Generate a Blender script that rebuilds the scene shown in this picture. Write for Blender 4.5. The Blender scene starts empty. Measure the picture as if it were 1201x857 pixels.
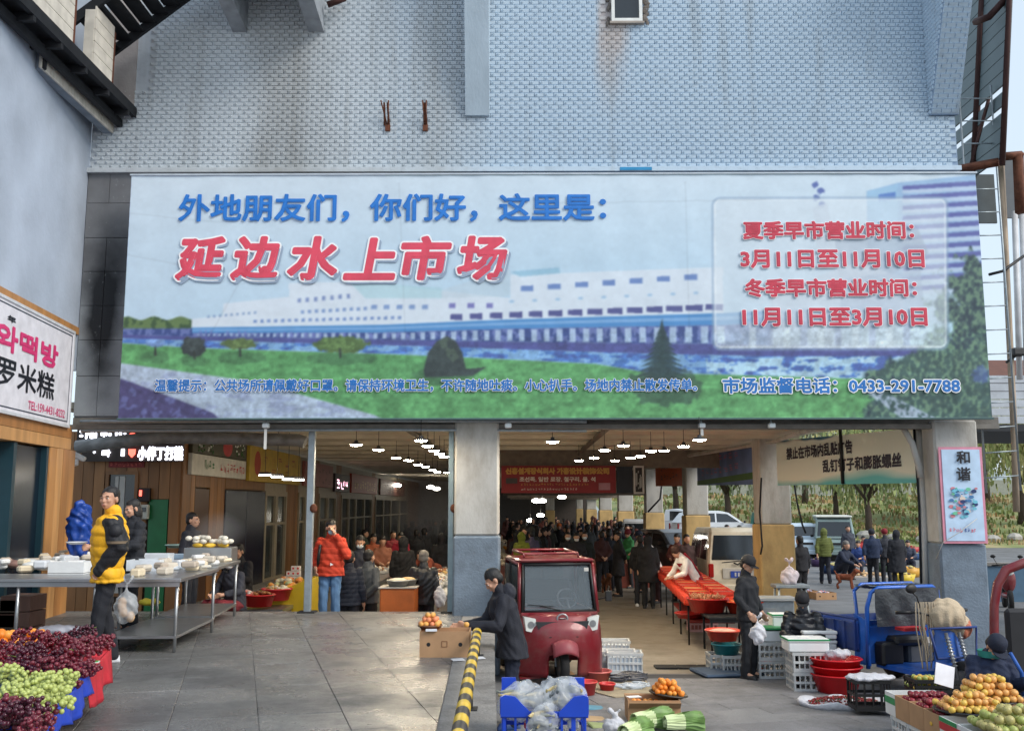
import bpy, math, random
import numpy as np
from mathutils import Vector, Matrix, Euler
random.seed(7); rng = np.random.default_rng(7)
scene = bpy.context.scene
col = scene.collection
PI = math.pi
R = math.radians
# ------------------------------------------------------------------ camera
F = 1150.0; CX = 600.5; CY = 428.5
PITCH = math.atan(163.5 / F); YAW = math.atan(9.5 / F)
CAMZ = 2.46
cam_d = bpy.data.cameras.new("camera"); cam = bpy.data.objects.new("camera", cam_d); col.objects.link(cam)
cam.location = (0, 0, CAMZ); cam.rotation_euler = (PI / 2 + PITCH, 0, YAW)
cam_d.sensor_width = 36; cam_d.lens = 36 * F / 1201; cam_d.clip_end = 3000
scene.camera = cam
# ------------------------------------------------------------------ world, sun, exposure
SUN_EL, SUN_AZ = R(38), R(124)      # azimuth from +Y clockwise: behind the camera, to the right
w = bpy.data.worlds.new("World"); scene.world = w; w.use_nodes = True
nt = w.node_tree; bgn = nt.nodes["Background"]
sky = nt.nodes.new("ShaderNodeTexSky"); sky.sky_type = 'NISHITA'; sky.sun_disc = False
sky.sun_elevation = SUN_EL; sky.sun_rotation = SUN_AZ; sky.air_density = 1.0; sky.dust_density = 1.5; sky.ozone_density = 1.0
smix = nt.nodes.new("ShaderNodeMix"); smix.data_type = 'RGBA'; smix.inputs[0].default_value = .72   # thin even cloud over the blue
smix.inputs[7].default_value = (5.0, 5.8, 6.5, 1); nt.links.new(sky.outputs[0], smix.inputs[6])
nt.links.new(smix.outputs[2], bgn.inputs[0]); bgn.inputs[1].default_value = 0.12
sd = bpy.data.lights.new("sun", 'SUN'); sun = bpy.data.objects.new("sun", sd); col.objects.link(sun)
sd.energy = 1.7; sd.angle = R(26); sd.color = (1, .95, .88)
sdir = Vector((math.sin(SUN_AZ) * math.cos(SUN_EL), math.cos(SUN_AZ) * math.cos(SUN_EL), math.sin(SUN_EL)))
sun.rotation_euler = sdir.to_track_quat('Z', 'Y').to_euler()
scene.view_settings.view_transform = 'Standard'; scene.view_settings.look = 'None'
scene.view_settings.exposure = 0.58; scene.view_settings.gamma = 1
scene.cycles.max_bounces = 6; scene.cycles.transparent_max_bounces = 12
scene.cycles.use_denoising = True

def ray(px, py):
 u = (px - CX) / F; v = (CY - py) / F
 y = math.cos(PITCH) - math.sin(PITCH) * v; z = math.sin(PITCH) + math.cos(PITCH) * v
 x = u
 return Vector((x * math.cos(YAW) - y * math.sin(YAW), x * math.sin(YAW) + y * math.cos(YAW), z))
def P(px, py, Y):
 d = ray(px, py); t = Y / d.y
 return Vector((d.x * t, Y, CAMZ + d.z * t))
def G(px, py, z=0.0):
 d = ray(px, py); t = (z - CAMZ) / d.z
 return Vector((d.x * t, d.y * t, z))

# ------------------------------------------------------------------ materials
MATS = {}
def srgb(r, g, b):
 f = lambda c: (c / 255 / 12.92) if c / 255 <= .04045 else ((c / 255 + .055) / 1.055) ** 2.4
 return (f(r), f(g), f(b))
def mat(name, c=(.5, .5, .5), rough=.6, metal=0., var=.12, vs=6., bump=0., bs=30., emit=None, es=1., alpha=None, trans=0., spec=None, stretch=(1, 1, 1), coat=0., fleck=0., dirt=0., dirtc=(.16, .14, .12), world=False):
 if name in MATS: return MATS[name]
 m = bpy.data.materials.new(name); m.use_nodes = True; MATS[name] = m
 n = m.node_tree.nodes; l = m.node_tree.links; b = n["Principled BSDF"]
 b.inputs["Roughness"].default_value = rough; b.inputs["Metallic"].default_value = metal
 if spec is not None: b.inputs["Specular IOR Level"].default_value = spec
 if trans: b.inputs["Transmission Weight"].default_value = trans
 if coat: b.inputs["Coat Weight"].default_value = coat
 if alpha is not None: b.inputs["Alpha"].default_value = alpha
 c = tuple(c[:3])
 tc = n.new("ShaderNodeTexCoord"); mp = n.new("ShaderNodeMapping"); mp.inputs["Scale"].default_value = stretch
 ge = n.new("ShaderNodeNewGeometry"); l.new(ge.outputs["Position"] if world else tc.outputs["Object"], mp.inputs["Vector"])
 nz = n.new("ShaderNodeTexNoise"); nz.inputs["Scale"].default_value = vs; nz.inputs["Detail"].default_value = 6
 l.new(mp.outputs[0], nz.inputs["Vector"])
 cr = n.new("ShaderNodeValToRGB"); e = cr.color_ramp.elements
 e[0].position = .3; e[1].position = .72
 e[0].color = (*[max(0, k * (1 - var)) for k in c], 1); e[1].color = (*[min(1, k * (1 + var)) for k in c], 1)
 l.new(nz.outputs["Fac"], cr.inputs[0]); l.new(cr.outputs[0], b.inputs["Base Color"])
 if fleck:
  fz = n.new("ShaderNodeTexNoise"); fz.inputs["Scale"].default_value = 75; fz.inputs["Detail"].default_value = 3; l.new(mp.outputs[0], fz.inputs["Vector"])
  fr = n.new("ShaderNodeMapRange"); l.new(fz.outputs["Fac"], fr.inputs[0]); fr.inputs[1].default_value = .35; fr.inputs[2].default_value = .68; fr.inputs[3].default_value = 1 - fleck; fr.inputs[4].default_value = 1 + fleck
  mx = n.new("ShaderNodeMix"); mx.data_type = 'RGBA'; mx.blend_type = 'MULTIPLY'; mx.inputs[0].default_value = 1; l.new(cr.outputs[0], mx.inputs[6]); l.new(fr.outputs[0], mx.inputs[7]); l.new(mx.outputs[2], b.inputs["Base Color"])
 if dirt:
  src = b.inputs["Base Color"].links[0].from_socket
  dz = n.new("ShaderNodeTexNoise"); dz.inputs["Scale"].default_value = vs * .9; dz.inputs["Detail"].default_value = 9; dz.inputs["Roughness"].default_value = .68; l.new(mp.outputs[0], dz.inputs["Vector"])
  dr = n.new("ShaderNodeMapRange"); l.new(dz.outputs["Fac"], dr.inputs[0]); dr.inputs[1].default_value = .46; dr.inputs[2].default_value = .66; dr.inputs[3].default_value = 0; dr.inputs[4].default_value = dirt
  dm = n.new("ShaderNodeMix"); dm.data_type = 'RGBA'; l.new(dr.outputs[0], dm.inputs[0]); l.new(src, dm.inputs[6]); dm.inputs[7].default_value = (*dirtc, 1); l.new(dm.outputs[2], b.inputs["Base Color"])
  ra = n.new("ShaderNodeMath"); ra.operation = 'MULTIPLY_ADD'; l.new(dr.outputs[0], ra.inputs[0]); ra.inputs[1].default_value = .5; ra.inputs[2].default_value = rough; l.new(ra.outputs[0], b.inputs["Roughness"])
 if bump:
  bz = n.new("ShaderNodeTexNoise"); bz.inputs["Scale"].default_value = bs; bz.inputs["Detail"].default_value = 5
  l.new(mp.outputs[0], bz.inputs["Vector"])
  bp = n.new("ShaderNodeBump"); bp.inputs["Strength"].default_value = bump; bp.inputs["Distance"].default_value = .02
  l.new(bz.outputs["Fac"], bp.inputs["Height"]); l.new(bp.outputs[0], b.inputs["Normal"])
 if emit:
  b.inputs["Emission Color"].default_value = (*emit, 1); b.inputs["Emission Strength"].default_value = es
 m.diffuse_color = (*c, 1)
 return m
def plain(r, g, b, rough=.6, **k):   # quick colour by its sRGB look
 nm = "paint_%d_%d_%d_%d_%s" % (r, g, b, int(rough * 100), "_".join("%s" % v for v in k.values()))
 return mat(nm, srgb(r, g, b), rough, **k)

# ------------------------------------------------------------------ objects
class MB:
 def __init__(s): s.v = []; s.f = []; s.m = []; s.sm = []
 def add(s, vs, fs, mi=0, smooth=False):
  o = len(s.v); s.v += [tuple(p) for p in vs]
  for f in fs: s.f.append(tuple(o + i for i in f)); s.m.append(mi); s.sm.append(smooth)
  return s
 def box(s, c, d, mi=0, rz=0, M=None, taper=1.0, bev=0.0):
  x, y, z = d[0] / 2, d[1] / 2, d[2] / 2
  if bev:
   vs = []; b = bev
   for sz in (-1, 1):
    for (ax, ay) in ((-1, -1), (1, -1), (1, 1), (-1, 1)):
     vs.append((ax * (x - b), ay * (y - b), sz * z))
   for zz in (-(z - b), z - b):
    for (ax, ay) in ((-1, -1), (1, -1), (1, 1), (-1, 1)):
     vs.append((ax * x, ay * (y - b), zz)); vs.append((ax * (x - b), ay * y, zz))
   import itertools
   bm = _hull(vs); vs, fs = bm
   tf = [Vector(v) for v in vs]
  else:
   tf = [Vector((sx * x * (taper if sz > 0 else 1), sy * y * (taper if sz > 0 else 1), sz * z)) for sz in (-1, 1) for (sx, sy) in ((-1, -1), (1, -1), (1, 1), (-1, 1))]
   fs = [(3, 2, 1, 0), (4, 5, 6, 7), (0, 1, 5, 4), (1, 2, 6, 5), (2, 3, 7, 6), (3, 0, 4, 7)]
  rot = Matrix.Rotation(rz, 4, 'Z') if M is None else M
  return s.add([rot @ v + Vector(c) for v in tf], fs, mi)
 def tube(s, pts, r, seg=8, mi=0, caps=True, smooth=True):
  pts = [Vector(p) for p in pts]; n = len(pts)
  if not isinstance(r, (list, tuple)): r = [r] * n
  vs = []; fs = []; prev = None
  for i, p in enumerate(pts):
   t = (pts[min(i + 1, n - 1)] - pts[max(i - 1, 0)]).normalized()
   if prev is None:
    a = Vector((0, 0, 1)) if abs(t.z) < .9 else Vector((1, 0, 0))
    u = t.cross(a).normalized()
   else:
    u = (prev - t * prev.dot(t)).normalized()
   prev = u; w_ = t.cross(u)
   for k in range(seg):
    an = 2 * PI * k / seg
    vs.append(p + (u * math.cos(an) + w_ * math.sin(an)) * r[i])
  for i in range(n - 1):
   for k in range(seg):
    k2 = (k + 1) % seg
    fs.append((i * seg + k, i * seg + k2, (i + 1) * seg + k2, (i + 1) * seg + k))
  s.add(vs, fs, mi, smooth)
  if caps:
   o = len(s.v) - len(vs)
   s.f.append(tuple(o + k for k in reversed(range(seg)))); s.m.append(mi); s.sm.append(False)
   s.f.append(tuple(o + (n - 1) * seg + k for k in range(seg))); s.m.append(mi); s.sm.append(False)
  return s
 def ell(s, c, r, mi=0, seg=12, rings=8, M=None, smooth=True):
  if not isinstance(r, (list, tuple)): r = (r, r, r)
  vs = []; fs = []
  for i in range(1, rings):
   th = PI * i / rings
   for k in range(seg):
    an = 2 * PI * k / seg
    vs.append(Vector((r[0] * math.sin(th) * math.cos(an), r[1] * math.sin(th) * math.sin(an), r[2] * math.cos(th))))
  top = len(vs); vs.append(Vector((0, 0, r[2]))); bot = len(vs); vs.append(Vector((0, 0, -r[2])))
  for i in range(rings - 2):
   for k in range(seg):
    k2 = (k + 1) % seg
    fs.append((i * seg + k, (i + 1) * seg + k, (i + 1) * seg + k2, i * seg + k2))
  for k in range(seg):
   k2 = (k + 1) % seg
   fs.append((top, k, k2)); fs.append((bot, (rings - 2) * seg + k2, (rings - 2) * seg + k))
  c = Vector(c)
  return s.add([(M @ v if M else v) + c for v in vs], fs, mi, smooth)
 def lathe(s, c, prof, seg=20, mi=0, smooth=True, sx=1, sy=1, M=None):
  vs = []; fs = []; n = len(prof); c = Vector(c)
  for (r, z) in prof:
   for k in range(seg):
    an = 2 * PI * k / seg; v = Vector((r * math.cos(an) * sx, r * math.sin(an) * sy, z))
    vs.append((M @ v if M else v) + c)
  for i in range(n - 1):
   for k in range(seg):
    k2 = (k + 1) % seg
    fs.append((i * seg + k, i * seg + k2, (i + 1) * seg + k2, (i + 1) * seg + k))
  return s.add(vs, fs, mi, smooth)
 def prism(s, poly, a, b, axis='X', mi=0):
  """poly: 2D points, extruded between a and b along axis"""
  def mk(p, t):
   if axis == 'X': return (t, p[0], p[1])
   if axis == 'Y': return (p[0], t, p[1])
   return (p[0], p[1], t)
  n = len(poly)
  vs = [mk(p, a) for p in poly] + [mk(p, b) for p in poly]
  fs = [tuple(range(n)), tuple(reversed(range(n, 2 * n)))] + [(i, n + i, n + (i + 1) % n, (i + 1) % n) for i in range(n)]
  return s.add(vs, fs, mi)
 def quad(s, a, b, c, d, mi=0, smooth=False): return s.add([a, b, c, d], [(0, 1, 2, 3)], mi, smooth)
 def grid(s, fn, nu, nv, mi=0, smooth=True):
  vs = [fn(i / nu, j / nv) for j in range(nv + 1) for i in range(nu + 1)]
  fs = [(j * (nu + 1) + i, j * (nu + 1) + i + 1, (j + 1) * (nu + 1) + i + 1, (j + 1) * (nu + 1) + i) for j in range(nv) for i in range(nu)]
  return s.add(vs, fs, mi, smooth)
 def mesh(s, name, mats):
  me = bpy.data.meshes.new(name); me.from_pydata(s.v, [], s.f)
  for m in (mats if isinstance(mats, (list, tuple)) else [mats]): me.materials.append(m)
  me.polygons.foreach_set("material_index", s.m); me.polygons.foreach_set("use_smooth", s.sm)
  me.update()
  return me
 def build(s, name, mats, parent=None, loc=None, rz=0, fixn=True, closed=True):
  me = s.mesh(name, mats)
  if fixn and len(s.f) < 20000: fix_normals(me)
  o = bpy.data.objects.new(name, me); col.objects.link(o)
  if loc is not None: o.location = loc
  o.rotation_euler.z = rz
  if parent is not None: o.parent = parent
  return o
def fix_normals(me):
 import bmesh
 bm = bmesh.new(); bm.from_mesh(me); bmesh.ops.recalc_face_normals(bm, faces=bm.faces); bm.to_mesh(me); bm.free()
def _hull(vs):
 import bmesh
 bm = bmesh.new()
 for v in vs: bm.verts.new(v)
 r = bmesh.ops.convex_hull(bm, input=bm.verts)
 bmesh.ops.dissolve_limit(bm, angle_limit=.01, verts=bm.verts, edges=bm.edges)
 bm.verts.index_update()
 out = [v.co.copy() for v in bm.verts], [tuple(v.index for v in f.verts) for f in bm.faces]
 bm.free(); return out
def tag(o, label=None, cat=None, group=None, kind=None):
 if label: o["label"] = label
 if cat: o["category"] = cat
 if group: o["group"] = group
 if kind: o["kind"] = kind
 return o
def thing(name, label, cat, loc=(0, 0, 0), rz=0, group=None):
 o = bpy.data.objects.new(name, None); o.empty_display_size = .2; col.objects.link(o)
 o.location = loc; o.rotation_euler = (0, 0, rz)
 return tag(o, label, cat, group)
def inst(me, name, parent=None, loc=(0, 0, 0), rot=(0, 0, 0), sc=None):
 o = bpy.data.objects.new(name, me); col.objects.link(o); o.location = loc; o.rotation_euler = rot
 if sc is not None: o.scale = sc if isinstance(sc, (list, tuple)) else (sc, sc, sc)
 if parent is not None: o.parent = parent
 return o
def copy_tree(o, parent=None):
 c = o.copy(); col.objects.link(c); c.parent = parent
 for ch in list(o.children): copy_tree(ch, c)
 return c
def eval_mesh(obj):
 dg = bpy.context.evaluated_depsgraph_get(); dg.update()
 return bpy.data.meshes.new_from_object(obj.evaluated_get(dg))
TXT = {}
def text_mesh(body, shear=0.0):
 k = (body, shear)
 if k in TXT: return TXT[k]
 c = bpy.data.curves.new('t', 'FONT'); c.body = body; c.shear = shear; c.resolution_u = 2; c.align_x = 'LEFT'
 o = bpy.data.objects.new('t', c); col.objects.link(o)
 me = eval_mesh(o); bpy.data.objects.remove(o); bpy.data.curves.remove(c)
 n = len(me.vertices); a = np.empty(n * 3); me.vertices.foreach_get("co", a); a = a.reshape(-1, 3)
 mn = a.min(0); mx = a.max(0); a -= mn; s = np.maximum(mx - mn, 1e-6); s[2] = 1; a /= s
 polys = [tuple(p.vertices) for p in me.polygons]
 # outline edges: welded by position, used by one face only
 key = {}; wi = []
 for p in a: wi.append(key.setdefault((round(p[0], 6), round(p[1], 6)), len(key)))
 cnt = {}
 for p in polys:
  for i in range(len(p)):
   e = (p[i], p[(i + 1) % len(p)]); kk = tuple(sorted((wi[e[0]], wi[e[1]]))); cnt.setdefault(kk, []).append(e)
 ed = [v[0] for v in cnt.values() if len(v) == 1]
 TXT[k] = (a, polys, ed); bpy.data.meshes.remove(me)
 return TXT[k]
def text_on(name, body, O, U, V, w_, h_, material, parent, bold=0.0, lift=.003, shear=0., sub=.0006):
 """flat lettering: lower-left corner O, unit axes U (right) V (up); fills w_ by h_; bold = stroke half width in metres"""
 a, polys, ed = text_mesh(body, shear)
 O, U, V = Vector(O), Vector(U).normalized(), Vector(V).normalized(); N = U.cross(V)
 q = a[:, :2] * np.array([w_, h_]); vs = []; fs = []
 for j_, p_ in enumerate(polys):            # every facet on its own level, so overlapping contours never coincide
  o = len(vs); vs += [[q[i][0], q[i][1], lift + (j_ % 60) * .00005] for i in p_]; fs.append(tuple(range(o, o + len(p_))))
 if bold > 0:
  for k_, e in enumerate(ed):
   p, r_ = q[e[0]], q[e[1]]; d = r_ - p; L = math.hypot(*d)
   if L < 1e-6: continue
   d = d / L * bold; n_ = np.array([-d[1], d[0]]); o = len(vs); c_ = .6
   for pt in (p - n_ * c_ - d * .8, p - d, p + n_ * c_ - d * .8, p + n_, r_ + n_, r_ + n_ * c_ + d * .8, r_ + d, r_ - n_ * c_ + d * .8, r_ - n_, p - n_):
    vs.append((pt[0], pt[1], lift - sub - (k_ % 37) * .00006))
   fs.append((o, o + 9, o + 8, o + 7, o + 6, o + 5, o + 4, o + 3, o + 2, o + 1))
 Mx = np.array([list(U), list(V), list(N)]); An = np.array(vs) @ Mx + np.array(O)
 me = bpy.data.meshes.new(name); me.from_pydata(An.tolist(), [], fs); me.materials.append(material); me.update()
 o = bpy.data.objects.new(name, me); col.objects.link(o)
 if parent: o.parent = parent
 return o
# ================================================================== SETTING
def wb(mb, name, mats, parent=None, fixn=True):          # geometry given in world coordinates
 o = mb.build(name, mats, parent, fixn=fixn)
 if parent is not None: o.location = -Vector(parent.location)
 return o
def wtext(name, body, O, U, V, w_, h_, m, parent, **k):
 o = text_on(name, body, O, U, V, w_, h_, m, parent, **k)
 if parent is not None: o.location = -Vector(parent.location)
 return o
FY = 14.9          # facade plane
PZ = 0.86          # platform height
RT = R(15.8)       # the paving runs turned by this much
ax_v = Vector((-math.sin(RT), math.cos(RT), 0)); ax_u = Vector((math.cos(RT), math.sin(RT), 0))

asphalt = mat("road_concrete", srgb(116, 116, 117), .7, var=.2, vs=.9, bump=.3, bs=25, fleck=.15, dirt=.5, dirtc=srgb(82, 80, 78), world=True)
concrete = mat("kerb_concrete", srgb(140, 137, 133), .8, var=.18, vs=3, bump=.5, bs=30, fleck=.15, dirt=.5, dirtc=srgb(92, 88, 84))
market_floor = mat("market_floor_concrete", srgb(132, 124, 112), .5, var=.2, vs=.8, bump=.2, bs=12, dirt=.5, dirtc=srgb(86, 78, 68), world=True)
tilem = [mat("granite_tile_%s" % n, srgb(*c), .25, var=.26, vs=1.1, bump=.2, bs=60, fleck=.34, dirt=.75, dirtc=srgb(70, 69, 68), world=True) for n, c in
         (("mid", (116, 116, 115)), ("pale", (122, 122, 120)), ("dark", (110, 110, 110)))]
joint = mat("dark_joint", srgb(58, 58, 60), .9)
white_paint = mat("old_white_paint", srgb(188, 186, 180), .7, var=.1, vs=2.2, bump=.3, bs=30, stretch=(1, 1, .45), dirt=.5, dirtc=srgb(132, 122, 108))
grey_paint = mat("blue_grey_paint", srgb(116, 130, 144), .65, var=.13, vs=2.6, bump=.4, bs=30, dirt=.45, dirtc=srgb(84, 90, 96))
yellow_paint = mat("ochre_paint", srgb(204, 172, 116), .7, var=.14, vs=2, bump=.2, bs=20, stretch=(1, 1, .5), dirt=.5, dirtc=srgb(140, 116, 84))
steel = mat("stainless_steel", srgb(176, 178, 180), .32, .85, var=.08, vs=5)
galv = mat("galvanised_steel", srgb(160, 170, 176), .45, .6, var=.15, vs=12)
dark_steel = mat("blackened_steel", srgb(34, 36, 40), .7, .3, var=.3, vs=6)
rust = mat("rusty_steel", srgb(104, 62, 44), .85, .2, var=.35, vs=14, bump=.3)
brown_steel = mat("brown_steel", srgb(70, 42, 38), .7, .3, var=.2)
black = mat("black_plastic", srgb(24, 24, 26), .5, var=.1)
def wood(name, r, g, b, v=.22): return mat(name, srgb(r, g, b), .5, var=v, vs=7, stretch=(1, 1, .12), bump=.12, bs=20)
pine = [wood("pine_boards_a", 178, 128, 76), wood("pine_boards_b", 164, 114, 66), wood("pine_boards_c", 190, 142, 90)]
shop_pine = [wood("varnished_pine_a", 132, 90, 50), wood("varnished_pine_b", 120, 82, 44), wood("varnished_pine_c", 140, 98, 56)]
glassd = mat("dark_glass", srgb(30, 36, 42), .08, var=.05, spec=.8)
glassp = mat("pale_glass", srgb(110, 122, 126), .1, var=.2, vs=1, spec=.6)

def clip(poly_, n_, d):      # keep n.p <= d
 out = []
 for i in range(len(poly_)):
  p, q = poly_[i], poly_[(i + 1) % len(poly_)]; sp, sq = n_[0] * p[0] + n_[1] * p[1] - d, n_[0] * q[0] + n_[1] * q[1] - d
  if sp <= 0: out.append(p)
  if sp * sq < 0: t = sp / (sp - sq); out.append((p[0] + (q[0] - p[0]) * t, p[1] + (q[1] - p[1]) * t))
 return out
def cut_piece(c, a, b_, planes, z0, z1, name, m, parent):
 pl = [tuple((c + ax_u * (sx * a / 2) + ax_v * (sy * b_ / 2)).xy) for sx, sy in ((-1, -1), (1, -1), (1, 1), (-1, 1))]
 for n_, d in planes:
  pl = clip(pl, n_, d)
  if len(pl) < 3: return
 if abs(sum(pl[i - 1][0] * pl[i][1] - pl[i][0] * pl[i - 1][1] for i in range(len(pl)))) / 2 < .004: return
 MB().prism(pl, z0, z1, 'Z').build(name, m, parent)
# ground ------------------------------------------------------------
mb = MB(); mb.quad((-400, -40, 0), (400, -40, 0), (400, 900, 0), (-400, 900, 0))
ground = mb.build("ground", asphalt); tag(ground, kind="structure")
mb = MB(); mb.quad((-6.6, 14.95, .004), (5.1, 14.95, .004), (5.1, 85, .004), (-6.6, 85, .004))
mf = mb.build("market_floor", market_floor); tag(mf, kind="structure")
# forecourt pavers: long slabs laid as rows, each a piece of the ground
forecourt = MB().quad((-.05, -5, .002), (12, -5, .002), (12, 14.9, .002), (-.05, 14.9, .002)).build("forecourt", joint)
tag(forecourt, kind="structure")
pav_m = [mat("paver_%d" % i, srgb(*c), .6, var=.2, vs=1.4, bump=.25, bs=40, fleck=.18, dirt=.6, dirtc=srgb(84, 82, 80), world=True) for i, c in enumerate([(122, 122, 125), (118, 118, 121), (125, 125, 127), (115, 115, 118)])]
pm = [MB().box((0, 0, 0), (.717, .357, .03), bev=.003).mesh("paving_slab", m) for m in pav_m]
for m in pm: fix_normals(m)
n = 0; cells = []
for i in range(-30, 40):
 for j in range(-6, 60):
  c = Vector((2, 9, 0)) + ax_u * ((i + .5 * (j % 2)) * .72) + ax_v * (j * .36)
  if c.x < -.5 or c.y > 15 or c.x > 12 or c.y < 8: continue
  px = 610 + c.x / c.y * F; py = 592 + 2829 / c.y
  if px > 1215 or py > 880: continue
  if c.x < .4 or c.y > 14.3:
   if c.x > -.38 and c.y < 14.7: cut_piece(c, .717, .357, [((-1, 0), .04), ((0, 1), 14.48)], -.02, .017, "paving_slab", random.choice(pav_m), forecourt)
   continue
  cells.append((c.y, c))
cells.sort(key=lambda t: t[0])
for k, (_, c) in enumerate(cells[:300]):
 inst(random.choice(pm), "paving_slab", forecourt, (c.x, c.y, .003 + random.uniform(-.002, .002)), (random.uniform(-.0015, .0015), random.uniform(-.0015, .0015), RT))
if len(cells) > 300:
 mb = MB()
 for _, c in cells[300:]: mb.box((c.x, c.y, .003), (.712, .352, .03), rz=RT)
 o = mb.build("far_paving_slabs", pav_m[1], forecourt); tag(o, kind="stuff")
print("pavers", len(cells))
# platform ----------------------------------------------------------
EX = -.27
pe1, pe2 = G(577, 730, PZ), G(581, 857, PZ)
edge_far = Vector((pe1.x, 15.25, 0)); edge_near = Vector((pe2.x + (pe2.x - pe1.x) * 1.5, 0, 0))
mb = MB(); mb.prism([(-12, -3), (edge_near.x, -3), (edge_near.x, 2), (pe2.x, pe2.y), (edge_far.x, 15.25), (-12, 15.25)], 0, PZ - .012, 'Z')
platform = mb.build("platform", concrete); tag(platform, kind="structure")
mb = MB(); kx = .42
for (a, b, mi) in ((3.0, 4.6, 0), (4.606, 6.4, 0), (6.406, 8.3, 0), (8.306, 10.3, 0), (10.306, 12.4, 0), (12.406, 14.6, 0)):
 t = lambda y: pe2.x + (pe1.x - pe2.x) * (y - pe2.y) / (pe1.y - pe2.y)
 k = MB(); k.prism([(t(a) - kx, a), (t(a) + .012, a), (t(b) + .012, b), (t(b) - kx, b)], PZ - .16, PZ + .004, 'Z')
 k.build("kerbstone", concrete, platform)
tms = [MB().box((0, 0, 0), (.634, .634, .024), bev=.003).mesh("paving_tile", m) for m in tilem]
for m in tms: fix_normals(m)
org = G(304, 857, PZ); tl = []
for i in range(-16, 16):
 for j in range(-12, 22):
  c = org + ax_u * ((i + .5) * .64) + ax_v * ((j + .3) * .64)
  te = pe2.x + (pe1.x - pe2.x) * (c.y - pe2.y) / (pe1.y - pe2.y)
  if c.x > te - kx + .45 or c.y > 15.6 or c.y < 4.5: continue
  if c.x > te - kx - .45 or c.y > 14.8:
   sl = (pe1.x - pe2.x) / (pe1.y - pe2.y)
   cut_piece(c, .634, .634, [((1, -sl), pe2.x - kx - .006 - sl * pe2.y), ((0, 1), 15.24)], PZ - .03, PZ + .002, "paving_tile", random.choice(tilem), platform); continue
  if 610 + c.x / c.y * F < -60: continue
  tl.append(c)
print("tiles", len(tl))
for c in tl[:300]:
 inst(random.choice(tms), "paving_tile", platform, (c.x, c.y, PZ - .01 + random.uniform(-.0015, .0015)), (random.uniform(-.002, .002), random.uniform(-.002, .002), RT))
# sheet of cut tile under the whole ones so that the ragged edge is filled
MB().quad((-11.9, 2, PZ - .006), (pe2.x - kx, 2, PZ - .006), (pe1.x - kx, 15.24, PZ - .006), (-11.9, 15.24, PZ - .006)).build("mortar_bed", mat("grey_mortar", srgb(86, 86, 88), .8, var=.25, vs=4, bump=.3), platform)

# ------------------------------------------------------------------ market building
bld = thing("market_building", "pale blue tiled market hall with open ground floor behind the big sign", "building", (0, FY, 0))
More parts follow.
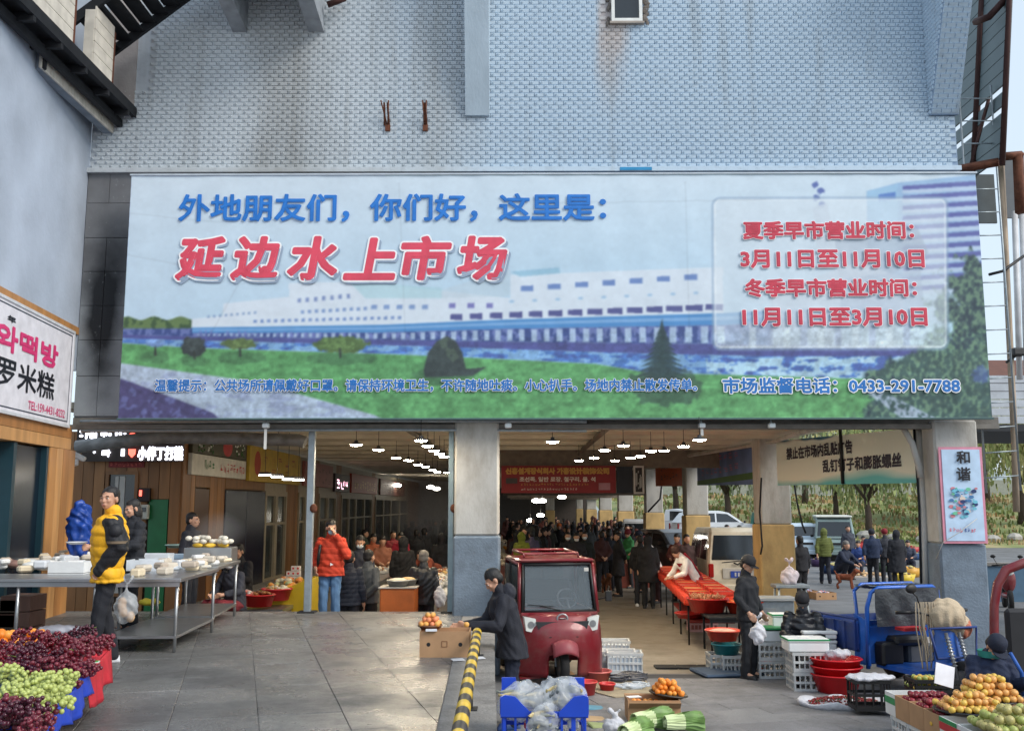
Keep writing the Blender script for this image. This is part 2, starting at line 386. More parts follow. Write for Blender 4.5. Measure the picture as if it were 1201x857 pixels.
# facade wall above the openings (light tile with water stains)
def facade_mat(name, base, rough=.35, soot=True, panel=False):
 m = bpy.data.materials.new(name); m.use_nodes = True; n = m.node_tree.nodes; l = m.node_tree.links; b = n["Principled BSDF"]
 b.inputs["Roughness"].default_value = rough
 tc = n.new("ShaderNodeTexCoord"); sep = n.new("ShaderNodeSeparateXYZ"); l.new(tc.outputs["Object"], sep.inputs[0])
 def mth(op, a, b_=None, c=None, clamp=False):
  q = n.new("ShaderNodeMath"); q.operation = op; q.use_clamp = clamp
  for i, v in enumerate((a, b_, c)):
   if v is None: continue
   if isinstance(v, (int, float)): q.inputs[i].default_value = v
   else: l.new(v, q.inputs[i])
  return q.outputs[0]
 def ss(x, e0, e1):
  q = n.new("ShaderNodeMapRange"); q.interpolation_type = 'SMOOTHSTEP'
  l.new(x, q.inputs[0]); q.inputs[1].default_value = e0; q.inputs[2].default_value = e1; q.inputs[3].default_value = 0; q.inputs[4].default_value = 1
  return q.outputs[0]
 def noise(scale, st=(1, 1, 1), det=5):
  mp = n.new("ShaderNodeMapping"); mp.inputs["Scale"].default_value = st; l.new(tc.outputs["Object"], mp.inputs[0])
  q = n.new("ShaderNodeTexNoise"); q.inputs["Scale"].default_value = scale; q.inputs["Detail"].default_value = det; l.new(mp.outputs[0], q.inputs[0]); return q.outputs["Fac"]
 X, Z = sep.outputs[0], sep.outputs[2]
 streak = noise(5, (1, 1, .18)); fine = noise(30)
 Xn = mth('ADD', X, mth('MULTIPLY_ADD', noise(1.3, (1, 1, .25)), 1.2, -.6))
 def band(x0, x1, soft=.3): return mth('MULTIPLY', ss(Xn, x0 - soft, x0 + soft), mth('SUBTRACT', 1, ss(Xn, x1 - soft, x1 + soft)))
 def mix(fac, c1, c2):
  q = n.new("ShaderNodeMix"); q.data_type = 'RGBA'
  l.new(fac, q.inputs[0])
  if isinstance(c1, tuple): q.inputs[6].default_value = (*c1, 1)
  else: l.new(c1, q.inputs[6])
  q.inputs[7].default_value = (*c2, 1); return q.outputs[2]
 c = mix(mth('MULTIPLY', fine, .5), base, tuple(k * .86 for k in base))
 if not panel:
  c = mix(mth('MULTIPLY', mth('SUBTRACT', 1, ss(X, -3.2, .6)), .75), c, srgb(206, 210, 212))       # older greyer left side
  g = mth('MULTIPLY', band(-4.35, -3.15), mth('MULTIPLY_ADD', streak, .8, .35), clamp=True)
  c = mix(mth('MULTIPLY', g, .55), c, srgb(132, 128, 120))
  g2 = mth('MULTIPLY', band(-1.6, -.9), mth('MULTIPLY_ADD', streak, .9, 0), clamp=True)
  c = mix(mth('MULTIPLY', g2, .55), c, srgb(150, 140, 124))
  g3 = mth('MULTIPLY', ss(Z, 7.8, 7.5), mth('SUBTRACT', 1, ss(X, -2.5, -1.2)), clamp=True)
  c = mix(mth('MULTIPLY', g3, .5), c, srgb(124, 122, 118))
  r = mth('MULTIPLY', mth('MULTIPLY', ss(Xn, 1.25, 1.55), mth('SUBTRACT', 1, ss(Xn, 1.65, 1.95))), ss(Z, 8.3, 10.2))
  c = mix(mth('MULTIPLY', r, .7), c, srgb(196, 176, 162))
  pv = noise(9, (1, 1, 2)); c = mix(mth('MULTIPLY', ss(pv, .5, .72), .22), c, srgb(128, 138, 146)); sk = ss(noise(3.2, (1, 1, .07)), .55, .72); c = mix(mth('MULTIPLY', sk, .28), c, srgb(140, 138, 132)); bl = ss(noise(1.6, (1, 1, .6)), .62, .75); c = mix(mth('MULTIPLY', bl, .25), c, srgb(140, 148, 152))
 else:
  # soot on the left cladding panels: an uneven plume left by a fire
  dx = mth('DIVIDE', mth('ADD', X, 6.46), .36); dz = mth('DIVIDE', mth('SUBTRACT', Z, 5.45), 1.45)
  d = mth('SQRT', mth('ADD', mth('MULTIPLY', dx, dx), mth('MULTIPLY', dz, dz)))
  up = ss(Z, 5.0, 6.4)
  s1 = mth('SUBTRACT', 1, ss(mth('ADD', d, mth('MULTIPLY_ADD', noise(2.5), .7, -.35)), .05, 1.45))
  c = mix(mth('MULTIPLY', mth('MULTIPLY', up, mth('MULTIPLY_ADD', noise(2.2), .8, .45)), .85, clamp=True), c, srgb(84, 82, 84))
  c = mix(mth('MULTIPLY', s1, 1.22, clamp=True), c, srgb(14, 18, 24))
  c = mix(mth('MULTIPLY', ss(noise(18), .66, .74), .14), c, srgb(186, 190, 194))
 l.new(c, b.inputs["Base Color"])
 bp = n.new("ShaderNodeBump"); bp.inputs["Strength"].default_value = .15; bp.inputs["Distance"].default_value = .01; l.new(fine, bp.inputs["Height"]); l.new(bp.outputs[0], b.inputs["Normal"])
 return m
blue_tile = facade_mat("glazed_pale_blue_tile", srgb(194, 212, 227), .3)
blue_grout = facade_mat("blue_grey_grout", srgb(146, 166, 190), .8)
panel_m = facade_mat("grey_stone_panel", srgb(158, 163, 167), .7, panel=True)
XL = -6.83; XR = P(1122, 160, FY).x
ZB = 3.78; ZT = 12.2
z_led = P(600, 203, FY).z
# the wall body
mb = MB(); mb.box(((XL + XR) / 2, FY + .17, (ZB + ZT) / 2), (XR - XL, .30, ZT - ZB))
wall_body = wb(mb, "facade_wall", blue_grout, bld); tag(wall_body, "pale blue wall with brown water streaks")
# window opening is set on the wall as frame + pane
# facing tiles, real relief
TW, TH = .155, .0685
mb = MB()
x0 = XL + .01; nrow = int((ZT - z_led - .08) / TH)
WX0, WX1, WZ0 = P(712, 30, FY).x, P(757, 30, FY).x, P(730, 30, FY).z
for r in range(nrow):
 z = z_led + .09 + r * TH
 if z > 11.3: break
 x = x0 + (TW / 2 if r % 2 else 0)
 while x + TW < XR:
  if not (WX0 - .02 < x + TW / 2 < WX1 + .02 and z > WZ0 - .03) and not (z > 9.0 and x < -6.0):
   a, b_, c_, d_ = x + .0015, x + TW - .0015, z + .003, z + TH - .003
   y0 = FY + .02; y1 = FY + .001 + random.uniform(0, .003); e = .006
   mb.add([(a, y0, c_), (b_, y0, c_), (b_, y0, d_), (a, y0, d_), (a + e, y1, c_ + e * 1.6), (b_ - e, y1, c_ + e * 1.6), (b_ - e, y1 - .009, d_ - e * .5), (a + e, y1 - .009, d_ - e * .5)],
                   [(4, 5, 6, 7), (0, 1, 5, 4), (1, 2, 6, 5), (2, 3, 7, 6), (3, 0, 4, 7)])
   bx = a + .036; bz = (c_ + d_) / 2
   mb.add([(bx - .028, y1 - .002, bz), (bx, y1 - .002, bz - .022), (bx + .028, y1 - .002, bz), (bx, y1 - .004, bz + .022), (bx, y1 - .036, bz + .008)],
                   [(0, 1, 4), (1, 2, 4), (2, 3, 4), (3, 0, 4)])
  x += TW
o = wb(mb, "facing_tiles", blue_tile, bld, fixn=False); tag(o, kind="stuff")
# ledge over the sign
mb = MB(); mb.box(((XL + XR) / 2, FY - .04, z_led + .035), (XR - XL, .12, .075)); wb(mb, "ledge", blue_tile, bld)
mb = MB(); mb.box((P(745, 201, FY).x, FY - .104, z_led + .03), (.5, .01, .05)); wb(mb, "paint_patch", plain(40, 140, 190), bld)
# grey cladding panels left of the sign
pj_z = [3.80, 4.42, 4.98, 5.52, 6.06, 6.6, 7.16, z_led]
pj_x = [XL + .01, P(122, 350, FY).x, P(160, 350, FY).x]
for i in range(7):
 xs = pj_x if i != 5 else [pj_x[0], pj_x[2]]
 for j in range(len(xs) - 1):
  a, b_ = xs[j], xs[j + 1]; d = random.uniform(0, .006)
  mb = MB(); mb.box(((a + b_) / 2, FY - .005 - d, (pj_z[i] + pj_z[i + 1]) / 2), (b_ - a - .008, .05, pj_z[i + 1] - pj_z[i] - .008)); wb(mb, "cladding_panel", panel_m, bld)
# fins on the facade
pale_fin = mat("pale_blue_render", srgb(176, 192, 204), .6, var=.12, vs=3, stretch=(1, 1, .3), bump=.2)
def fin(xa, xb, zb, grow, tiles=False, name="fin"):
 H = ZT - zb
 mb = MB(); mb.add([(xa, FY, zb), (xb, FY, zb), (xb, FY, ZT), (xa, FY, ZT), (xa, FY - .06, zb), (xb, FY - .06, zb), (xb, FY - .06 - grow * H, ZT), (xa, FY - .06 - grow * H, ZT)],
                      [(0, 1, 5, 4), (1, 2, 6, 5), (3, 0, 4, 7), (4, 5, 6, 7), (2, 3, 7, 6)])
 f_ = wb(mb, name, blue_grout if tiles else pale_fin, bld)
 if tiles:
  mb = MB(); r = 0; z = zb + .01
  while z < 11.4:
   yy = lambda q: FY - .066 - grow * (q - zb)
   x = xa - (.08 if r % 2 else 0)
   while x < xb:
    a, b_ = max(x, xa + .003), min(x + TW, xb - .003)
    if b_ - a > .02:
     a += .004; b_ -= .004; c_, d_ = z + .004, z + TH - .006
     mb.add([(a, yy(c_) + .005, c_), (b_, yy(c_) + .005, c_), (b_, yy(d_) + .005, d_), (a, yy(d_) + .005, d_), (a + .006, yy(c_) - .012, c_ + .012), (b_ - .006, yy(c_) - .012, c_ + .012), (b_ - .006, yy(d_) - .02, d_ - .005), (a + .006, yy(d_) - .02, d_ - .005)],
                           [(4, 5, 6, 7), (0, 1, 5, 4), (1, 2, 6, 5), (2, 3, 7, 6), (3, 0, 4, 7)])
    x += TW
   # left flank tiles
   y = FY - .0
   while y > yy(z) + .05:
    b2 = max(y - TW, yy(z) + .004)
    mb.add([(xa + .004, y - .004, z + .004), (xa + .004, b2 + .004, z + .004), (xa + .004, b2 + .004, z + TH - .006), (xa + .004, y - .004, z + TH - .006), (xa - .012, y - .01, z + .012), (xa - .012, b2 + .01, z + .012), (xa - .02, b2 + .01, z + TH - .01), (xa - .02, y - .01, z + TH - .01)],
                       [(4, 5, 6, 7), (0, 1, 5, 4), (1, 2, 6, 5), (2, 3, 7, 6), (3, 0, 4, 7)])
    y -= TW
   z += TH; r += 1
  q = wb(mb, "fin_facing_tiles", blue_tile, bld, fixn=True); tag(q, kind="stuff")
fin(P(546, 137, FY).x, P(574, 137, FY).x, P(560, 137, FY).z, .3)
fin(P(1090, 136, FY).x, P(1121, 136, FY).x + .02, P(1105, 136, FY).z, .45, True)
# window
def rect_frame(x0, x1, z0, z1, y, t, d, m, name, parent):
 mb = MB()
 mb.box(((x0 + x1) / 2, y, z0 + t / 2), (x1 - x0, d, t)); mb.box(((x0 + x1) / 2, y, z1 - t / 2), (x1 - x0, d, t))
 mb.box((x0 + t / 2, y, (z0 + z1) / 2), (t, d, z1 - z0 - 2 * t)); mb.box((x1 - t / 2, y, (z0 + z1) / 2), (t, d, z1 - z0 - 2 * t))
 return wb(mb, name, m, parent)
wz1 = WZ0 + .75; wx0, wx1 = P(717, 26, FY).x, P(753, 26, FY).x
win = rect_frame(wx0, wx1, WZ0 + .04, wz1, FY - .02, .05, .1, plain(226, 226, 222, .4), "window", bld)
q = MB().box(((wx0 + wx1) / 2, FY + .0, (WZ0 + wz1) / 2), (wx1 - wx0 - .09, .02, wz1 - WZ0 - .1)).build("pane", glassd, win)
q = MB().box(((wx0 + wx1) / 2, FY - .03, WZ0 + .02), (wx1 - wx0 + .06, .1, .035)).build("sill", plain(160, 150, 140), win)
mb = MB()
for k in range(26):
 mb.ell((random.choice((wx0 - .05, wx1 + .06)) + random.uniform(-.02, .03), FY - .005, WZ0 + random.uniform(.02, .75)), (random.uniform(.02, .06), .02, random.uniform(.03, .08)), seg=6, rings=4, smooth=False)
wb(mb, "broken_mortar", plain(112, 104, 98, .95, var=.3), bld)
# rusty brackets
for px in (455, 499):
 a = P(px, 151, FY); b_ = P(px + 3, 116, FY)
 t = thing("wall_bracket", "rusty steel bracket on the tiled wall, " + ("left and more open one of the two" if px == 455 else "right and narrower one of the two"), "bracket", a, 0, "rusty brackets above the sign")
 for s_, d in ((-1, .09 if px == 455 else .03), (1, .03)):
  mb = MB(); mb.tube([(0, 0, 0), (s_ * d, -.22, .38)], .012, 6); mb.box((s_ * d * .5, -.1, .2), (.03, .02, .36), M=Euler((.5, 0, -s_ * .05)).to_matrix().to_4x4()); mb.build("arm", rust, t)
 MB().box((0, -.02, 0), (.08, .04, .1)).build("wall_plate", rust, t)
# beam above opening, front columns
dirty_beam = mat("grimy_beam", srgb(120, 116, 110), .85, var=.35, vs=4, bump=.4)
mb = MB(); mb.box(((XL + 7.25) / 2, FY + .2, ZB - .08), (7.25 - XL, .42, .16)); wb(mb, "front_beam", dirty_beam, bld)
mb = MB(); mb.box(((XL + 7.2) / 2, FY - .08, 3.63), (7.2 - XL, .1, .07)); wb(mb, "steel_channel", mat("dull_channel", srgb(126, 122, 116), .6, .3, var=.2), bld)
for zz, r_, dy in ((3.70, .03, -.2), (3.56, .02, -.16)):
 mb = MB(); mb.tube([(XL + .2, FY + dy, zz), (-2, FY + dy, zz + .02), (1, FY + dy, zz)], r_, 8); wb(mb, "conduit", galv, bld)
def column(px0, px1, Y, zsplit, low, name, zt=3.72, zbot=0, flare=1.05, label=None):
 a, b_ = P(px0, 560, Y).x, P(px1, 560, Y).x; wd = b_ - a; cx = (a + b_) / 2
 t = tag(wb(MB().box((cx, Y + wd / 2, (zt + zsplit) / 2), (wd, wd, zt - zsplit), bev=.03), name, white_paint, bld), label)
 q = MB().box((cx, Y + wd / 2, (zsplit + zbot) / 2), (wd * flare, wd * flare, zsplit - zbot), bev=.03).build("painted_base", low, t)
 return cx, wd
cL = column(533, 585, 14.72, P(560, 628, 14.8).z, grey_paint, "column")
cR = column(1098, 1150, 14.72, P(1125, 637, 14.8).z, grey_paint, "column")
for (a, b_, Y) in ((891, 927, 21.2), (804, 830, 30.0), (757, 777, 39.5), (725, 742, 49), (703, 717, 59), (688, 699, 70)):
 column(a, b_, Y, 2.05 if Y < 25 else 2.15, yellow_paint, "column", flare=1.12, zt=3.9)
for (a, b_, Y) in ((676, 683, 80), (640, 650, 60),):
 column(a, b_, Y, 2.15, yellow_paint, "column", flare=1.1, zt=3.9)
# ceiling and its ribs
ceil_m = mat("old_cream_ceiling", srgb(214, 204, 182), .8, var=.12, vs=2)
mb = MB()
mb.box(((-7.2 + 5.9) / 2, 52, 3.98), (5.9 + 7.2, 74, .1))
mb.prism([(5.9, 15.1), (7.1, 15.1), (5.9, 21.5)], 3.93, 4.03, 'Z')
ceil = wb(mb, "ceiling", ceil_m, bld)
for k in range(14):
 Y = 16.6 + k * 2.1
 mb = MB(); mb.box((-.65, Y, 3.89), (13.1, .09, .08)); wb(mb, "ceiling_rib", ceil_m, bld)
for X in (-2.1, 1.6):
 mb = MB(); mb.box((X, 45, 3.86), (.12, 60, .05)); wb(mb, "cable_tray", mat("dull_tray", srgb(120, 112, 100), .6), bld)
for Y in (26.5, 40.2, 55, 70):
 mb = MB(); mb.box((2.4, Y, 3.4 if Y > 30 else 3.7), (6.2, .3, 1.1 if Y > 30 else .5)); wb(mb, "cross_beam", mat("brown_beam", srgb(120, 108, 96), .8, var=.2), bld)
mb = MB(); mb.tube([G(740, 545, 3.75) , P(905, 518, 21.0), P(960, 500, 15.6)], .05, 8); wb(mb, "drain_pipe", white_paint, bld)
# far back and party walls of the hall
mb = MB(); mb.box((-.6, 86, 2), (13.5, .3, 4.2)); wb(mb, "back_wall", plain(70, 62, 56), bld)
# ------------------------------------------------------------------ slim steel posts in the front opening
for (px, w_, yb, lab) in ((361, .10, 713, "square steel post with a rusty mark between the two wide left openings"), (528, .08, 716, "pale blue steel post fixed against the left front pillar")):
 a = P(px, 700, 15.1); t = thing("steel_post", lab, "post", (a.x, 15.1, PZ))
 MB().box((0, 0, 1.37), (w_, w_, 2.74), bev=.006).build("shaft", galv if px == 361 else mat("blue_steel", srgb(140, 160, 170), .5, .4, var=.15), t)
 MB().box((0, 0, .012), (.26, .26, .02), bev=.003).build("base_plate", dark_steel, t)
 MB().ell((w_ / 2 + .01, -w_ / 2, 1.55), (.06, .03, .07), seg=8, rings=5).build("clamp", rust, t)

# ------------------------------------------------------------------ billboard
BY = 14.42
bz0 = P(600, 490, BY).z; bz1 = P(600, 205, BY).z; bx0 = (P(138, 490, BY).x + P(155, 203, BY).x) / 2; bx1 = (P(1163, 490, BY).x + P(1145, 207, BY).x) / 2
BW, BH = bx1 - bx0, bz1 - bz0
def lat(seed, x, y):
 r_ = np.random.default_rng(seed).random((64, 64)); xi = np.floor(x).astype(int); yi = np.floor(y).astype(int); fx = x - xi; fy = y - yi
 fx = fx * fx * (3 - 2 * fx); fy = fy * fy * (3 - 2 * fy)
 g = lambda a, b_: r_[a % 64, b_ % 64]
 return (g(xi, yi) * (1 - fx) + g(xi + 1, yi) * fx) * (1 - fy) + (g(xi, yi + 1) * (1 - fx) + g(xi + 1, yi + 1) * fx) * fy
def fbm(x, y, s, seed, o=4):
 t = 0; a = 1; n_ = 0
 for k in range(o): t = t + a * lat(seed + k, x / s * 2 ** k, y / s * 2 ** k); n_ += a; a *= .55
 return t / n_
NU, NV = 860, 246
uu, vv = np.meshgrid(np.linspace(0, 1, NU + 1), np.linspace(0, 1, NV + 1))
YY = 490 - vv * 285; XLn = 138 + (490 - YY) * 17 / 287; XRn = 1163 - (490 - YY) * 18 / 285
XX = XLn + (XRn - XLn) * uu
IMG = np.zeros((NV + 1, NU + 1, 3))
def C3(c): return np.array(c, float) / 255
def paint(mask, c, a=1.0):
 global IMG
 a = (mask * a)[..., None]; c = C3(c) if not isinstance(c, np.ndarray) or c.ndim == 1 else c
 IMG = IMG * (1 - a) + c * a
def poly(pts, soft=.6):
 xs = [p[0] for p in pts]; ys = [p[1] for p in pts]; m = np.zeros(XX.shape)
 sel = (XX > min(xs) - 2) & (XX < max(xs) + 2) & (YY > min(ys) - 2) & (YY < max(ys) + 2)
 x = XX[sel]; y = YY[sel]; acc = np.zeros(x.shape)
 for ox, oy in ((-.3, -.3), (.3, -.3), (-.3, .3), (.3, .3)):
  c = np.zeros(x.shape, bool); j = len(pts) - 1
  for i in range(len(pts)):
   xi, yi = pts[i]; xj, yj = pts[j]
   if yi != yj:
    c ^= ((yi > y + oy) != (yj > y + oy)) & (x + ox < (xj - xi) * (y + oy - yi) / (yj - yi) + xi)
   j = i
  acc += c
 m[sel] = acc / 4; return m
def band(y0f, y1f, x0, x1): # y range between two functions of x
 return np.clip((YY - y0f(XX)) + .5, 0, 1) * np.clip(y1f(XX) - YY + .5, 0, 1) * (XX >= x0) * (XX <= x1)
def lin(*pts):
 xs = [p[0] for p in pts]; ys = [p[1] for p in pts]
 return lambda X: np.interp(X, xs, ys)
def ellm(cx, cy, rx, ry, rag=.25, s=6, seed=3):
 d = np.sqrt(((XX - cx) / rx) ** 2 + ((YY - cy) / ry) ** 2) + (fbm(XX, YY, s, seed) - .5) * rag * 2
 return np.clip((1 - d) * min(rx, ry) * .8, 0, 1)
t_ = np.clip((YY - 205) / 190, 0, 1)[..., None]
IMG = C3((212, 228, 240)) * (1 - t_) + C3((184, 216, 238)) * t_
cl = fbm(XX, YY, 90, 11)[..., None]; IMG = IMG * (1 + (cl - .5) * .05)
paint(np.clip(1 - (XX - 138) / 500, 0, 1) * .25, (226, 234, 242))
# far hills of trees at the left
n1 = fbm(XX, YY, 9, 21)
paint(band(lambda X: 375 + 2 * np.sin(X / 5), lambda X: X * 0 + 389, 138, 226), (104, 130, 84)); paint(band(lambda X: 375 + 2 * np.sin(X / 5), lambda X: X * 0 + 389, 138, 226) * (n1 > .55), (58, 84, 60), .8)
# long building
roof = lin((225, 378), (330, 352), (440, 336), (560, 322), (700, 322), (850, 318))
eave0 = lin((225, 386), (450, 383), (600, 377), (850, 370), (1010, 362))
paint(band(lin((225, 376), (262, 372), (262, 358), (340, 350), (340, 334), (430, 332), (470, 338), (600, 352), (600, 325), (850, 316)), eave0, 225, 850), (222, 232, 242), .9)
paint(poly([(410, 332), (520, 340), (520, 352), (430, 352)]), (176, 214, 224), .7); paint(poly([(520, 342), (600, 318), (600, 350), (520, 352)]), (196, 214, 226), .6)
paint(poly([(600, 321), (658, 316), (659, 323), (612, 327)]), (150, 196, 220), .8)
for (x0_, x1_, yf, n_, c_, hh, ww) in ((620, 812, lin((620, 338), (812, 325)), 7, (96, 128, 190), 6, 15), (532, 576, lambda X: X * 0 + 358, 3, (110, 110, 180), 6, 8), (352, 410, lin((352, 352), (410, 347)), 7, (120, 140, 190), 5, 4), (356, 430, lin((356, 366), (430, 362)), 10, (120, 150, 200), 4, 4), (245, 300, lin((245, 372), (300, 367)), 9, (130, 160, 200), 3, 3), (440, 500, lambda X: X * 0 + 360, 5, (120, 150, 200), 5, 7), (300, 470, lin((300, 377), (470, 373)), 22, (110, 140, 196), 3.5, 4)):
 for k in range(n_):
  x_ = x0_ + (x1_ - x0_) * k / max(1, n_ - 1); y_ = float(yf(x_)) if callable(yf) else yf
  paint(poly([(x_ - ww / 2, y_), (x_ + ww / 2, y_ - ww * .05), (x_ + ww / 2, y_ + hh), (x_ - ww / 2, y_ + hh)]), c_, .85)
for k in range(9): paint(ellm(602 + k * 27, 356 - k * 1.2, 4, 2.2, .1), (150, 190, 224), .8)
stripw = lin((528, 371), (850, 359), (850, 359))
for k in range(14):
 x_ = 530 + k * 23; wd = 14 + k * .5; y_ = 371 - k * .85
 paint(poly([(x_, y_), (x_ + wd, y_ - .5), (x_ + wd, y_ + 7), (x_, y_ + 6)]), (74, 78, 138), .9)
paint(band(eave0, lambda X: eave0(X) + np.interp(X, [225, 850], [6, 14]), 225, 1012), (84, 146, 206))
paint(band(lambda X: eave0(X) + np.interp(X, [225, 850], [2, 4]), lambda X: eave0(X) + np.interp(X, [225, 850], [4, 8]), 225, 1012), (150, 190, 232), .7)
e1 = lambda X: eave0(X) + np.interp(X, [225, 850], [6, 14]); e2 = lin((138, 394), (225, 396), (600, 403), (1012, 408))
cbn = fbm(XX * 1.6, YY, 6, 99, 3); paint(band(lambda X: np.where(X < 226, 387, e1(X)), e2, 138, 1012), (66, 84, 142)); paint(band(lambda X: np.where(X < 226, 387, e1(X)), e2, 138, 1012) * (cbn > .56), (120, 134, 190), .8)
k = 232.0; st = 6.0
while k < 850:
 wd = st * .45; yb_ = float(e2(k)) - 1; yt_ = float(e1(np.array([k]))[0]) + 1
 paint(poly([(k, yt_), (k + wd, yt_), (k + wd, yb_), (k, yb_)]), (188, 208, 234), .85)
 if rng.random() > .5: paint(poly([(k + wd, yb_ - 6), (k + st * .8, yb_ - 6), (k + st * .8, yb_ - 1), (k + wd, yb_ - 1)]), (120, 132, 196), .8)
 k += st; st *= 1.022
# bank, water
g0 = lin((138, 398), (225, 401), (500, 408), (700, 415), (900, 420), (1165, 420))
paint(band(e2, g0, 138, 1100), (84, 88, 150));
g1 = lin((138, 403), (225, 409), (470, 417), (560, 421), (700, 428), (760, 438), (900, 442), (1165, 450))
paint(band(g0, g1, 138, 1100), (86, 128, 200)); wv = fbm(XX, YY * 3, 14, 5); paint(band(g0, g1, 138, 1100) * (wv > .52), (150, 190, 226), .7); paint(band(g0, g1, 138, 1100) * (wv < .38), (74, 84, 150), .6)
paint(band(lin((820, 424), (1000, 420)), lin((820, 440), (1000, 446)), 830, 1100) * (wv > .45), (184, 212, 230), .8)
# lawn
low = lin((138, 426), (300, 448), (440, 486), (470, 500))
lawn = np.clip(YY - g1(XX), 0, 1)
gn = fbm(XX, YY * 2, 10, 31); gc = C3((98, 158, 104)) * (0.8 + .42 * gn[..., None]); IMG = IMG * (1 - lawn[..., None]) + gc * lawn[..., None]
pth = np.clip(YY - low(XX), 0, 1) * (XX < 480)
paint(pth, (176, 190, 214)); paint(pth * (fbm(XX * .5, YY * 2, 9, 8) > .6), (150, 160, 200), .6)
tri = poly([(130, 444), (146, 446), (190, 462), (250, 484), (262, 495), (130, 495)]); paint(tri, (78, 74, 118)); paint(tri * (fbm(XX, YY, 7, 4) > .62), (120, 128, 190), .6)
# trees on the lawn
for (cx_, cy_, rx, ry, c_) in ((228, 408, 15, 12, (62, 70, 72)), (282, 405, 24, 7, (96, 116, 74)), (400, 406, 34, 10, (88, 112, 70)), (182, 404, 14, 5, (112, 140, 190))):
 paint(ellm(cx_, cy_ + 16, rx * 1.3, 8, .3, 8, 9), (62, 92, 70), .45)
 paint(ellm(cx_, cy_, rx, ry, .3, 5, int(cx_)), c_); paint(ellm(cx_, cy_ - 2, rx * .9, ry * .7, .5, 4, int(cx_) + 1) * (fbm(XX, YY, 4, 17) > .5), tuple(min(255, int(q * 1.35)) for q in c_), .7)
 paint(poly([(cx_ - 1, cy_ + 4), (cx_ + 1, cy_ + 4), (cx_ + 2, cy_ + 15), (cx_ - 1, cy_ + 15)]), (56, 62, 60))
paint(ellm(520, 442, 34, 12, .4, 9, 3), (60, 84, 70), .45)
paint(poly([(498, 436), (503, 416), (514, 402), (526, 396), (536, 402), (544, 416), (548, 434), (572, 432), (556, 442), (500, 444)]), (62, 72, 74)); paint(poly([(516, 402), (526, 397), (540, 420), (530, 430)]) * (n1 > .5), (88, 104, 92), .7)
paint(ellm(782, 455, 44, 22, .4, 9, 14), (58, 78, 74), .6)
ntr = fbm(XX, YY, 4, 44)
for k in range(11):
 y_ = 384 + k * 6; hw = 3 + k * 3.3
 paint(poly([(778, y_ - 8), (778 + hw, y_ + 6), (778 + hw * .3, y_ + 3), (778, y_ + 5), (778 - hw * .3, y_ + 3), (778 - hw, y_ + 6)]), (54, 74, 78), .9)
# right tower, sheds, foliage
paint(poly([(1018, 226), (1055, 216), (1150, 206), (1160, 330), (1020, 330)]), (150, 186, 222), .9)
for k in range(11):
 y_ = 216 + k * 12
 paint(poly([(1060, y_ + 4), (1160, y_ - 3), (1160, y_ + 3), (1060, y_ + 9)]), (84, 88, 160), .85)
 paint(poly([(1060, y_ + 9), (1160, y_ + 3), (1160, y_ + 8), (1060, y_ + 13)]), (196, 212, 234), .8)
paint(poly([(1018, 226), (1054, 218), (1056, 300), (1022, 300)]), (160, 200, 230), .9); paint(poly([(1032, 230), (1052, 227), (1052, 236), (1032, 238)]), (90, 130, 200))
for (x_, y_) in ((958, 218), (964, 226), (960, 234), (966, 242)): paint(ellm(x_, y_, 5, 4, .5, 3, int(y_)), (80, 100, 170), .9)
paint(poly([(955, 246), (972, 240), (984, 300), (960, 300)]), (190, 204, 220), .8)
paint(poly([(980, 275), (1078, 272), (1090, 300), (1040, 330), (985, 330)]), (110, 124, 150), .6)
paint(poly([(905, 345), (1010, 310), (1060, 330), (1060, 408), (905, 408)]), (196, 206, 220), .7); paint(poly([(985, 330), (1080, 320), (1090, 400), (990, 405)]), (140, 160, 190), .6)
for k in range(10): paint(poly([(880 + k * 20, 380), (888 + k * 20, 380), (888 + k * 20, 410), (880 + k * 20, 410)]), (90, 100, 160) if k % 2 else (206, 216, 232), .6)
fo = np.clip((XX - np.interp(YY, [300, 340, 400, 440, 490], [1120, 1100, 1085, 1010, 1000])) / 14 + (fbm(XX, YY, 12, 66) - .5) * 5 - .3, 0, 1) * (YY > 300 + (fbm(XX, YY * 0, 12, 3) - .5) * 40)
paint(fo, (72, 98, 96)); lf = fbm(XX * 1.4, YY, 4.5, 71, 3); paint(fo * (lf > .58), (118, 150, 124), .8); paint(fo * (lf < .4), (40, 58, 74), .8)
lf2 = ((XX - 930) / 200 > fbm(XX, YY, 16, 81)) * (YY > 412 + 60 * (1 - np.clip((XX - 960) / 120, 0, 1))) * (lf < .47); paint(lf2, (64, 92, 88), .75)
pa = poly([(1008, 456), (1020, 452), (1100, 492), (1060, 492)]); paint(pa * (lf > .42), (176, 186, 214), .8)
paint(ellm(1150, 440, 10, 10, .7, 4, 90), (90, 110, 200), .5)
# translucent information panel
dxp = np.maximum(np.abs(XX - 975) - 128, 0); dyp = np.maximum(np.abs(YY - 323) - 80, 0); pd = 8 - np.sqrt(dxp ** 2 + dyp ** 2)
paint(np.clip(pd + 3, 0, 1) * (pd < 0.5), (150, 174, 200), .6); paint(np.clip(pd, 0, 1), (222, 232, 240), .6); paint(np.clip(pd, 0, 1) * (pd < 2.2), (240, 246, 250), .7)
def blur(a, k):
 for ax in (0, 1):
  for _ in range(k): a = (np.roll(a, 1, ax) + 2 * a + np.roll(a, -1, ax)) / 4
 return a
soft = blur(IMG, 1); IMG = soft
det = fbm(XX, YY, 5, 201, 3)[..., None]; det2 = fbm(XX, YY * 2.2, 22, 207)[..., None]
lowm = (np.clip((YY - e1(XX)) / 12, 0, 1) * np.clip((YY - 372) / 14, 0, 1))[..., None]
IMG = IMG * (1 + (det - .5) * (.04 + .26 * lowm) + (det2 - .5) * (.03 + .2 * lowm))
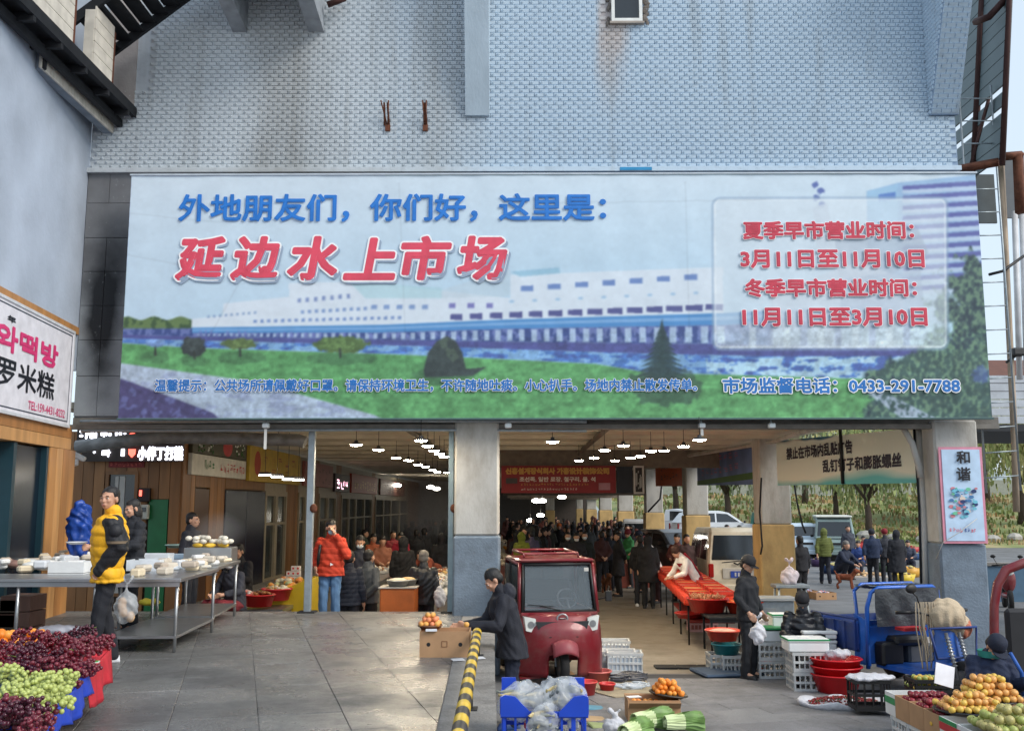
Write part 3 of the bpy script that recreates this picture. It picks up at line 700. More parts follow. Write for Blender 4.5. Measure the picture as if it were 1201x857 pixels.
IMG[..., 1] *= 1.0 + .02 * lowm[..., 0]
# crease shading, darkened into the print colour along lines
for (x0_, y0_, x1_, y1_) in ((150, 250, 260, 262), (150, 300, 240, 318), (300, 300, 205, 470), (470, 215, 480, 480), (806, 215, 812, 470), (640, 240, 900, 236), (140, 450, 230, 489), (152, 452, 200, 489)):
 L_ = math.hypot(x1_ - x0_, y1_ - y0_); t__ = np.clip(((XX - x0_) * (x1_ - x0_) + (YY - y0_) * (y1_ - y0_)) / L_ ** 2, 0, 1); dd_ = np.hypot(XX - x0_ - t__ * (x1_ - x0_), YY - y0_ - t__ * (y1_ - y0_) + 3 * (fbm(XX, YY, 20, 5) - .5))
 IMG *= (1 - .045 * np.exp(-(dd_ / 1.3) ** 2))[..., None]
IMG *= (1 + (fbm(XX, YY * 3, 40, 123)[..., None] - .5) * .03)
PRINT_GAIN = .92
lin_img = np.where(IMG <= .04045, IMG / 12.92, ((IMG + .055) / 1.055) ** 2.4)
lin_img = np.clip(lin_img * PRINT_GAIN, .01, .86)
billboard = thing("billboard", "huge blue and white market sign with red Chinese lettering across the facade", "billboard", (0, BY, bz0))
gx = bx0 + uu * BW; gz = bz0 + vv * BH; gy = BY + .012 * (fbm(uu * 40, vv * 14, 2.0, 5) - .5) + .004 * np.sin(gx * 9 + gz * 2) * (fbm(uu * 40, vv * 14, 3.0, 9))
vs = np.stack([gx, gy, gz], -1).reshape(-1, 3)
idx = np.arange((NU + 1) * (NV + 1)).reshape(NV + 1, NU + 1)
fa = np.stack([idx[:-1, :-1], idx[:-1, 1:], idx[1:, 1:], idx[1:, :-1]], -1).reshape(-1, 4)
me = bpy.data.meshes.new("printed_sheet"); me.vertices.add(len(vs)); me.vertices.foreach_set("co", vs.ravel())
me.loops.add(fa.size); me.loops.foreach_set("vertex_index", fa.ravel()); me.polygons.add(len(fa)); me.polygons.foreach_set("loop_start", np.arange(0, fa.size, 4)); me.update(calc_edges=True)
ca = me.color_attributes.new("print", 'FLOAT_COLOR', 'POINT'); ca.data.foreach_set("color", np.concatenate([lin_img, np.ones(lin_img.shape[:2] + (1,))], -1).ravel())
pmt = bpy.data.materials.new("printed_vinyl"); pmt.use_nodes = True; b = pmt.node_tree.nodes["Principled BSDF"]; at = pmt.node_tree.nodes.new("ShaderNodeVertexColor"); at.layer_name = "print"
pmt.node_tree.links.new(at.outputs[0], b.inputs["Base Color"]); b.inputs["Roughness"].default_value = .5
me.materials.append(pmt); me.polygons.foreach_set("use_smooth", [True] * len(fa))
so = bpy.data.objects.new("printed_sheet", me); col.objects.link(so); so.parent = billboard; so.location = -Vector(billboard.location)
mb = MB(); mb.box(((bx0 + bx1) / 2, BY + .06, (bz0 + bz1) / 2), (BW - .01, .07, BH - .01)); wb(mb, "backing_board", plain(150, 156, 164), billboard)
for (a, c, d) in (((bx0 + bx1) / 2, bz0 - .012, (BW + .04, .08, .024)), ((bx0 + bx1) / 2, bz1 + .012, (BW + .04, .08, .024))):
 wb(MB().box((a, BY + .02, c), d), "edge_trim", plain(70, 96, 96) if c < 5 else plain(190, 200, 210), billboard)
# struts holding it off the wall
for px in (250, 500, 750, 1000):
 wb(MB().box((P(px, 490, BY).x, BY + .28, bz0 + .05), (.05, .44, .05)), "bracket", dark_steel, billboard)
blue_i = plain(36, 120, 206, .5); red_i = plain(222, 76, 98, .5); white_i = plain(244, 246, 250, .5); shade_i = plain(150, 168, 190, .6); dred_i = plain(206, 62, 84, .5); bl2 = plain(40, 118, 196, .5)
def bt(body, x0, x1, yt, yb, m, lift=.024, bold=0, shear=0., outline=None, shadow=None, name="lettering"):
 def w(px, py): # photo pixel on the print -> sheet coordinates
  xl = 138 + (490 - py) * 17 / 287; xr = 1163 - (490 - py) * 18 / 285
  return bx0 + (px - xl) / (xr - xl) * BW, bz0 + (490 - py) / 285 * BH
 X0, Z0 = w(x0, yb); X1, Z1 = w(x1, yt); h = Z1 - Z0
 go = lambda nm, mm, dx, dz, b_, lf_: wtext(nm, body, (X0 + dx, BY, Z0 + dz), (1, 0, 0), (0, 0, 1), X1 - X0, h, mm, billboard, bold=b_, shear=shear, lift=lf_)
 if shadow: go("letter_shadow", shadow[0], shadow[1], -shadow[1], bold + .012, lift - .004)
 if outline: go("letter_outline", outline[0], 0, 0, bold + outline[1], lift - .002)
 go(name, m, 0, 0, bold, lift)
bt("外地朋友们，你们好，这里是：", 211, 712, 229, 261, blue_i, bold=.013)
for ch_, x0_, x1_, yt_ in (("延", 208, 264, 281), ("边", 273, 328, 281), ("水", 340, 396, 281), ("上", 406, 464, 283), ("市", 474, 530, 281), ("场", 540, 595, 281)):
 bt(ch_, x0_, x1_, yt_, 329, red_i, bold=.030, shear=.14, outline=(white_i, .026), shadow=(shade_i, .04))
for (s_, x0_, x1_, yt_, yb_) in (("夏季早市营业时间：", 874, 1071, 263, 283), ("3月11日至11月10日", 871, 1083, 297, 317), ("冬季早市营业时间：", 876, 1074, 331, 351), ("11月11日至3月10日", 873, 1086, 365, 385)):
 bt(s_, x0_, x1_, yt_, yb_, dred_i, bold=.013, outline=(white_i, .008))
bt("温馨提示：公共场所请佩戴好口罩。请保持环境卫生，不许随地吐痰。小心扒手。场地内禁止散发传单。", 182, 818, 446, 460, bl2, bold=.006, outline=(white_i, .007))
bt("市场监督电话：0433-291-7788", 849, 1124, 445, 462, bl2, bold=.008, outline=(white_i, .014))
# ================================================================== LEFT BUILDING (rice cake shop)
D_ = Vector((.11, -1, 0)); N_ = Vector((1, .11, 0)).normalized()
def lw_s(px): k = (px - 610) / F; return (k * FY - XL) / (.11 + k)
def LW(px, py, out=0.0):
 s = lw_s(px); Y = FY - s; p = P(px, py, Y); return Vector((XL + .11 * s, Y, p.z)) + N_ * out
def lquad(mb, x0, x1, z0, z1, out, th, mi=0):
 """box on the left wall between s-values"""
 a = Vector((XL, FY, 0)) + D_ * x0; b_ = Vector((XL, FY, 0)) + D_ * x1
 vs = []
 for zz in (z0, z1):
  for (q, o_) in ((a, out), (b_, out), (b_, out - th), (a, out - th)): v = q + N_ * o_; vs.append((v.x, v.y, zz))
 mb.add(vs, [(0, 1, 2, 3), (7, 6, 5, 4), (0, 4, 5, 1), (1, 5, 6, 2), (2, 6, 7, 3), (3, 7, 4, 0)], mi)
lb = thing("rice_cake_shop", "pale rendered side building with pine shopfront and teal door at the left edge", "building", (XL, FY, 0))
render_w = mat("pale_render", srgb(172, 183, 198), .8, var=.16, vs=1.1, bump=.25, bs=14)
zs_top = LW(73, 383).z; zs_bot = LW(73, 500).z
mb = MB(); lquad(mb, -.02, 9, 4.5, 12.2, 0, .3); wb(mb, "rendered_wall", render_w, lb)
mb = MB(); lquad(mb, .2, 9, PZ, 4.5, -.25, .3); wb(mb, "inner_wall", plain(150, 162, 172), lb)
# grime patch, damp staining
# pine fascia and post
s1 = lw_s(78)
mb = MB(); lquad(mb, s1 - .1, 9, zs_top - .08, zs_top + .03, .03, .2); o = wb(mb, "fascia_board", pine[0], lb)
for k, (za, zb_) in enumerate(((zs_bot - .16, zs_bot + .02), (zs_bot - .33, zs_bot - .165))):
 mb = MB(); lquad(mb, s1 - .1, 9, za, zb_, .02 - .004 * k, .3); wb(mb, "fascia_board", pine[(k + 1) % 3], lb)
sp0, sp1 = -.16, lw_s(57)
nb = 4
for k in range(nb):
 a = sp0 + (sp1 - sp0) * k / nb; b_ = sp0 + (sp1 - sp0) * (k + 1) / nb
 mb = MB(); lquad(mb, a + .004, b_ - .004, PZ, zs_bot - .335, .01 + random.uniform(0, .006), .3); wb(mb, "post_board", pine[k % 3], lb)
# sign
s2 = lw_s(73.5); sgn = thing("shop_sign", "white sign board with pink Korean and black Chinese lettering above the teal door", "sign", (XL, FY, zs_bot))
mb = MB(); lquad(mb, s2, 6, zs_bot + .0, zs_top - .09, .05, .1); wb(mb, "panel", plain(226, 224, 230, .45), sgn)
mb = MB()
for (a, b_, c, d) in ((s2 - .02, s2 + .02, zs_bot - .02, zs_top - .07), (s2 + .02, 6, zs_bot - .02, zs_bot + .02), (s2 + .02, 6, zs_top - .11, zs_top - .07)): lquad(mb, a, b_, c, d, .065, .1)
wb(mb, "frame", plain(206, 208, 212, .4), sgn)
mb = MB()
for (a, b_, c, d) in ((s2 + .07, s2 + .085, zs_bot + .06, zs_top - .15), (s2 + .085, 6, zs_bot + .06, zs_bot + .075), (s2 + .085, 6, zs_top - .165, zs_top - .15)): lquad(mb, a, b_, c, d, .054, .01)
wb(mb, "printed_border", plain(40, 50, 70, .5), sgn)
def lwt(body, px0, px1, pyt, pyb, m, bold, nm="lettering", ref=None):
 a = LW(px0, pyb); b_ = LW(px1, pyb); t_ = LW(px1, pyt); O = a + N_ * .056
 # keep the row horizontal in the world: height taken at the right end
 wtext(nm, body, (O.x, O.y, b_.z), (b_ - a).xy.to_3d(), (0, 0, 1), (b_ - a).xy.length, t_.z - b_.z, m, sgn, bold=bold, lift=.002)
pink = plain(220, 60, 120, .5); ink = plain(28, 28, 36, .5)
lwt("와떡방", -22, 55, 408, 433, pink, .018)
lwt("打罗米糕", -48, 53, 440, 469, ink, .008)
lwt("TEL:159-4431-8232", 23, 67.5, 481, 490, pink, .001)
lwt("年", -9, 1, 373, 380, ink, .004)
# door
tealf = plain(20, 52, 62, .4); doord = plain(14, 30, 44, .22)
sd0, sd1 = lw_s(57) , lw_s(16)
dr = thing("x", "", "")if False else None
mb = MB(); lquad(mb, sd0 + .01, sd0 + .09, PZ, zs_bot - .34, .0, .2); fr = wb(mb, "door_frame", tealf, lb)
mb = MB(); lquad(mb, sd1 - .1, sd1, PZ, zs_bot - .34, -.01, .2); wb(mb, "door_frame", tealf, lb)
mb = MB(); lquad(mb, sd0 + .09, sd1 - .1, PZ + .02, zs_bot - .36, -.08, .05); door = wb(mb, "door", doord, lb)
hq = LW(53, 600, .04)
h_ = MB().box((0, 0, 0), (.03, .05, .34), bev=.008).tube([(.02, 0, .05), (.09, 0, .05), (.09, -.14, .05)], .012, 6).build("handle", mat("brass", srgb(170, 140, 84), .35, .8), door)
h_.location = hq - Vector(lb.location)
# steel platform, tiled beam and stair high on the left --------------------------------------
white_strip = mat("white_strip_tile", srgb(206, 200, 188), .5, var=.15, vs=6)
up = thing("overhead_landing", "blackened steel landing with tiled beam and parapet high in the left corner", "landing", (XL, FY - 2, 8))
bxr = P(132, 150, FY).x; bz_lo, bz_hi = P(132, 157, FY).z, P(132, 136, FY).z
yb0 = 12.55
mb = MB(); mb.box(((XL + bxr) / 2 + .1, (FY + yb0) / 2, (bz_lo + bz_hi) / 2), (bxr - XL - .2, FY - yb0, bz_hi - bz_lo)); wb(mb, "beam", plain(128, 138, 150, .8, var=.2), up)
y = FY - .02; k = 0
while y > yb0:
 for r_ in (0,):
  mb = MB(); mb.box((bxr + .012, y - .045, (bz_lo + bz_hi) / 2 + .0), (.03, .084, bz_hi - bz_lo)); o = wb(mb, "strip_tile", white_strip, up)
 y -= .092
# dark landing
lx1 = P(160, 133, FY).x; lz0 = P(160, 137, FY).z;
mb = MB(); mb.box(((XL - .5 + lx1) / 2, FY - 2.5, lz0 + .05), (lx1 - XL + .5, 5.0, .05)); wb(mb, "deck_plate", dark_steel, up)
mb = MB(); mb.box((lx1 - .03, FY - 2.5, lz0 + .06), (.07, 5.0, .16)); wb(mb, "edge_channel", dark_steel, up)
for k in range(7):
 mb = MB(); mb.box(((XL + lx1) / 2, FY - .3 - k * .75, lz0 - .03), (lx1 - XL, .07, .13)); wb(mb, "joist", dark_steel, up)
mb = MB(); mb.box((XL + .45, FY - 2.5, lz0 - .12), (.08, 5, .12)); wb(mb, "joist", dark_steel, up)
mb = MB(); mb.tube([(bxr + .02, yb0 + .02, bz_lo), (bxr + .02, yb0 + .02, lz0 + .1)], .05, 4); wb(mb, "brace", dark_steel, up)
# parapet sections
for (ya, yb_, zt) in ((13.35, 14.0, lz0 + 1.0), (10.9, 12.7, lz0 + 2.0)):
 mb = MB(); mb.box((lx1 - .12, (ya + yb_) / 2, (lz0 + .15 + zt) / 2), (.14, yb_ - ya, zt - lz0 - .15)); q = wb(mb, "parapet", white_strip, up)
 z = lz0 + .16
 while z < zt - .05:
  MB().box((lx1 - .04, (ya + yb_) / 2, z + .09), (.02, yb_ - ya - .01, .17)).build("tile_course", white_strip, q); z += .18
 mb = MB(); mb.box((lx1 - .12, yb_ + .04, (lz0 + .15 + zt) / 2), (.16, .07, zt - lz0 - .15)); wb(mb, "rough_brick_edge", rust, up)
# plaster patch behind the landing
mb = MB(); mb.box(((P(126, 80, FY).x + P(160, 80, FY).x) / 2, FY - .0, (lz0 + 11.6) / 2 + .1), (P(160, 80, FY).x - P(126, 80, FY).x, .05, 11.6 - lz0 - .1)); wb(mb, "plaster_patch", mat("stained_plaster", srgb(170, 162, 158), .85, var=.2, vs=2.5, bump=.3), bld)
# stair
st = thing("steel_stair", "black steel stair rising to the right from the overhead landing", "stair", (lx1, FY - .7, lz0))
sa, sb = P(126, 66, FY - .35), P(226, -8, FY - .35)
for (yy, nm) in ((FY - .35, "stringer"), (FY - 1.5, "stringer")):
 mb = MB(); d = (sb - sa); a0 = Vector((sa.x, yy, sa.z)) - d * .05; b0 = Vector((sb.x, yy, sb.z)) + d * .9
 mb.add([(a0.x, yy - .03, a0.z - .08), (b0.x, yy - .03, b0.z - .08), (b0.x, yy - .03, b0.z + .1), (a0.x, yy - .03, a0.z + .1), (a0.x, yy + .03, a0.z - .08), (b0.x, yy + .03, b0.z - .08), (b0.x, yy + .03, b0.z + .1), (a0.x, yy + .03, a0.z + .1)],
           [(0, 1, 2, 3), (7, 6, 5, 4), (0, 4, 5, 1), (1, 5, 6, 2), (2, 6, 7, 3), (3, 7, 4, 0)])
 wb(mb, "stringer", dark_steel, st)
for k in range(9):
 f_ = (k + .5) / 8 * 1.1; c = sa + (sb - sa) * f_
 mb = MB(); mb.box((c.x, FY - .925, c.z + .04), (.24, 1.08, .03)); wb(mb, "tread", dark_steel, st)
mb = MB(); mb.tube([(sa.x, FY - .35, lz0), (sa.x, FY - .35, sa.z + .05)], .045, 4); wb(mb, "post", dark_steel, st)
# overhead balcony box (centre left)
ob = thing("overhead_balcony", "underside of a grey box balcony projecting between two brackets high on the wall", "balcony", (P(318, 40, FY).x, FY, 10.3))
za = P(318, 38, FY).z; xs = [P(q, 38, FY).x for q in (273, 290, 362, 380)]
for (a, b_) in ((xs[0], xs[1]), (xs[2], xs[3])):
 mb = MB(); mb.prism([(FY, za), (FY, za + 1.6), (FY - 1.6, za + 1.6), (FY - 1.6, za + .25)], a, b_, 'X'); wb(mb, "bracket", plain(150, 156, 162, .7, var=.2), ob)
mb = MB(); mb.box(((xs[1] + xs[2]) / 2, FY - .8, za + .6), (xs[2] - xs[1], 1.6, .08)); wb(mb, "soffit", plain(96, 102, 108, .8, var=.25), ob)
mb = MB(); mb.tube([P(384, 6, FY - .2), P(405, -2, FY - .2)], .05, 6); wb(mb, "rusty_stub", brown_steel, ob)

# ================================================================== INTERIOR SHOPS
sh = thing("shop_row", "row of varnished pine shopfronts along the dim left side of the market hall", "shops", (-6.2, 18, 0))
wx0, wx1 = -9.4, -6.2; WY = 18.0
# end wall boards, face to camera
x = wx0; k = 0; bw = .2
door_x0, door_x1 = P(175, 600, WY).x, P(197, 600, WY).x; wn0, wn1 = P(128, 560, WY).x, P(160, 560, WY).x
dz = P(185, 585, WY).z; wz = P(140, 555, WY).z
MB().box((-7.8 + 6.2, WY + .12 - 18, 1.9), (3.2, .16, 3.8)).build("backing_wall", plain(60, 44, 30), sh)
while x < wx1 - .01:
 z0 = 0
 if door_x0 - .12 < x + bw / 2 < door_x1 + .1: z0 = dz
 if wn0 - .02 < x + bw / 2 < wn1 + .02: z0 = wz
 mb = MB(); mb.box((x + bw / 2, WY, (z0 + 3.8) / 2), (bw - .01, .03 + random.uniform(0, .008), 3.8 - z0)); wb(mb, "wall_board", shop_pine[k % 3], sh); x += bw; k += 1
mb = MB(); mb.box(((door_x0 + door_x1) / 2, WY, dz / 2), (door_x1 - door_x0, .04, dz - .02)); wb(mb, "green_door", plain(24, 104, 60, .35), sh)
mb = MB(); mb.box(((wn0 + wn1) / 2, WY + .02, wz - 1.1), (wn1 - wn0, .03, 2.2)); wb(mb, "window", glassd, sh)
rect_frame(wn0 - .05, wn1 + .05, wz - 2.2, wz + .04, WY - .02, .06, .05, shop_pine[1], "window_frame", sh)
for q in (.3, .5): wb(MB().box((wn0 + (wn1 - wn0) * q, WY - .0, wz - 1.1), (.06 if q == .3 else .1, .02, 2.1)), "curtain", plain(170, 170, 166), sh)
# receding wall
Y0 = 18.0; bays = [("boards", 18, 18.7), ("dark_door", 18.7, 19.6), ("boards", 19.6, 20.6), ("door", 20.6, 23.8), ("glazed", 23.8, 26), ("boards", 26, 27.4), ("glazed", 27.4, 29.2), ("boards", 29.2, 30.2), ("glazed", 30.2, 33), ("boards", 33, 34), ("glazed", 34, 37), ("glazed", 37, 41), ("boards", 41, 42), ("glazed", 42, 47), ("glazed", 47, 54), ("boards", 54, 60)]
MB().box((-.14, 23.3, 1.9), (.2, 46, 3.8)).build("backing_wall", plain(74, 62, 50), sh)
navy_door = plain(16, 24, 44, .25); cream_fr = plain(150, 140, 120, .5); shop_glass = mat("shop_glass", srgb(60, 68, 70), .12, var=.4, vs=.8)
for (kd, a, b_) in bays:
 L = b_ - a; ym = (a + b_) / 2 - 18
 if kd == "boards":
  n_ = max(2, round(L / .25))
  for i in range(n_):
   MB().box((0, a - 18 + (i + .5) * L / n_, 1.9), (.06 + random.uniform(0, .01), L / n_ - .012, 3.8)).build("wall_board", shop_pine[i % 3], sh)
 else:
  MB().box((0, ym, 3.3), (.07, L, 1.0)).build("lintel", shop_pine[1] if kd != "glazed" else cream_fr, sh)
  nl = 2 if L > 1.5 else 1
  for i in range(nl):
   y0_ = a - 18 + i * L / nl; l_ = L / nl
   if kd == "door": MB().box((.03, y0_ + l_ / 2, 1.4), (.06, l_ - .03, 2.75), bev=.01).build("door_leaf", navy_door, sh)
   elif kd == "dark_door": MB().box((.0, y0_ + l_ / 2, 1.4), (.06, l_ - .03, 2.75), bev=.01).build("door_leaf", plain(70, 44, 28, .4), sh)
   else:
    fr = MB().box((.02, y0_ + .06, 1.4), (.1, .12, 2.8)).box((.02, y0_ + l_ - .06, 1.4), (.1, .12, 2.8)).box((.02, y0_ + l_ / 2, 2.74), (.1, l_ - .24, .12)).box((.02, y0_ + l_ / 2, .35), (.1, l_ - .24, .7)).box((.02, y0_ + l_ / 2, 2.0), (.08, l_ - .24, .06)).build("glazed_door", cream_fr, sh)
    MB().box((.0, y0_ + l_ / 2, 1.7), (.03, l_ - .2, 2.1)).build("pane", shop_glass, fr)
for k, (w_, h_) in enumerate(((1.15, .32), (.75, .64))):
 mb = MB(); mb.box((-6.2 + w_ / 2 + .05, 36, h_ / 2), (w_, 34, h_)); q = wb(mb, "walkway_step", concrete, sh)
# shop signs on the receding wall
def scribble(name, n_, O, U, V, w_, h_, m, parent, seed=1, lift=.004, world=True):
 """unreadable far lettering: clumps of short strokes"""
 r_ = random.Random(seed); O, U, V = Vector(O), Vector(U).normalized(), Vector(V).normalized(); N = U.cross(V); mb = MB(); cw = w_ / n_
 for i in range(n_):
  for j in range(r_.randint(4, 6)):
   t_ = max(h_ * .09, .006)
   if r_.random() < .5: a = (r_.uniform(.05, .3), r_.uniform(.05, .95)); d = (r_.uniform(.35, .6), 0)
   else: a = (r_.uniform(.1, .85), r_.uniform(0, .4)); d = (r_.uniform(-.06, .06), r_.uniform(.35, .6))
   p0 = O + U * ((i + a[0] * .9) * cw) + V * (a[1] * h_) + N * (lift + .0004 * j); p1 = p0 + U * (d[0] * cw * .9) + V * (d[1] * h_)
   n2 = (V if d[1] == 0 else U) * (t_ / 2)
   mb.quad(p0 - n2, p1 - n2, p1 + n2, p0 + n2)
 o = mb.build(name, m, parent, fixn=False)
 if world and parent is not None: o.location = -Vector(parent.location)
 return o
wb(MB().box((-5.6, 61, 2), (3.6, .2, 4)), 'end_wall', plain(170, 164, 156, .8), bld)
def wallsign(y0_, y1_, z0, z1, color, label, txt=None, tc=(200, 40, 40), rows=1, lit=0, x=-6.12, name="shop_sign", real=None, border=None):
 t = thing(name, label, "sign", (x, (y0_ + y1_) / 2, z0))
 m = plain(*color, .5)
 MB().box((0, 0, (z1 - z0) / 2), (.08, y1_ - y0_, z1 - z0), bev=.008).build("panel", m, t)
 # text reads left to right seen from the aisle: towards +Y
 H = z1 - z0; L = y1_ - y0_; tm = plain(*tc, .5) if not lit else mat("led_%d_%d_%d" % tc, srgb(*tc), .5, emit=srgb(*tc), es=lit)
 if real: text_on("lettering", real, (.045, -L * .42, H * .3), (0, 1, 0), (0, 0, 1), L * .84, H * .42, tm, t, bold=H * .03)
 elif txt:
  for r_ in range(rows):
   scribble("lettering", txt, (.045, -L * .42, H * (.15 + .75 * (rows - 1 - r_) / rows)), (0, 1, 0), (0, 0, 1), L * .84, H * .55 / rows, tm, t, seed=int(y0_ * 7 + r_), world=False)
 return t
ws = wallsign(18.2, 21.8, 3.02, 3.42, (200, 198, 186), "long white shop sign with green and red print under a produce photo strip", 0)
scribble("lettering", 3, (.045, -1.1, .08), (0, 1, 0), (0, 0, 1), .7, .24, plain(30, 110, 60), ws, 3, world=False); scribble("lettering", 8, (.045, -.1, .08), (0, 1, 0), (0, 0, 1), 1.8, .2, plain(196, 60, 60), ws, 4, world=False)
t = wallsign(18.2, 21.8, 3.43, 3.86, (64, 62, 44), "produce photo strip with a red fruit above the long white shop sign", 0)
mb = MB(); mb.ell((.03, .4, .2), (.03, .36, .19), 0, 12, 8); mb.build("red_fruit", plain(170, 60, 60), t)
mb = MB()
for k in range(60): mb.ell((.04, random.choice((random.uniform(-1.6, -.5), random.uniform(.9, 1.6))), random.uniform(.04, .38)), .025, random.choice((0, 1)), 5, 4)
mb.build("printed_spots", [plain(60, 100, 56), plain(220, 220, 210)], t)
yl = wallsign(22.1, 27.2, 3.0, 3.8, (190, 160, 56), "yellow shop sign with a red medallion facing the left aisle", 6, (150, 60, 40), 2)
MB().lathe((.045, -1.9, .42), [(.0, .0), (.28, .0)], 20, M=Matrix.Rotation(PI / 2, 4, 'Y')).build("medallion", plain(176, 70, 50), yl)
wallsign(27.8, 32, 3.0, 3.7, (150, 90, 84), "dull pink shop sign after the yellow one in the left aisle", 7, (90, 40, 40), 2)
wallsign(32.4, 35.2, 2.9, 3.5, (40, 24, 28), "dark shop sign with glowing pink and white letters in the left aisle", 3, (255, 190, 210), 1, lit=4)
wallsign(35.6, 42, 2.9, 3.6, (160, 66, 50), "long orange red shop sign beyond the glowing dark one", 9, (220, 170, 90), 1)
wallsign(43, 52, 2.9, 3.6, (120, 70, 60), "far brown shop sign near the end of the left aisle", 9, (210, 180, 150), 1)
# LED sign on the end wall
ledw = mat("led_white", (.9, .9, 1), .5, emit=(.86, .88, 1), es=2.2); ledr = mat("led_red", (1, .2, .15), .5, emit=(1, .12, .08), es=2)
led = thing("led_sign", "glowing white letter sign with a red shield over the pine wall at left", "sign", P(150, 545, 17.8))
def on_end(nm, body, x0, x1, yt, yb, m, bold, parent, Y=17.8, parent_loc=True):
 a = P(x0, yb, Y); b_ = P(x1, yt, Y)
 wtext(nm, body, (a.x, Y, a.z), (1, 0, 0), (0, 0, 1), b_.x - a.x, b_.z - a.z, m, parent, bold=bold, lift=.02)
mb = MB(); a, b_ = P(96, 541, 17.84), P(216, 520, 17.84); mb.box(((a.x + b_.x) / 2, 17.84, (a.z + b_.z) / 2), (b_.x - a.x, .05, b_.z - a.z)); wb(mb, "panel", plain(44, 34, 30), led)
on_end("lettering", "小伴丁打糕", 162, 215, 524, 539, ledw, .012, led)
on_end("lettering", "라", 120, 130, 527, 535, ledw, .01, led); on_end("lettering", "l", 143, 146, 527, 534, ledw, .014, led); on_end("lettering", "'", 110, 112, 528, 531, ledw, .01, led)
mb = MB(); c = P(154.5, 531, 17.75); mb.prism([(c.x - .06, c.z + .07), (c.x + .06, c.z + .07), (c.x + .055, c.z - .02), (c.x, c.z - .08), (c.x - .055, c.z - .02)], 17.74, 17.78, 'Y'); wb(mb, "shield", ledr, led)
led_reflection = thing("led_sign", "upper strip of small glowing white and red letters under the beam at left", "sign", P(130, 515, 16.6))  # glowing strip added to imitate the lit sign's reflection, not a second sign
mb = MB(); a, b_ = P(90, 517, 16.64), P(180, 503, 16.64); mb.box(((a.x + b_.x) / 2, 16.66, (a.z + b_.z) / 2), (b_.x - a.x, .05, b_.z - a.z)); wb(mb, "panel", plain(28, 24, 24), led_reflection)
for (tx, x0, x1, yt, yb) in ((":", 94, 98, 505, 512), ("rüi", 101, 114, 506, 514), ("中", 119, 126, 506, 512), ("*", 128, 131, 508, 511), ("''", 136, 143, 507, 511), (":", 146, 148, 508, 511)): on_end("lettering", tx, x0, x1, yt, yb, ledw, .01, led_reflection, 16.6)
mb = MB(); mb.ell(P(155.5, 509, 16.6), (.055, .02, .025), seg=10, rings=6); wb(mb, "red_light", ledr, led_reflection)  # glowing ellipse imitating the red shield's reflection
rp = thing("red_plaque", "small red lettered plaque on the pine wall over the window", "sign", P(148, 546, 17.95))
mb = MB(); a, b_ = P(127, 548, 17.95), P(169, 541, 17.95); mb.box(((a.x + b_.x) / 2, 17.97, (a.z + b_.z) / 2), (b_.x - a.x, .02, b_.z - a.z)); wb(mb, "panel", plain(120, 30, 32), rp)
scribble("lettering", 8, (a.x + .03, 17.955, a.z + .015), (1, 0, 0), (0, 0, 1), b_.x - a.x - .06, b_.z - a.z - .03, plain(196, 90, 80), rp, 5)
ck = thing("led_clock", "black counter box with one glowing red digit beside the green door", "clock", P(169, 580, 17.9))
mb = MB(); a, b_ = P(162, 588, 17.9), P(176, 572, 17.9); mb.box(((a.x + b_.x) / 2, 17.93, (a.z + b_.z) / 2), (b_.x - a.x, .08, b_.z - a.z), bev=.01); wb(mb, "case", plain(30, 16, 18), ck)
on_end("digit", "1", 164, 166.5, 575, 581, ledr, .008, ck, 17.88)
mt = thing("meter_box", "white electricity meter box below the red digit counter", "meter", P(168, 600, 17.9))
MB().box((0, 0, 0), (.2, .1, .26), bev=.015).build("case", plain(180, 180, 172), mt); MB().box((0, -.055, .04), (.13, .015, .08)).build("dial_window", glassd, mt)
cam_t = thing("security_camera", "white security camera on the pine post under the left beam", "camera", P(92, 535, 15.3))
MB().box((0, 0, 0), (.24, .09, .08), bev=.02, M=Euler((0, .45, 0)).to_matrix().to_4x4()).build("housing", plain(214, 216, 218, .4), cam_t)
MB().tube([(-.02, 0, -.04), (-.02, 0, -.12), (-.1, 0, -.14)], .03, 8).build("arm", plain(200, 202, 204, .4), cam_t)
# old air duct under the ceiling
mb = MB(); mb.tube([P(90, 524, 16.2), P(190, 512, 16.2), P(350, 516, 17), P(358, 519, 17)], .11, 10); wb(mb, "foil_duct", mat("crumpled_foil", srgb(140, 140, 140), .5, .3, var=.3, vs=6, bump=.8, bs=12), bld)

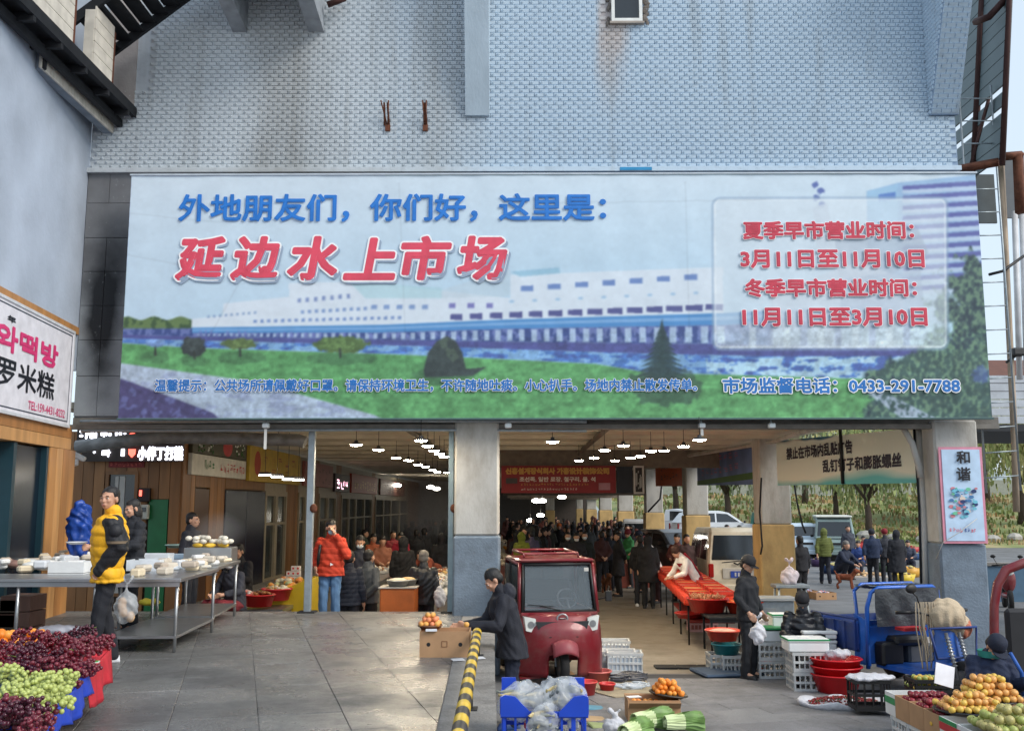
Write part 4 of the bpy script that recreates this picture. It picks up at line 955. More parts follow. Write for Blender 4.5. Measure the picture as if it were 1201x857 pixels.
# lamps -----------------------------------------------------------------
lamp_glow = mat("lamp_glow", (1, .95, .85), .5, emit=(1, .84, .60), es=130)
shade_d = plain(60, 60, 62, .4)
def mk_lamp():
 t = thing("pendant_lamp", "", "lamp");
 MB().lathe((0, 0, 0), [(.0, .085), (.045, .08), (.05, .03), (.16, -.005), (.17, -.03), (.16, -.03), (.13, -.012), (0, .0)], 20).build("lamp_shade", shade_d, t)
 MB().lathe((0, 0, -.03), [(0, .012), (.135, .01), (.145, 0), (.12, -.02), (0, -.034)], 20).build("diffuser", lamp_glow, t)
 MB().tube([(0, 0, .08), (0, 0, .5)], .008, 5).build("cord", black, t)
 return t
lamp0 = mk_lamp(); first = True
LP = [(417.7, 520, 'l'), (444, 526, 'l'), (464.6, 535.5, 'l'), (479, 538.5, 'l'), (490, 543.7, 'l'), (499, 546, 'l'), (507, 550, 'l'), (513, 552.5, 'l'), (524.5, 553, 'l'),
      (493.7, 515, 'm'), (501.7, 521.5, 'm'), (509, 527, 'm'), (515.4, 531, 'm'), (520.8, 534, 'm'),
      (648, 516.6, 'c'), (731, 521, 'c'), (709, 526.6, 'c'), (696.7, 535.5, 'c'), (679, 538.8, 'c'), (721, 539, 'c'), (739.4, 535.7, 'r'), (751, 533.6, 'r'), (763.5, 527.5, 'r'), (779, 527, 'r'), (801.8, 522, 'r'), (820.5, 514, 'r')]
names = {'l': "round pendant lamp in the left lane row, %s", 'm': "round pendant lamp in the steep row beside the front pillar, %s", 'c': "round pendant lamp over the central lane, %s", 'r': "round pendant lamp in the right hand row, %s"}
cnt = {}; tot = {}
for p in LP: tot[p[2]] = tot.get(p[2], 0) + 1
ordn = ["nearest", "second nearest", "third nearest", "fourth nearest", "fifth nearest", "sixth nearest", "seventh nearest", "eighth nearest", "ninth nearest"]
for g in 'lmcr':
 rows = sorted([p for p in LP if p[2] == g], key=lambda p: p[1])
 for i, (px, py, _) in enumerate(rows):
  q = G(px, py, 3.42); o = lamp0 if first else copy_tree(lamp0); first = False
  o.location = q; o.scale = (.64,) * 3; tag(o, names[g] % ordn[i], "lamp", "pendant lamps under the hall ceiling")
# low rows of tube lamps near 310-350
tl_m = mat("tube_glow", (1, 1, .95), .5, emit=(1, .93, .8), es=20)
for i, (px, py) in enumerate(((310.8, 556.7), (325, 558.5), (338, 561.6), (350, 562))):
 q = P(px, py, 19.5 + i * .3); t = thing("strip_lamp", "short bright lamp of the low cluster by the steel post, " + ("leftmost", "second from the left", "third from the left", "rightmost")[i], "lamp", q, 0, "low bright lamps in the left aisle")
 MB().box((0, 0, .03), (.24, .08, .05), bev=.01).build("housing", shade_d, t); MB().box((0, 0, -.008), (.22, .07, .024)).build("tube", tl_m, t); MB().tube([(0, 0, .05), (0, 0, 1.1)], .006, 5).build("cord", black, t)
for i, (px, py) in enumerate(((628.8, 587), (636, 587), (659, 582.6), (450, 571), (466, 569), (505, 571), (512, 573), (634, 604), (622, 610))):
 q = P(px, py, 44 + i); t = thing("far_lamp", "tiny far lamp glowing deep in the hall above the crowd", "lamp", q, 0, "tiny far lamps deep in the hall")
 MB().ell((0, 0, 0), (.2, .1, .09), 0, 8, 6).build("glow", tl_m, t); MB().tube([(0, 0, 0), (0, 0, 3.9 - q.z)], .01, 4).build("cord", black, t)
# two small floodlights under the sign
for i, px in enumerate((823, 905, 596, 312)):
 q = P(px, 499, 14.55); t = thing("floodlight", ("small white floodlight hanging under the sign, second from the right", "small white floodlight hanging under the sign near the right pillar", "small white floodlight hanging under the sign above the front pillar", "small white fixture with a hanging strip under the sign at left")[i], "floodlight", q, 0, "fixtures clamped under the sign")
 MB().box((0, 0, 0), (.1, .1, .07), bev=.012).build("housing", plain(214, 220, 222, .4), t); MB().tube([(0, 0, .02), (0, .1, .16)], .012, 5).build("bracket", galv, t)
 if px in (823, 312): MB().box((0, -.01, -.1 if px == 823 else -.2), (.04, .02, .1 if px == 823 else .3), rz=.2).build("tab", plain(200, 200, 196), t)

# ================================================================== BANNERS
def banner(name, label, A, B, z0a, z1a, z0b, z1b, m, th=.03):
 A, B = Vector(A), Vector(B); t = thing(name, label, "banner", (A + B) / 2); o = t.location
 mb = MB(); n_ = Vector((-(B - A).y, (B - A).x, 0)).normalized() * th
 vs = [(A.x, A.y, z0a), (B.x, B.y, z0b), (B.x, B.y, z1b), (A.x, A.y, z1a)]; vs2 = [(v[0] + n_.x, v[1] + n_.y, v[2]) for v in vs]
 mb.add(vs + vs2, [(0, 1, 2, 3), (7, 6, 5, 4), (0, 4, 5, 1), (1, 5, 6, 2), (2, 6, 7, 3), (3, 7, 4, 0)]); wb(mb, "sheet", m, t)
 return t, A, (B - A)
redban = plain(138, 28, 34, .6)
Yb = 26.2; a, b_ = P(588, 578, Yb), P(722, 546, Yb)
t, A, U = banner("red_banner", "wide red banner with gold Korean lettering across the central lane", (a.x, Yb, 0), (b_.x, Yb, 0), a.z, b_.z, a.z, b_.z, redban)
H = b_.z - a.z; L = b_.x - a.x; gold = plain(200, 150, 70); wt = plain(220, 205, 190)
wtext("lettering", "신흥설계장식회사 가흥设计装饰公司", (a.x + L * .04, Yb, a.z + H * .70), U, (0, 0, 1), L * .9, H * .22, gold, t, bold=.012, lift=.01)
wtext("lettering", "조선족. 일반 로장. 철구리. 물. 석", (a.x + L * .16, Yb, a.z + H * .42), U, (0, 0, 1), L * .66, H * .17, wt, t, bold=.005, lift=.01)
scribble("small_print", 24, (a.x + L * .17, Yb, a.z + H * .27), U, (0, 0, 1), L * .6, H * .09, gold, t, 8, .01); scribble("small_print", 20, (a.x + L * .17, Yb, a.z + H * .1), U, (0, 0, 1), L * .5, H * .09, wt, t, 9, .01)
wb(MB().box((a.x + L * .09, Yb - .015, a.z + H * .45), (L * .1, .02, H * .2)), "printed_photo", plain(70, 60, 60), t); wb(MB().box((a.x + L * .9, Yb - .015, a.z + H * .24), (L * .1, .02, H * .26)), "printed_photo", plain(170, 120, 130), t)
bb = thing("notice_board", "dark notice board hanging right of the red banner", "board", P(735, 562, Yb))
a, b_ = P(723, 578, Yb), P(742, 547, Yb); wb(MB().box(((a.x + b_.x) / 2, Yb, (a.z + b_.z) / 2), (b_.x - a.x - .02, .05, b_.z - a.z)), "panel", plain(24, 32, 44), bb)
a, b_ = P(743, 579, Yb), P(755, 546, Yb); fb = thing("framed_board", "white framed board of small dark notices beside the first yellow based pillars", "board", ((a.x + b_.x) / 2, Yb, a.z))
wb(MB().box(((a.x + b_.x) / 2, Yb, (a.z + b_.z) / 2), (b_.x - a.x, .04, b_.z - a.z)), "panel", plain(40, 40, 42), fb); rect_frame(a.x, b_.x, a.z, b_.z, Yb - .03, .05, .03, plain(190, 186, 180), "frame", fb)
scribble("small_print", 3, (a.x + .06, Yb - .03, a.z + .1), (1, 0, 0), (0, 0, 1), b_.x - a.x - .12, b_.z - a.z - .2, plain(150, 150, 145), fb, 12)
# banners along the right pillars
def rowb(Y1, Y2, px1, px2, y0l, y1l, y0r, y1r, m, name, label):
 a0, a1 = P(px1, y0l, Y1), P(px1, y1l, Y1); b0, b1 = P(px2, y0r, Y2), P(px2, y1r, Y2)
 t, A, U = banner(name, label, (a0.x, Y1, 0), (b0.x, Y2, 0), a0.z, a1.z, b0.z, b1.z, m)
 return t, Vector((a0.x, Y1, 0)), Vector((b0.x, Y2, 0)) - Vector((a0.x, Y1, 0)), a0.z, a1.z
t, A, U, z0, z1 = rowb(38.5, 30.6, 769, 804, 570, 541, 570, 537, plain(206, 96, 44), "orange_banner", "orange banner between the yellow based pillars at right")
scribble("lettering", 6, A + Vector((0, 0, z0 + (z1 - z0) * .5)) + U * .22, U, (0, 0, 1), U.length * .6, (z1 - z0) * .28, plain(90, 70, 60), t, 2); scribble("lettering", 6, A + Vector((0, 0, z0 + (z1 - z0) * .15)) + U * .22, U, (0, 0, 1), U.length * .6, (z1 - z0) * .24, plain(90, 70, 60), t, 5)
skyb = mat("printed_blue_banner", srgb(96, 120, 170), .6, var=.35, vs=1.2)
t, A, U, z0, z1 = rowb(29.8, 22.2, 818, 888, 569, 533, 568, 524, skyb, "blue_banner", "dark blue banner with red print and a green lower edge between right pillars")
mb = MB(); n_ = Vector((U.y, -U.x, 0)).normalized() * .005
mb.quad(A + n_ + Vector((0, 0, z0)), A + U + n_ + Vector((0, 0, z0)), A + U + n_ + Vector((0, 0, z0 + .16)), A + n_ + Vector((0, 0, z0 + .13))); wb(mb, "printed_grass", plain(70, 110, 50), t)
for r_ in range(2): scribble("lettering", 8, A + Vector((0, 0, z0 + (z1 - z0) * (.28 + .32 * r_))) + U * .1, U, (0, 0, 1), U.length * .68, (z1 - z0) * .2, plain(186, 90, 100), t, 20 + r_, .008)
tealb = bpy.data.materials.new("printed_teal_banner"); tealb.use_nodes = True; n = tealb.node_tree.nodes; l = tealb.node_tree.links
tc = n.new("ShaderNodeTexCoord"); nz = n.new("ShaderNodeTexNoise"); nz.inputs["Scale"].default_value = .9; nz.inputs["Detail"].default_value = 3; cr = n.new("ShaderNodeValToRGB")
l.new(tc.outputs["Generated"], nz.inputs[0]); mp = n.new("ShaderNodeSeparateXYZ"); l.new(tc.outputs["Generated"], mp.inputs[0])
ad = n.new("ShaderNodeMath"); ad.operation = 'MULTIPLY_ADD'; l.new(nz.outputs[0], ad.inputs[0]); ad.inputs[1].default_value = .6; md = n.new("ShaderNodeMath"); md.operation = "MULTIPLY"; md.inputs[1].default_value = .7; l.new(mp.outputs[2], md.inputs[0]); l.new(md.outputs[0], ad.inputs[2])
e = cr.color_ramp.elements; e[0].position = .34; e[0].color = (*srgb(96, 186, 190), 1); e[1].position = .46; e[1].color = (*srgb(232, 234, 220), 1)
q = cr.color_ramp.elements.new(1.1 if False else .98); q.color = (*srgb(214, 222, 212), 1); q = cr.color_ramp.elements.new(1.0); q.color = (*srgb(52, 110, 140), 1)
l.new(ad.outputs[0], cr.inputs[0]); l.new(cr.outputs[0], n["Principled BSDF"].inputs["Base Color"]); n["Principled BSDF"].inputs["Roughness"].default_value = .6
t, A, U, z0, z1 = rowb(20.9, 15.6, 912, 1076, 569, 517, 566, 502, tealb, "warning_banner", "long teal and cream banner with dark brush lettering near the right front pillar")
brush = plain(52, 50, 66)
Hh = z1 - z0
def bnt(body, fx0, fx1, fz0, fz1, bold):
 pa = A + U * fx0; dz_ = 0
 wtext("lettering", body, pa + Vector((0, 0, z0 + Hh * fz0)), U, (0, 0, 1), U.length * (fx1 - fx0), Hh * (fz1 - fz0), brush, t, bold=bold, lift=.012)
bnt("禁止在市场内乱贴广告", .10, .62, .55, .80, .010); bnt("乱钉钉子和膨胀螺丝", .40, .92, .22, .46, .010)
mb = MB(); n_ = Vector((U.y, -U.x, 0)).normalized() * .03; pm_ = A + U * .55 + n_; mb.tube([pm_ + Vector((0, 0, z0 - .03)), pm_ + Vector((0, 0, z1 + .1))], .03, 6); wb(mb, "support_pole", black, t)
# pillar poster
fy = 14.66
ps = thing("poster", "tall pale poster with pink border and two brush characters on the right front pillar", "poster", P(1130, 636, fy))
def pq(nm, x0, x1, yt, yb, out, m, parent=ps):
 a = P(x0, yb, fy); b_ = P(x1, yt, fy); return wb(MB().box(((a.x + b_.x) / 2, fy - out, (a.z + b_.z) / 2), (b_.x - a.x, .012, b_.z - a.z)), nm, m, parent)
pq("board", 1107, 1151, 524, 637, 0, plain(214, 140, 160, .5)); pq("print", 1110, 1148, 527, 634, .010, plain(188, 212, 236, .45))
on_end("lettering", "和", 1122, 1136, 529, 543, ink, .006, ps, fy - .02); on_end("lettering", "谐", 1122, 1137, 548, 563, ink, .006, ps, fy - .02)
mb = MB(); r_ = random.Random(4)
cols = [plain(116, 190, 210), plain(110, 190, 150), plain(70, 120, 170), plain(206, 130, 140), plain(226, 206, 190), plain(40, 60, 110)]
for k in range(60):
 a = P(r_.uniform(1115, 1146), r_.uniform(572, 606), fy - .021 - k * .0004); mi = r_.choice((0, 0, 1, 2, 3, 4, 5, 0)); s_ = r_.uniform(.012, .038)
 mb.lathe(a, [(0.0001, 0), (s_, 0)], 10, mi, False, 1.2, .8, M=Matrix.Rotation(PI / 2, 4, 'X'))
o = wb(mb, "printed_picture", cols, ps, fixn=False); tag(o, kind="stuff")
a = P(1113, 624, fy); scribble("lettering", 4, (a.x, fy - .02, a.z), (1, 0, 0), (0, 0, 1), .2, .07, plain(220, 90, 110), ps, 5); scribble("lettering", 2, (a.x + .22, fy - .02, a.z), (1, 0, 0), (0, 0, 1), .08, .07, plain(60, 90, 170), ps, 6)
scribble("lettering", 2, (a.x + .31, fy - .02, a.z), (1, 0, 0), (0, 0, 1), .09, .07, plain(220, 90, 110), ps, 7)
# pipes and wires beside the right pillar
for (px0, px1, w_, m) in ((1077, 1081, .05, white_paint), (1085, 1088, .045, white_paint), (1091, 1094, .03, white_paint), (1072, 1076, .018, dark_steel)):
 a, b_ = P(px0, 505, 15.2), P(px0, 700, 15.2)
 wb(MB().tube([(a.x, 15.2, 3.7), (a.x + .01, 15.2, 2.4), ((b_.x + a.x) / 2 - .0, 15.2, .0)], w_, 8), "vertical_pipe", m, bld)
wb(MB().tube([P(1060, 503, 15.0), P(1070, 520, 15.0), P(1078, 548, 15.0), P(1080, 560, 15.0)], .05, 8), "pipe_elbow", white_paint, bld)
wb(MB().tube([P(1146, 608, 14.6), P(1125, 624, 14.55), P(1106, 636, 14.6), P(1098, 655, 14.7)], .006, 5), "hanging_wire", white_paint, bld)
for (pts, r_) in (([(928, 545, 21.1), (935, 590, 21.0), (941, 615, 20.9), (945, 625, 20.9)], .02), ([(893, 560, 21.1), (891, 600, 21.1), (894, 640, 21.0), (892, 650, 21)], .02), ([(776, 570, 39.2), (774, 585, 39.2), (760, 600, 39.2)], .04)):
 wb(MB().tube([P(*p) for p in pts], r_, 6), "wall_cable", dark_steel, bld)
# roof drain
# ================================================================== RIGHT STEELWORK
sc_ = thing("slatted_screen", "tall screen of grey metal slats on a brown steel frame beside the facade", "screen", (7.5, 15, 7))
slat_m = mat("grey_slat", srgb(92, 108, 112), .5, .3, var=.12, vs=2)
xs0 = P(1176, 150, 14.6).x; zb_ = P(1176, 186, 14.6).z
k = 0; z = zb_ + .05
while z < 13:
 lean = (z - zb_) * .115
 gap = (k in (3, 5))
 if not gap:
  mb = MB(); mb.box((xs0 + lean, 17.6, z + .12), (.03, 6.0, .235), M=Matrix.Rotation(.115, 4, 'Y')); wb(mb, "slat", slat_m, sc_)
  if k == 4: pass
 z += .25 if not gap else .1; k += 1
for (yy, r_) in ((14.62, .05), (15.6, .06)):
 wb(MB().tube([(xs0 - .04, yy, zb_ - .1), (xs0 - .04 + 5 * .115, yy, zb_ + 5)], r_, 4), "steel_post", brown_steel, sc_)
wb(MB().tube([(xs0 - .05, 14.7, zb_ - .02), (XR - .2, 15.2, zb_ - .02)], .07, 4), "cross_bar", rust, sc_)
wb(MB().tube([P(1133, 215, 15.1), P(1160, 115, 15.1)], .03, 4), "diagonal_brace", brown_steel, sc_)
wb(MB().tube([P(1144, 26, 15.2), P(1160, 20, 14.8), P(1184, -6, 14.8)], .06, 6), "diagonal_brace", brown_steel, sc_)
tw = thing("steel_tower", "rust streaked steel post with grey sheet panels right of the big sign", "tower", (7.6, 15, 0))
wb(MB().tube([P(1174, 188, 15.2), P(1181, 330, 15.2), P(1190, 520, 15.2), P(1192, 600, 15.2)], .055, 4), "rusty_post", mat("rust_cream", srgb(168, 150, 130), .8, .1, var=.3, vs=9, stretch=(1, 1, .3)), tw)
wb(MB().tube([P(1194, 182, 15.0), P(1197, 250, 15.0)], .09, 4), "brown_post", rust, tw)
wb(MB().tube([P(1172, 184, 15.0), P(1199, 182, 15.0)], .07, 4), "cross_bar", rust, tw)
for (x0, x1, y0, y1, c) in ((1140, 1165, 205, 262, (74, 84, 88)), (1178, 1194, 186, 256, (92, 98, 104))):
 a, b_ = P(x0, y1, 15.5), P(x1, y0, 15.5); wb(MB().box(((a.x + b_.x) / 2, 15.5, (a.z + b_.z) / 2), (b_.x - a.x, .04, b_.z - a.z)), "sheet_panel", plain(*c, .5), tw)
for (x0, r_) in ((1190, .045), (1199, .05)): wb(MB().tube([P(x0, 248, 15.3), P(x0 + 6, 445, 15.3)], r_, 6), "white_tube", plain(206, 208, 212, .5), tw)
wb(MB().box(P(1193, 413, 15.1), (.2, .2, .12), bev=.02).tube([P(1180, 425, 15.1), P(1193, 416, 15.1)], .02, 5), "lamp_head", plain(60, 60, 60), tw)
wb(MB().tube([P(1160, 322, 15.1), P(1176, 318, 15.1), P(1201, 300, 15.1)], .025, 6), "cable", black, tw)
ld = thing("ladder", "thin grey steel ladder hanging beside the right end of the sign", "ladder", P(1175, 577, 15.0))
la0, la1 = P(1124, 100, 15.0), P(1157, 578, 15.0); lb0, lb1 = P(1162, 100, 15.0), P(1197, 575, 15.0)
wb(MB().tube([la0, la1], .016, 6), "rail", galv, ld); wb(MB().tube([lb0, lb1], .016, 6), "rail", galv, ld)
for k in range(17):
 f_ = (k + .6) / 17.2; wb(MB().tube([la0.lerp(la1, f_), lb0.lerp(lb1, f_)], .011, 6), "rung", galv, ld)
kd = thing("site_shed", "white boarded shed with a brown roof edge seen below the ladder", "shed", (8.5, 17, 0))
z0, z1 = P(1180, 497, 17).z, P(1180, 440, 17).z; xk = P(1150, 470, 17).x; nb = 6
for k in range(nb):
 wb(MB().box((xk + 4, 17 - .004 * (k % 2), z0 + (k + .5) * (z1 - z0) / nb), (8, .04, (z1 - z0) / nb - .012)), "white_board", plain(186, 192, 200, .5), kd)
wb(MB().box((xk + 4, 18.5, z0 - .08), (8.2, 3.4, .12)), "dark_soffit", plain(32, 36, 42), kd)
wb(MB().prism([(17, z1), (18.6, z1 + .5), (20.2, z1)], xk, xk + 2.4, 'X'), "roof", mat("brown_roof", srgb(110, 70, 56), .8, var=.2), kd)
for xx in (xk + 4.2, xk + 7.8): wb(MB().box((xx, 20, z0 / 2), (.12, .12, z0)), "leg", galv, kd)
# ================================================================== LANDSCAPE
grass_m = bpy.data.materials.new("autumn_grass"); grass_m.use_nodes = True; n = grass_m.node_tree.nodes; l = grass_m.node_tree.links
tc = n.new("ShaderNodeTexCoord"); nz = n.new("ShaderNodeTexNoise"); nz.inputs["Scale"].default_value = .35; nz.inputs["Detail"].default_value = 9; cr = n.new("ShaderNodeValToRGB"); e = cr.color_ramp.elements
l.new(tc.outputs["Object"], nz.inputs[0]); l.new(nz.outputs[0], cr.inputs[0]); l.new(cr.outputs[0], n["Principled BSDF"].inputs["Base Color"]); n["Principled BSDF"].inputs["Roughness"].default_value = .9
e[0].position = .35; e[0].color = (*srgb(112, 126, 78), 1); e[1].position = .7; e[1].color = (*srgb(176, 156, 122), 1); q = cr.color_ramp.elements.new(.52); q.color = (*srgb(142, 146, 96), 1)
def bank_z(x, y):
 t_ = np.interp(y, [58, 61, 66, 74, 88, 115, 160], [-.03, .5, 1.0, 1.7, 2.6, 3.3, 3.6])
 return float(t_) + .25 * math.sin(x * .4 + y * .2) * min(1, max(0, (y - 59) / 6)) + .12 * math.sin(x * 1.7) * min(1, max(0, (y - 59) / 6))
mb = MB(); mb.grid(lambda u, v: (6.5 + u * 110, 58 + v * 110, bank_z(6.5 + u * 110, 58 + v * 110)), 90, 60)
bank = mb.build("grass_bank", grass_m, fixn=False); tag(bank, kind="structure")
# tufts and dry shrubs on the bank
tuft = [mat("tuft_green", srgb(112, 122, 66), .9, var=.3), mat("tuft_dry", srgb(170, 146, 104), .9, var=.3), mat("tuft_brown", srgb(142, 112, 84), .9, var=.2)]
mb = MB(); r_ = random.Random(3)
for k in range(14000):
 y = 59 + r_.random() ** 1.4 * 60; x = 8 + r_.random() * (y * .62); zz = bank_z(x, y); h = r_.uniform(.06, .17) * (1 + y / 90); a = r_.uniform(0, PI); wd = h * .35
 c_, s_ = math.cos(a) * wd, math.sin(a) * wd; mi = (1 if math.sin(x * .5 + y * .3) + math.sin(y * .9) + r_.gauss(0, .5) > .2 else 0) if r_.random() > .12 else 2
 mb.add([(x - c_, y - s_, zz - .05), (x + c_, y + s_, zz - .05), (x + c_ * .6, y + s_ * .6, zz + h), (x - c_ * .8, y - s_, zz + h * .8)], [(0, 1, 2, 3)], mi)
o = mb.build("bank_grass", tuft, fixn=False); tag(o, "dry autumn grass and low scrub covering the river bank", "grass", kind="stuff")
stone_m = plain(168, 164, 156, .9, var=.25, vs=3)
for k in range(26):
 x = 9 + k * 1.5; y = 60 + .6 * math.sin(k); mb = MB(); s_ = r_.uniform(.3, .7); mb.ell((0, 0, 0), (s_, s_ * .8, s_ * .6), 0, 7, 5, smooth=False)
 o = mb.build("bank_stone", stone_m, loc=(x, y, bank_z(x, y) + .1), rz=k * .7); tag(o, "pale rock lying along the foot of the grass bank", "rock", "rocks at the foot of the bank")
# low river wall far behind
wall = MB().box((70, 122, 4.6), (140, .5, 1.8)).build("river_wall", plain(150, 152, 142, .9)); tag(wall, "long pale river wall on top of the far bank", "wall")
bark = mat("bark", srgb(74, 62, 52), .9, var=.3, vs=6, bump=.6)
def leafmat(nm, r, g, b): return mat(nm, srgb(r, g, b), .7, var=.35, vs=1.3)
LG = [leafmat("leaf_willow", 158, 166, 104), leafmat("leaf_willow_dark", 122, 136, 84), leafmat("leaf_yellow", 178, 172, 116), leafmat("leaf_dull", 136, 144, 116)]
def tree(x, y, z, h, rad, label, mi=(0, 1), droop=True, n_=420, seed=1, trunk_h=.30, leaf=.16, group="trees on the river bank"):
 r_ = random.Random(seed); t = thing("willow_tree" if droop else "bank_tree", label, "tree", (x, y, z), 0, group)
 th = h * trunk_h; mb = MB(); mb.tube([(0, 0, -.3), (.06 * h * .1, 0, th * .5), (0, .1, th), (.1, 0, h * .75)], [h * .035, h * .028, h * .024, h * .008], 8)
 tips = []
 for k in range(11):
  a = r_.uniform(0, 2 * PI); rr = rad * r_.uniform(.45, .9); zz = h * r_.uniform(.62, .98); p0 = Vector((0, 0, th * r_.uniform(.8, 1.3))); p2 = Vector((math.cos(a) * rr, math.sin(a) * rr, zz)); p1 = (p0 + p2) / 2 + Vector((0, 0, h * .08))
  mb.tube([p0, p1, p2], [h * .014, h * .008, h * .002], 5); tips += [p1, p2, (p1 + p2) / 2]
 mb.build("trunk", bark, t)
 mb = MB()
 for k in range(int(n_ * .72)):
  b0 = r_.choice(tips); c = b0 + Vector((r_.gauss(0, rad * .22), r_.gauss(0, rad * .22), r_.gauss(0, h * .05)))
  if c.xy.length > rad: c.xy *= rad / c.xy.length
  m_ = mi[0] if r_.random() < .5 else mi[1]
  if droop:
   L = r_.uniform(.10, .36) * h; ns = int(L / .22) + 1; dx, dy = r_.gauss(0, .12), r_.gauss(0, .12)
   for i in range(ns):
    p = c + Vector((dx * i * .12, dy * i * .12, -i * .22)) + Vector((r_.gauss(0, .07), r_.gauss(0, .07), 0))
    a = r_.uniform(0, PI); s_ = leaf * r_.uniform(.6, 1.2); u_ = Vector((math.cos(a) * s_ * .5, math.sin(a) * s_ * .5, 0))
    mb.add([p - u_, p + u_ + Vector((0, 0, -.02)), p + u_ * .4 + Vector((0, 0, -s_ * 2.0)), p - u_ * .6 + Vector((0, 0, -s_ * 1.6))], [(0, 1, 2, 3)], m_)
  else:
   for i in range(7):
    p = c + Vector((r_.gauss(0, .3), r_.gauss(0, .3), r_.gauss(0, .25))); a = Vector((r_.gauss(0, 1), r_.gauss(0, 1), r_.gauss(0, .6))).normalized(); b2 = a.cross(Vector((0, 0, 1))).normalized(); s_ = leaf * r_.uniform(.7, 1.5)
    mb.add([p - a * s_, p - b2 * s_ * .7, p + a * s_, p + b2 * s_ * .7], [(0, 1, 2, 3)], m_)
 mb.build("crown", LG, t, fixn=False)
 return t
def bk(px, Y): return ((px - 610) / F * Y, Y, bank_z((px - 610) / F * Y, Y))
tree(*bk(1012, 62), 7.4, 4.4, "willow with a dark trunk and drooping green strands beyond the walkers", (0, 1), True, 460, 1)
tree(*bk(850, 68), 7.5, 4.2, "dark rounded tree seen between the right pillars over the white car", (1, 3), True, 420, 2)
tree(*bk(1190, 66), 9.5, 5.2, "light green willow at the far right behind the ladder", (2, 0), True, 620, 3)
tree(*bk(790, 72), 7.5, 3.8, "small dark tree behind the white pickup between pillars", (1, 3), False, 420, 4)
tree(*bk(940, 84), 9, 5, "far yellowish tree left of the willow beyond the bank", (2, 3), True, 420, 5)
tree(*bk(1085, 88), 9.5, 5.5, "far dull green tree partly behind the front pillar", (3, 2), True, 420, 6)
tree(*bk(890, 100), 10, 5.5, "distant pale willow crown above the green cab", (2, 3), True, 420, 7)
tree(*bk(1150, 96), 11, 6, "distant willow between the poster pillar and the ladder", (2, 0), True, 460, 8)
tree(*bk(1240, 80), 11, 6, "yellow green willow just at the right edge of the view", (2, 0), True, 460, 9)
tree(*bk(975, 72), 6.8, 4.4, 'bushy willow left of the dark trunked one', (0, 3), True, 520, 31)
tree(*bk(1075, 70), 7.2, 4.4, 'bushy willow right of the dark trunked one', (2, 0), True, 520, 32)
tree(*bk(905, 76), 7.2, 4.6, 'dull willow behind the big right pillar', (3, 1), True, 520, 33)
tree(*bk(745, 110), 10, 6, "far tree closing the gap right of the hall columns", (1, 3), True, 380, 10)
r2 = random.Random(12)
for k in range(14):
 px = 700 + k * 40 + r2.uniform(-10, 10); Y = r2.uniform(125, 150)
 tree((px - 610) / F * Y, Y, 3.6, r2.uniform(11, 16), 7, "distant hazy tree in the belt behind the river wall", (3, 2), False, 260, 50 + k, leaf=.4, group="far tree belt behind the river wall")
hill = MB().grid(lambda u, v: (-300 + u * 900, 330 + v * 60, -4 + 32 * math.sin(v * PI / 2) * (.6 + .4 * math.sin(u * 9) * math.sin(u * 4 + 1))), 60, 6).build("far_hills", plain(150, 160, 160, .95, var=.1), fixn=False); tag(hill, kind="structure")
# ================================================================== PEOPLE
def np_co(me):
 a = np.empty(len(me.vertices) * 3); me.vertices.foreach_get("co", a); return a.reshape(-1, 3)
def remesh(mb, voxel, smooth=3, puff=None, wr=.004, seed=0):
 me = mb.mesh("tmp", []); o = bpy.data.objects.new("tmp", me); col.objects.link(o)
 m = o.modifiers.new("r", 'REMESH'); m.mode = 'VOXEL'; m.voxel_size = voxel; m.use_smooth_shade = True
 if smooth: s = o.modifiers.new("s", 'SMOOTH'); s.iterations = smooth; s.factor = .5
 r_ = eval_mesh(o); bpy.data.objects.remove(o); bpy.data.meshes.remove(me)
 if wr or puff:
  co = np_co(r_); n = np.empty(len(co) * 3); r_.vertices.foreach_get("normal", n); n = n.reshape(-1, 3)
  d = wr * (np.sin(co[:, 0] * 19 + co[:, 2] * 13 + seed) * np.sin(co[:, 2] * 23 + co[:, 1] * 29 + 3 * np.sin(co[:, 0] * 14 + seed)) + .5 * np.sin(co[:, 2] * 37 + co[:, 0] * 41 + 4 * np.sin(co[:, 1] * 17 + co[:, 2] * 9)))
  if puff: d += puff[1] * (np.abs(np.sin(PI * co[:, 2] / puff[0] + .3 * np.sin(co[:, 0] * 6))) ** .6 - .6)
  co = co + n * d[:, None]; r_.vertices.foreach_set("co", co.ravel()); r_.update()
 r_.polygons.foreach_set("use_smooth", [True] * len(r_.polygons))
 r_.materials.clear(); r_.materials.append(None)
 return r_
def cap(mb, a, b, ra, rb, seg=10):       # tapered rounded limb
 a, b = Vector(a), Vector(b); d = (b - a)
 if d.length < 1e-4: return
 d = d.normalized(); pts = []; rr = []
 for k in (0, .35, .7, 1): pts.append(a - d * ra * (1 - k) * .95); rr.append(max(ra * math.sqrt(max(0, 1 - (1 - k) ** 2)), .003))
 for k in (0, .3, .65, 1): pts.append(b + d * rb * k * .95); rr.append(max(rb * math.sqrt(max(0, 1 - k * k)), .003))
 mb.tube(pts, rr, seg)
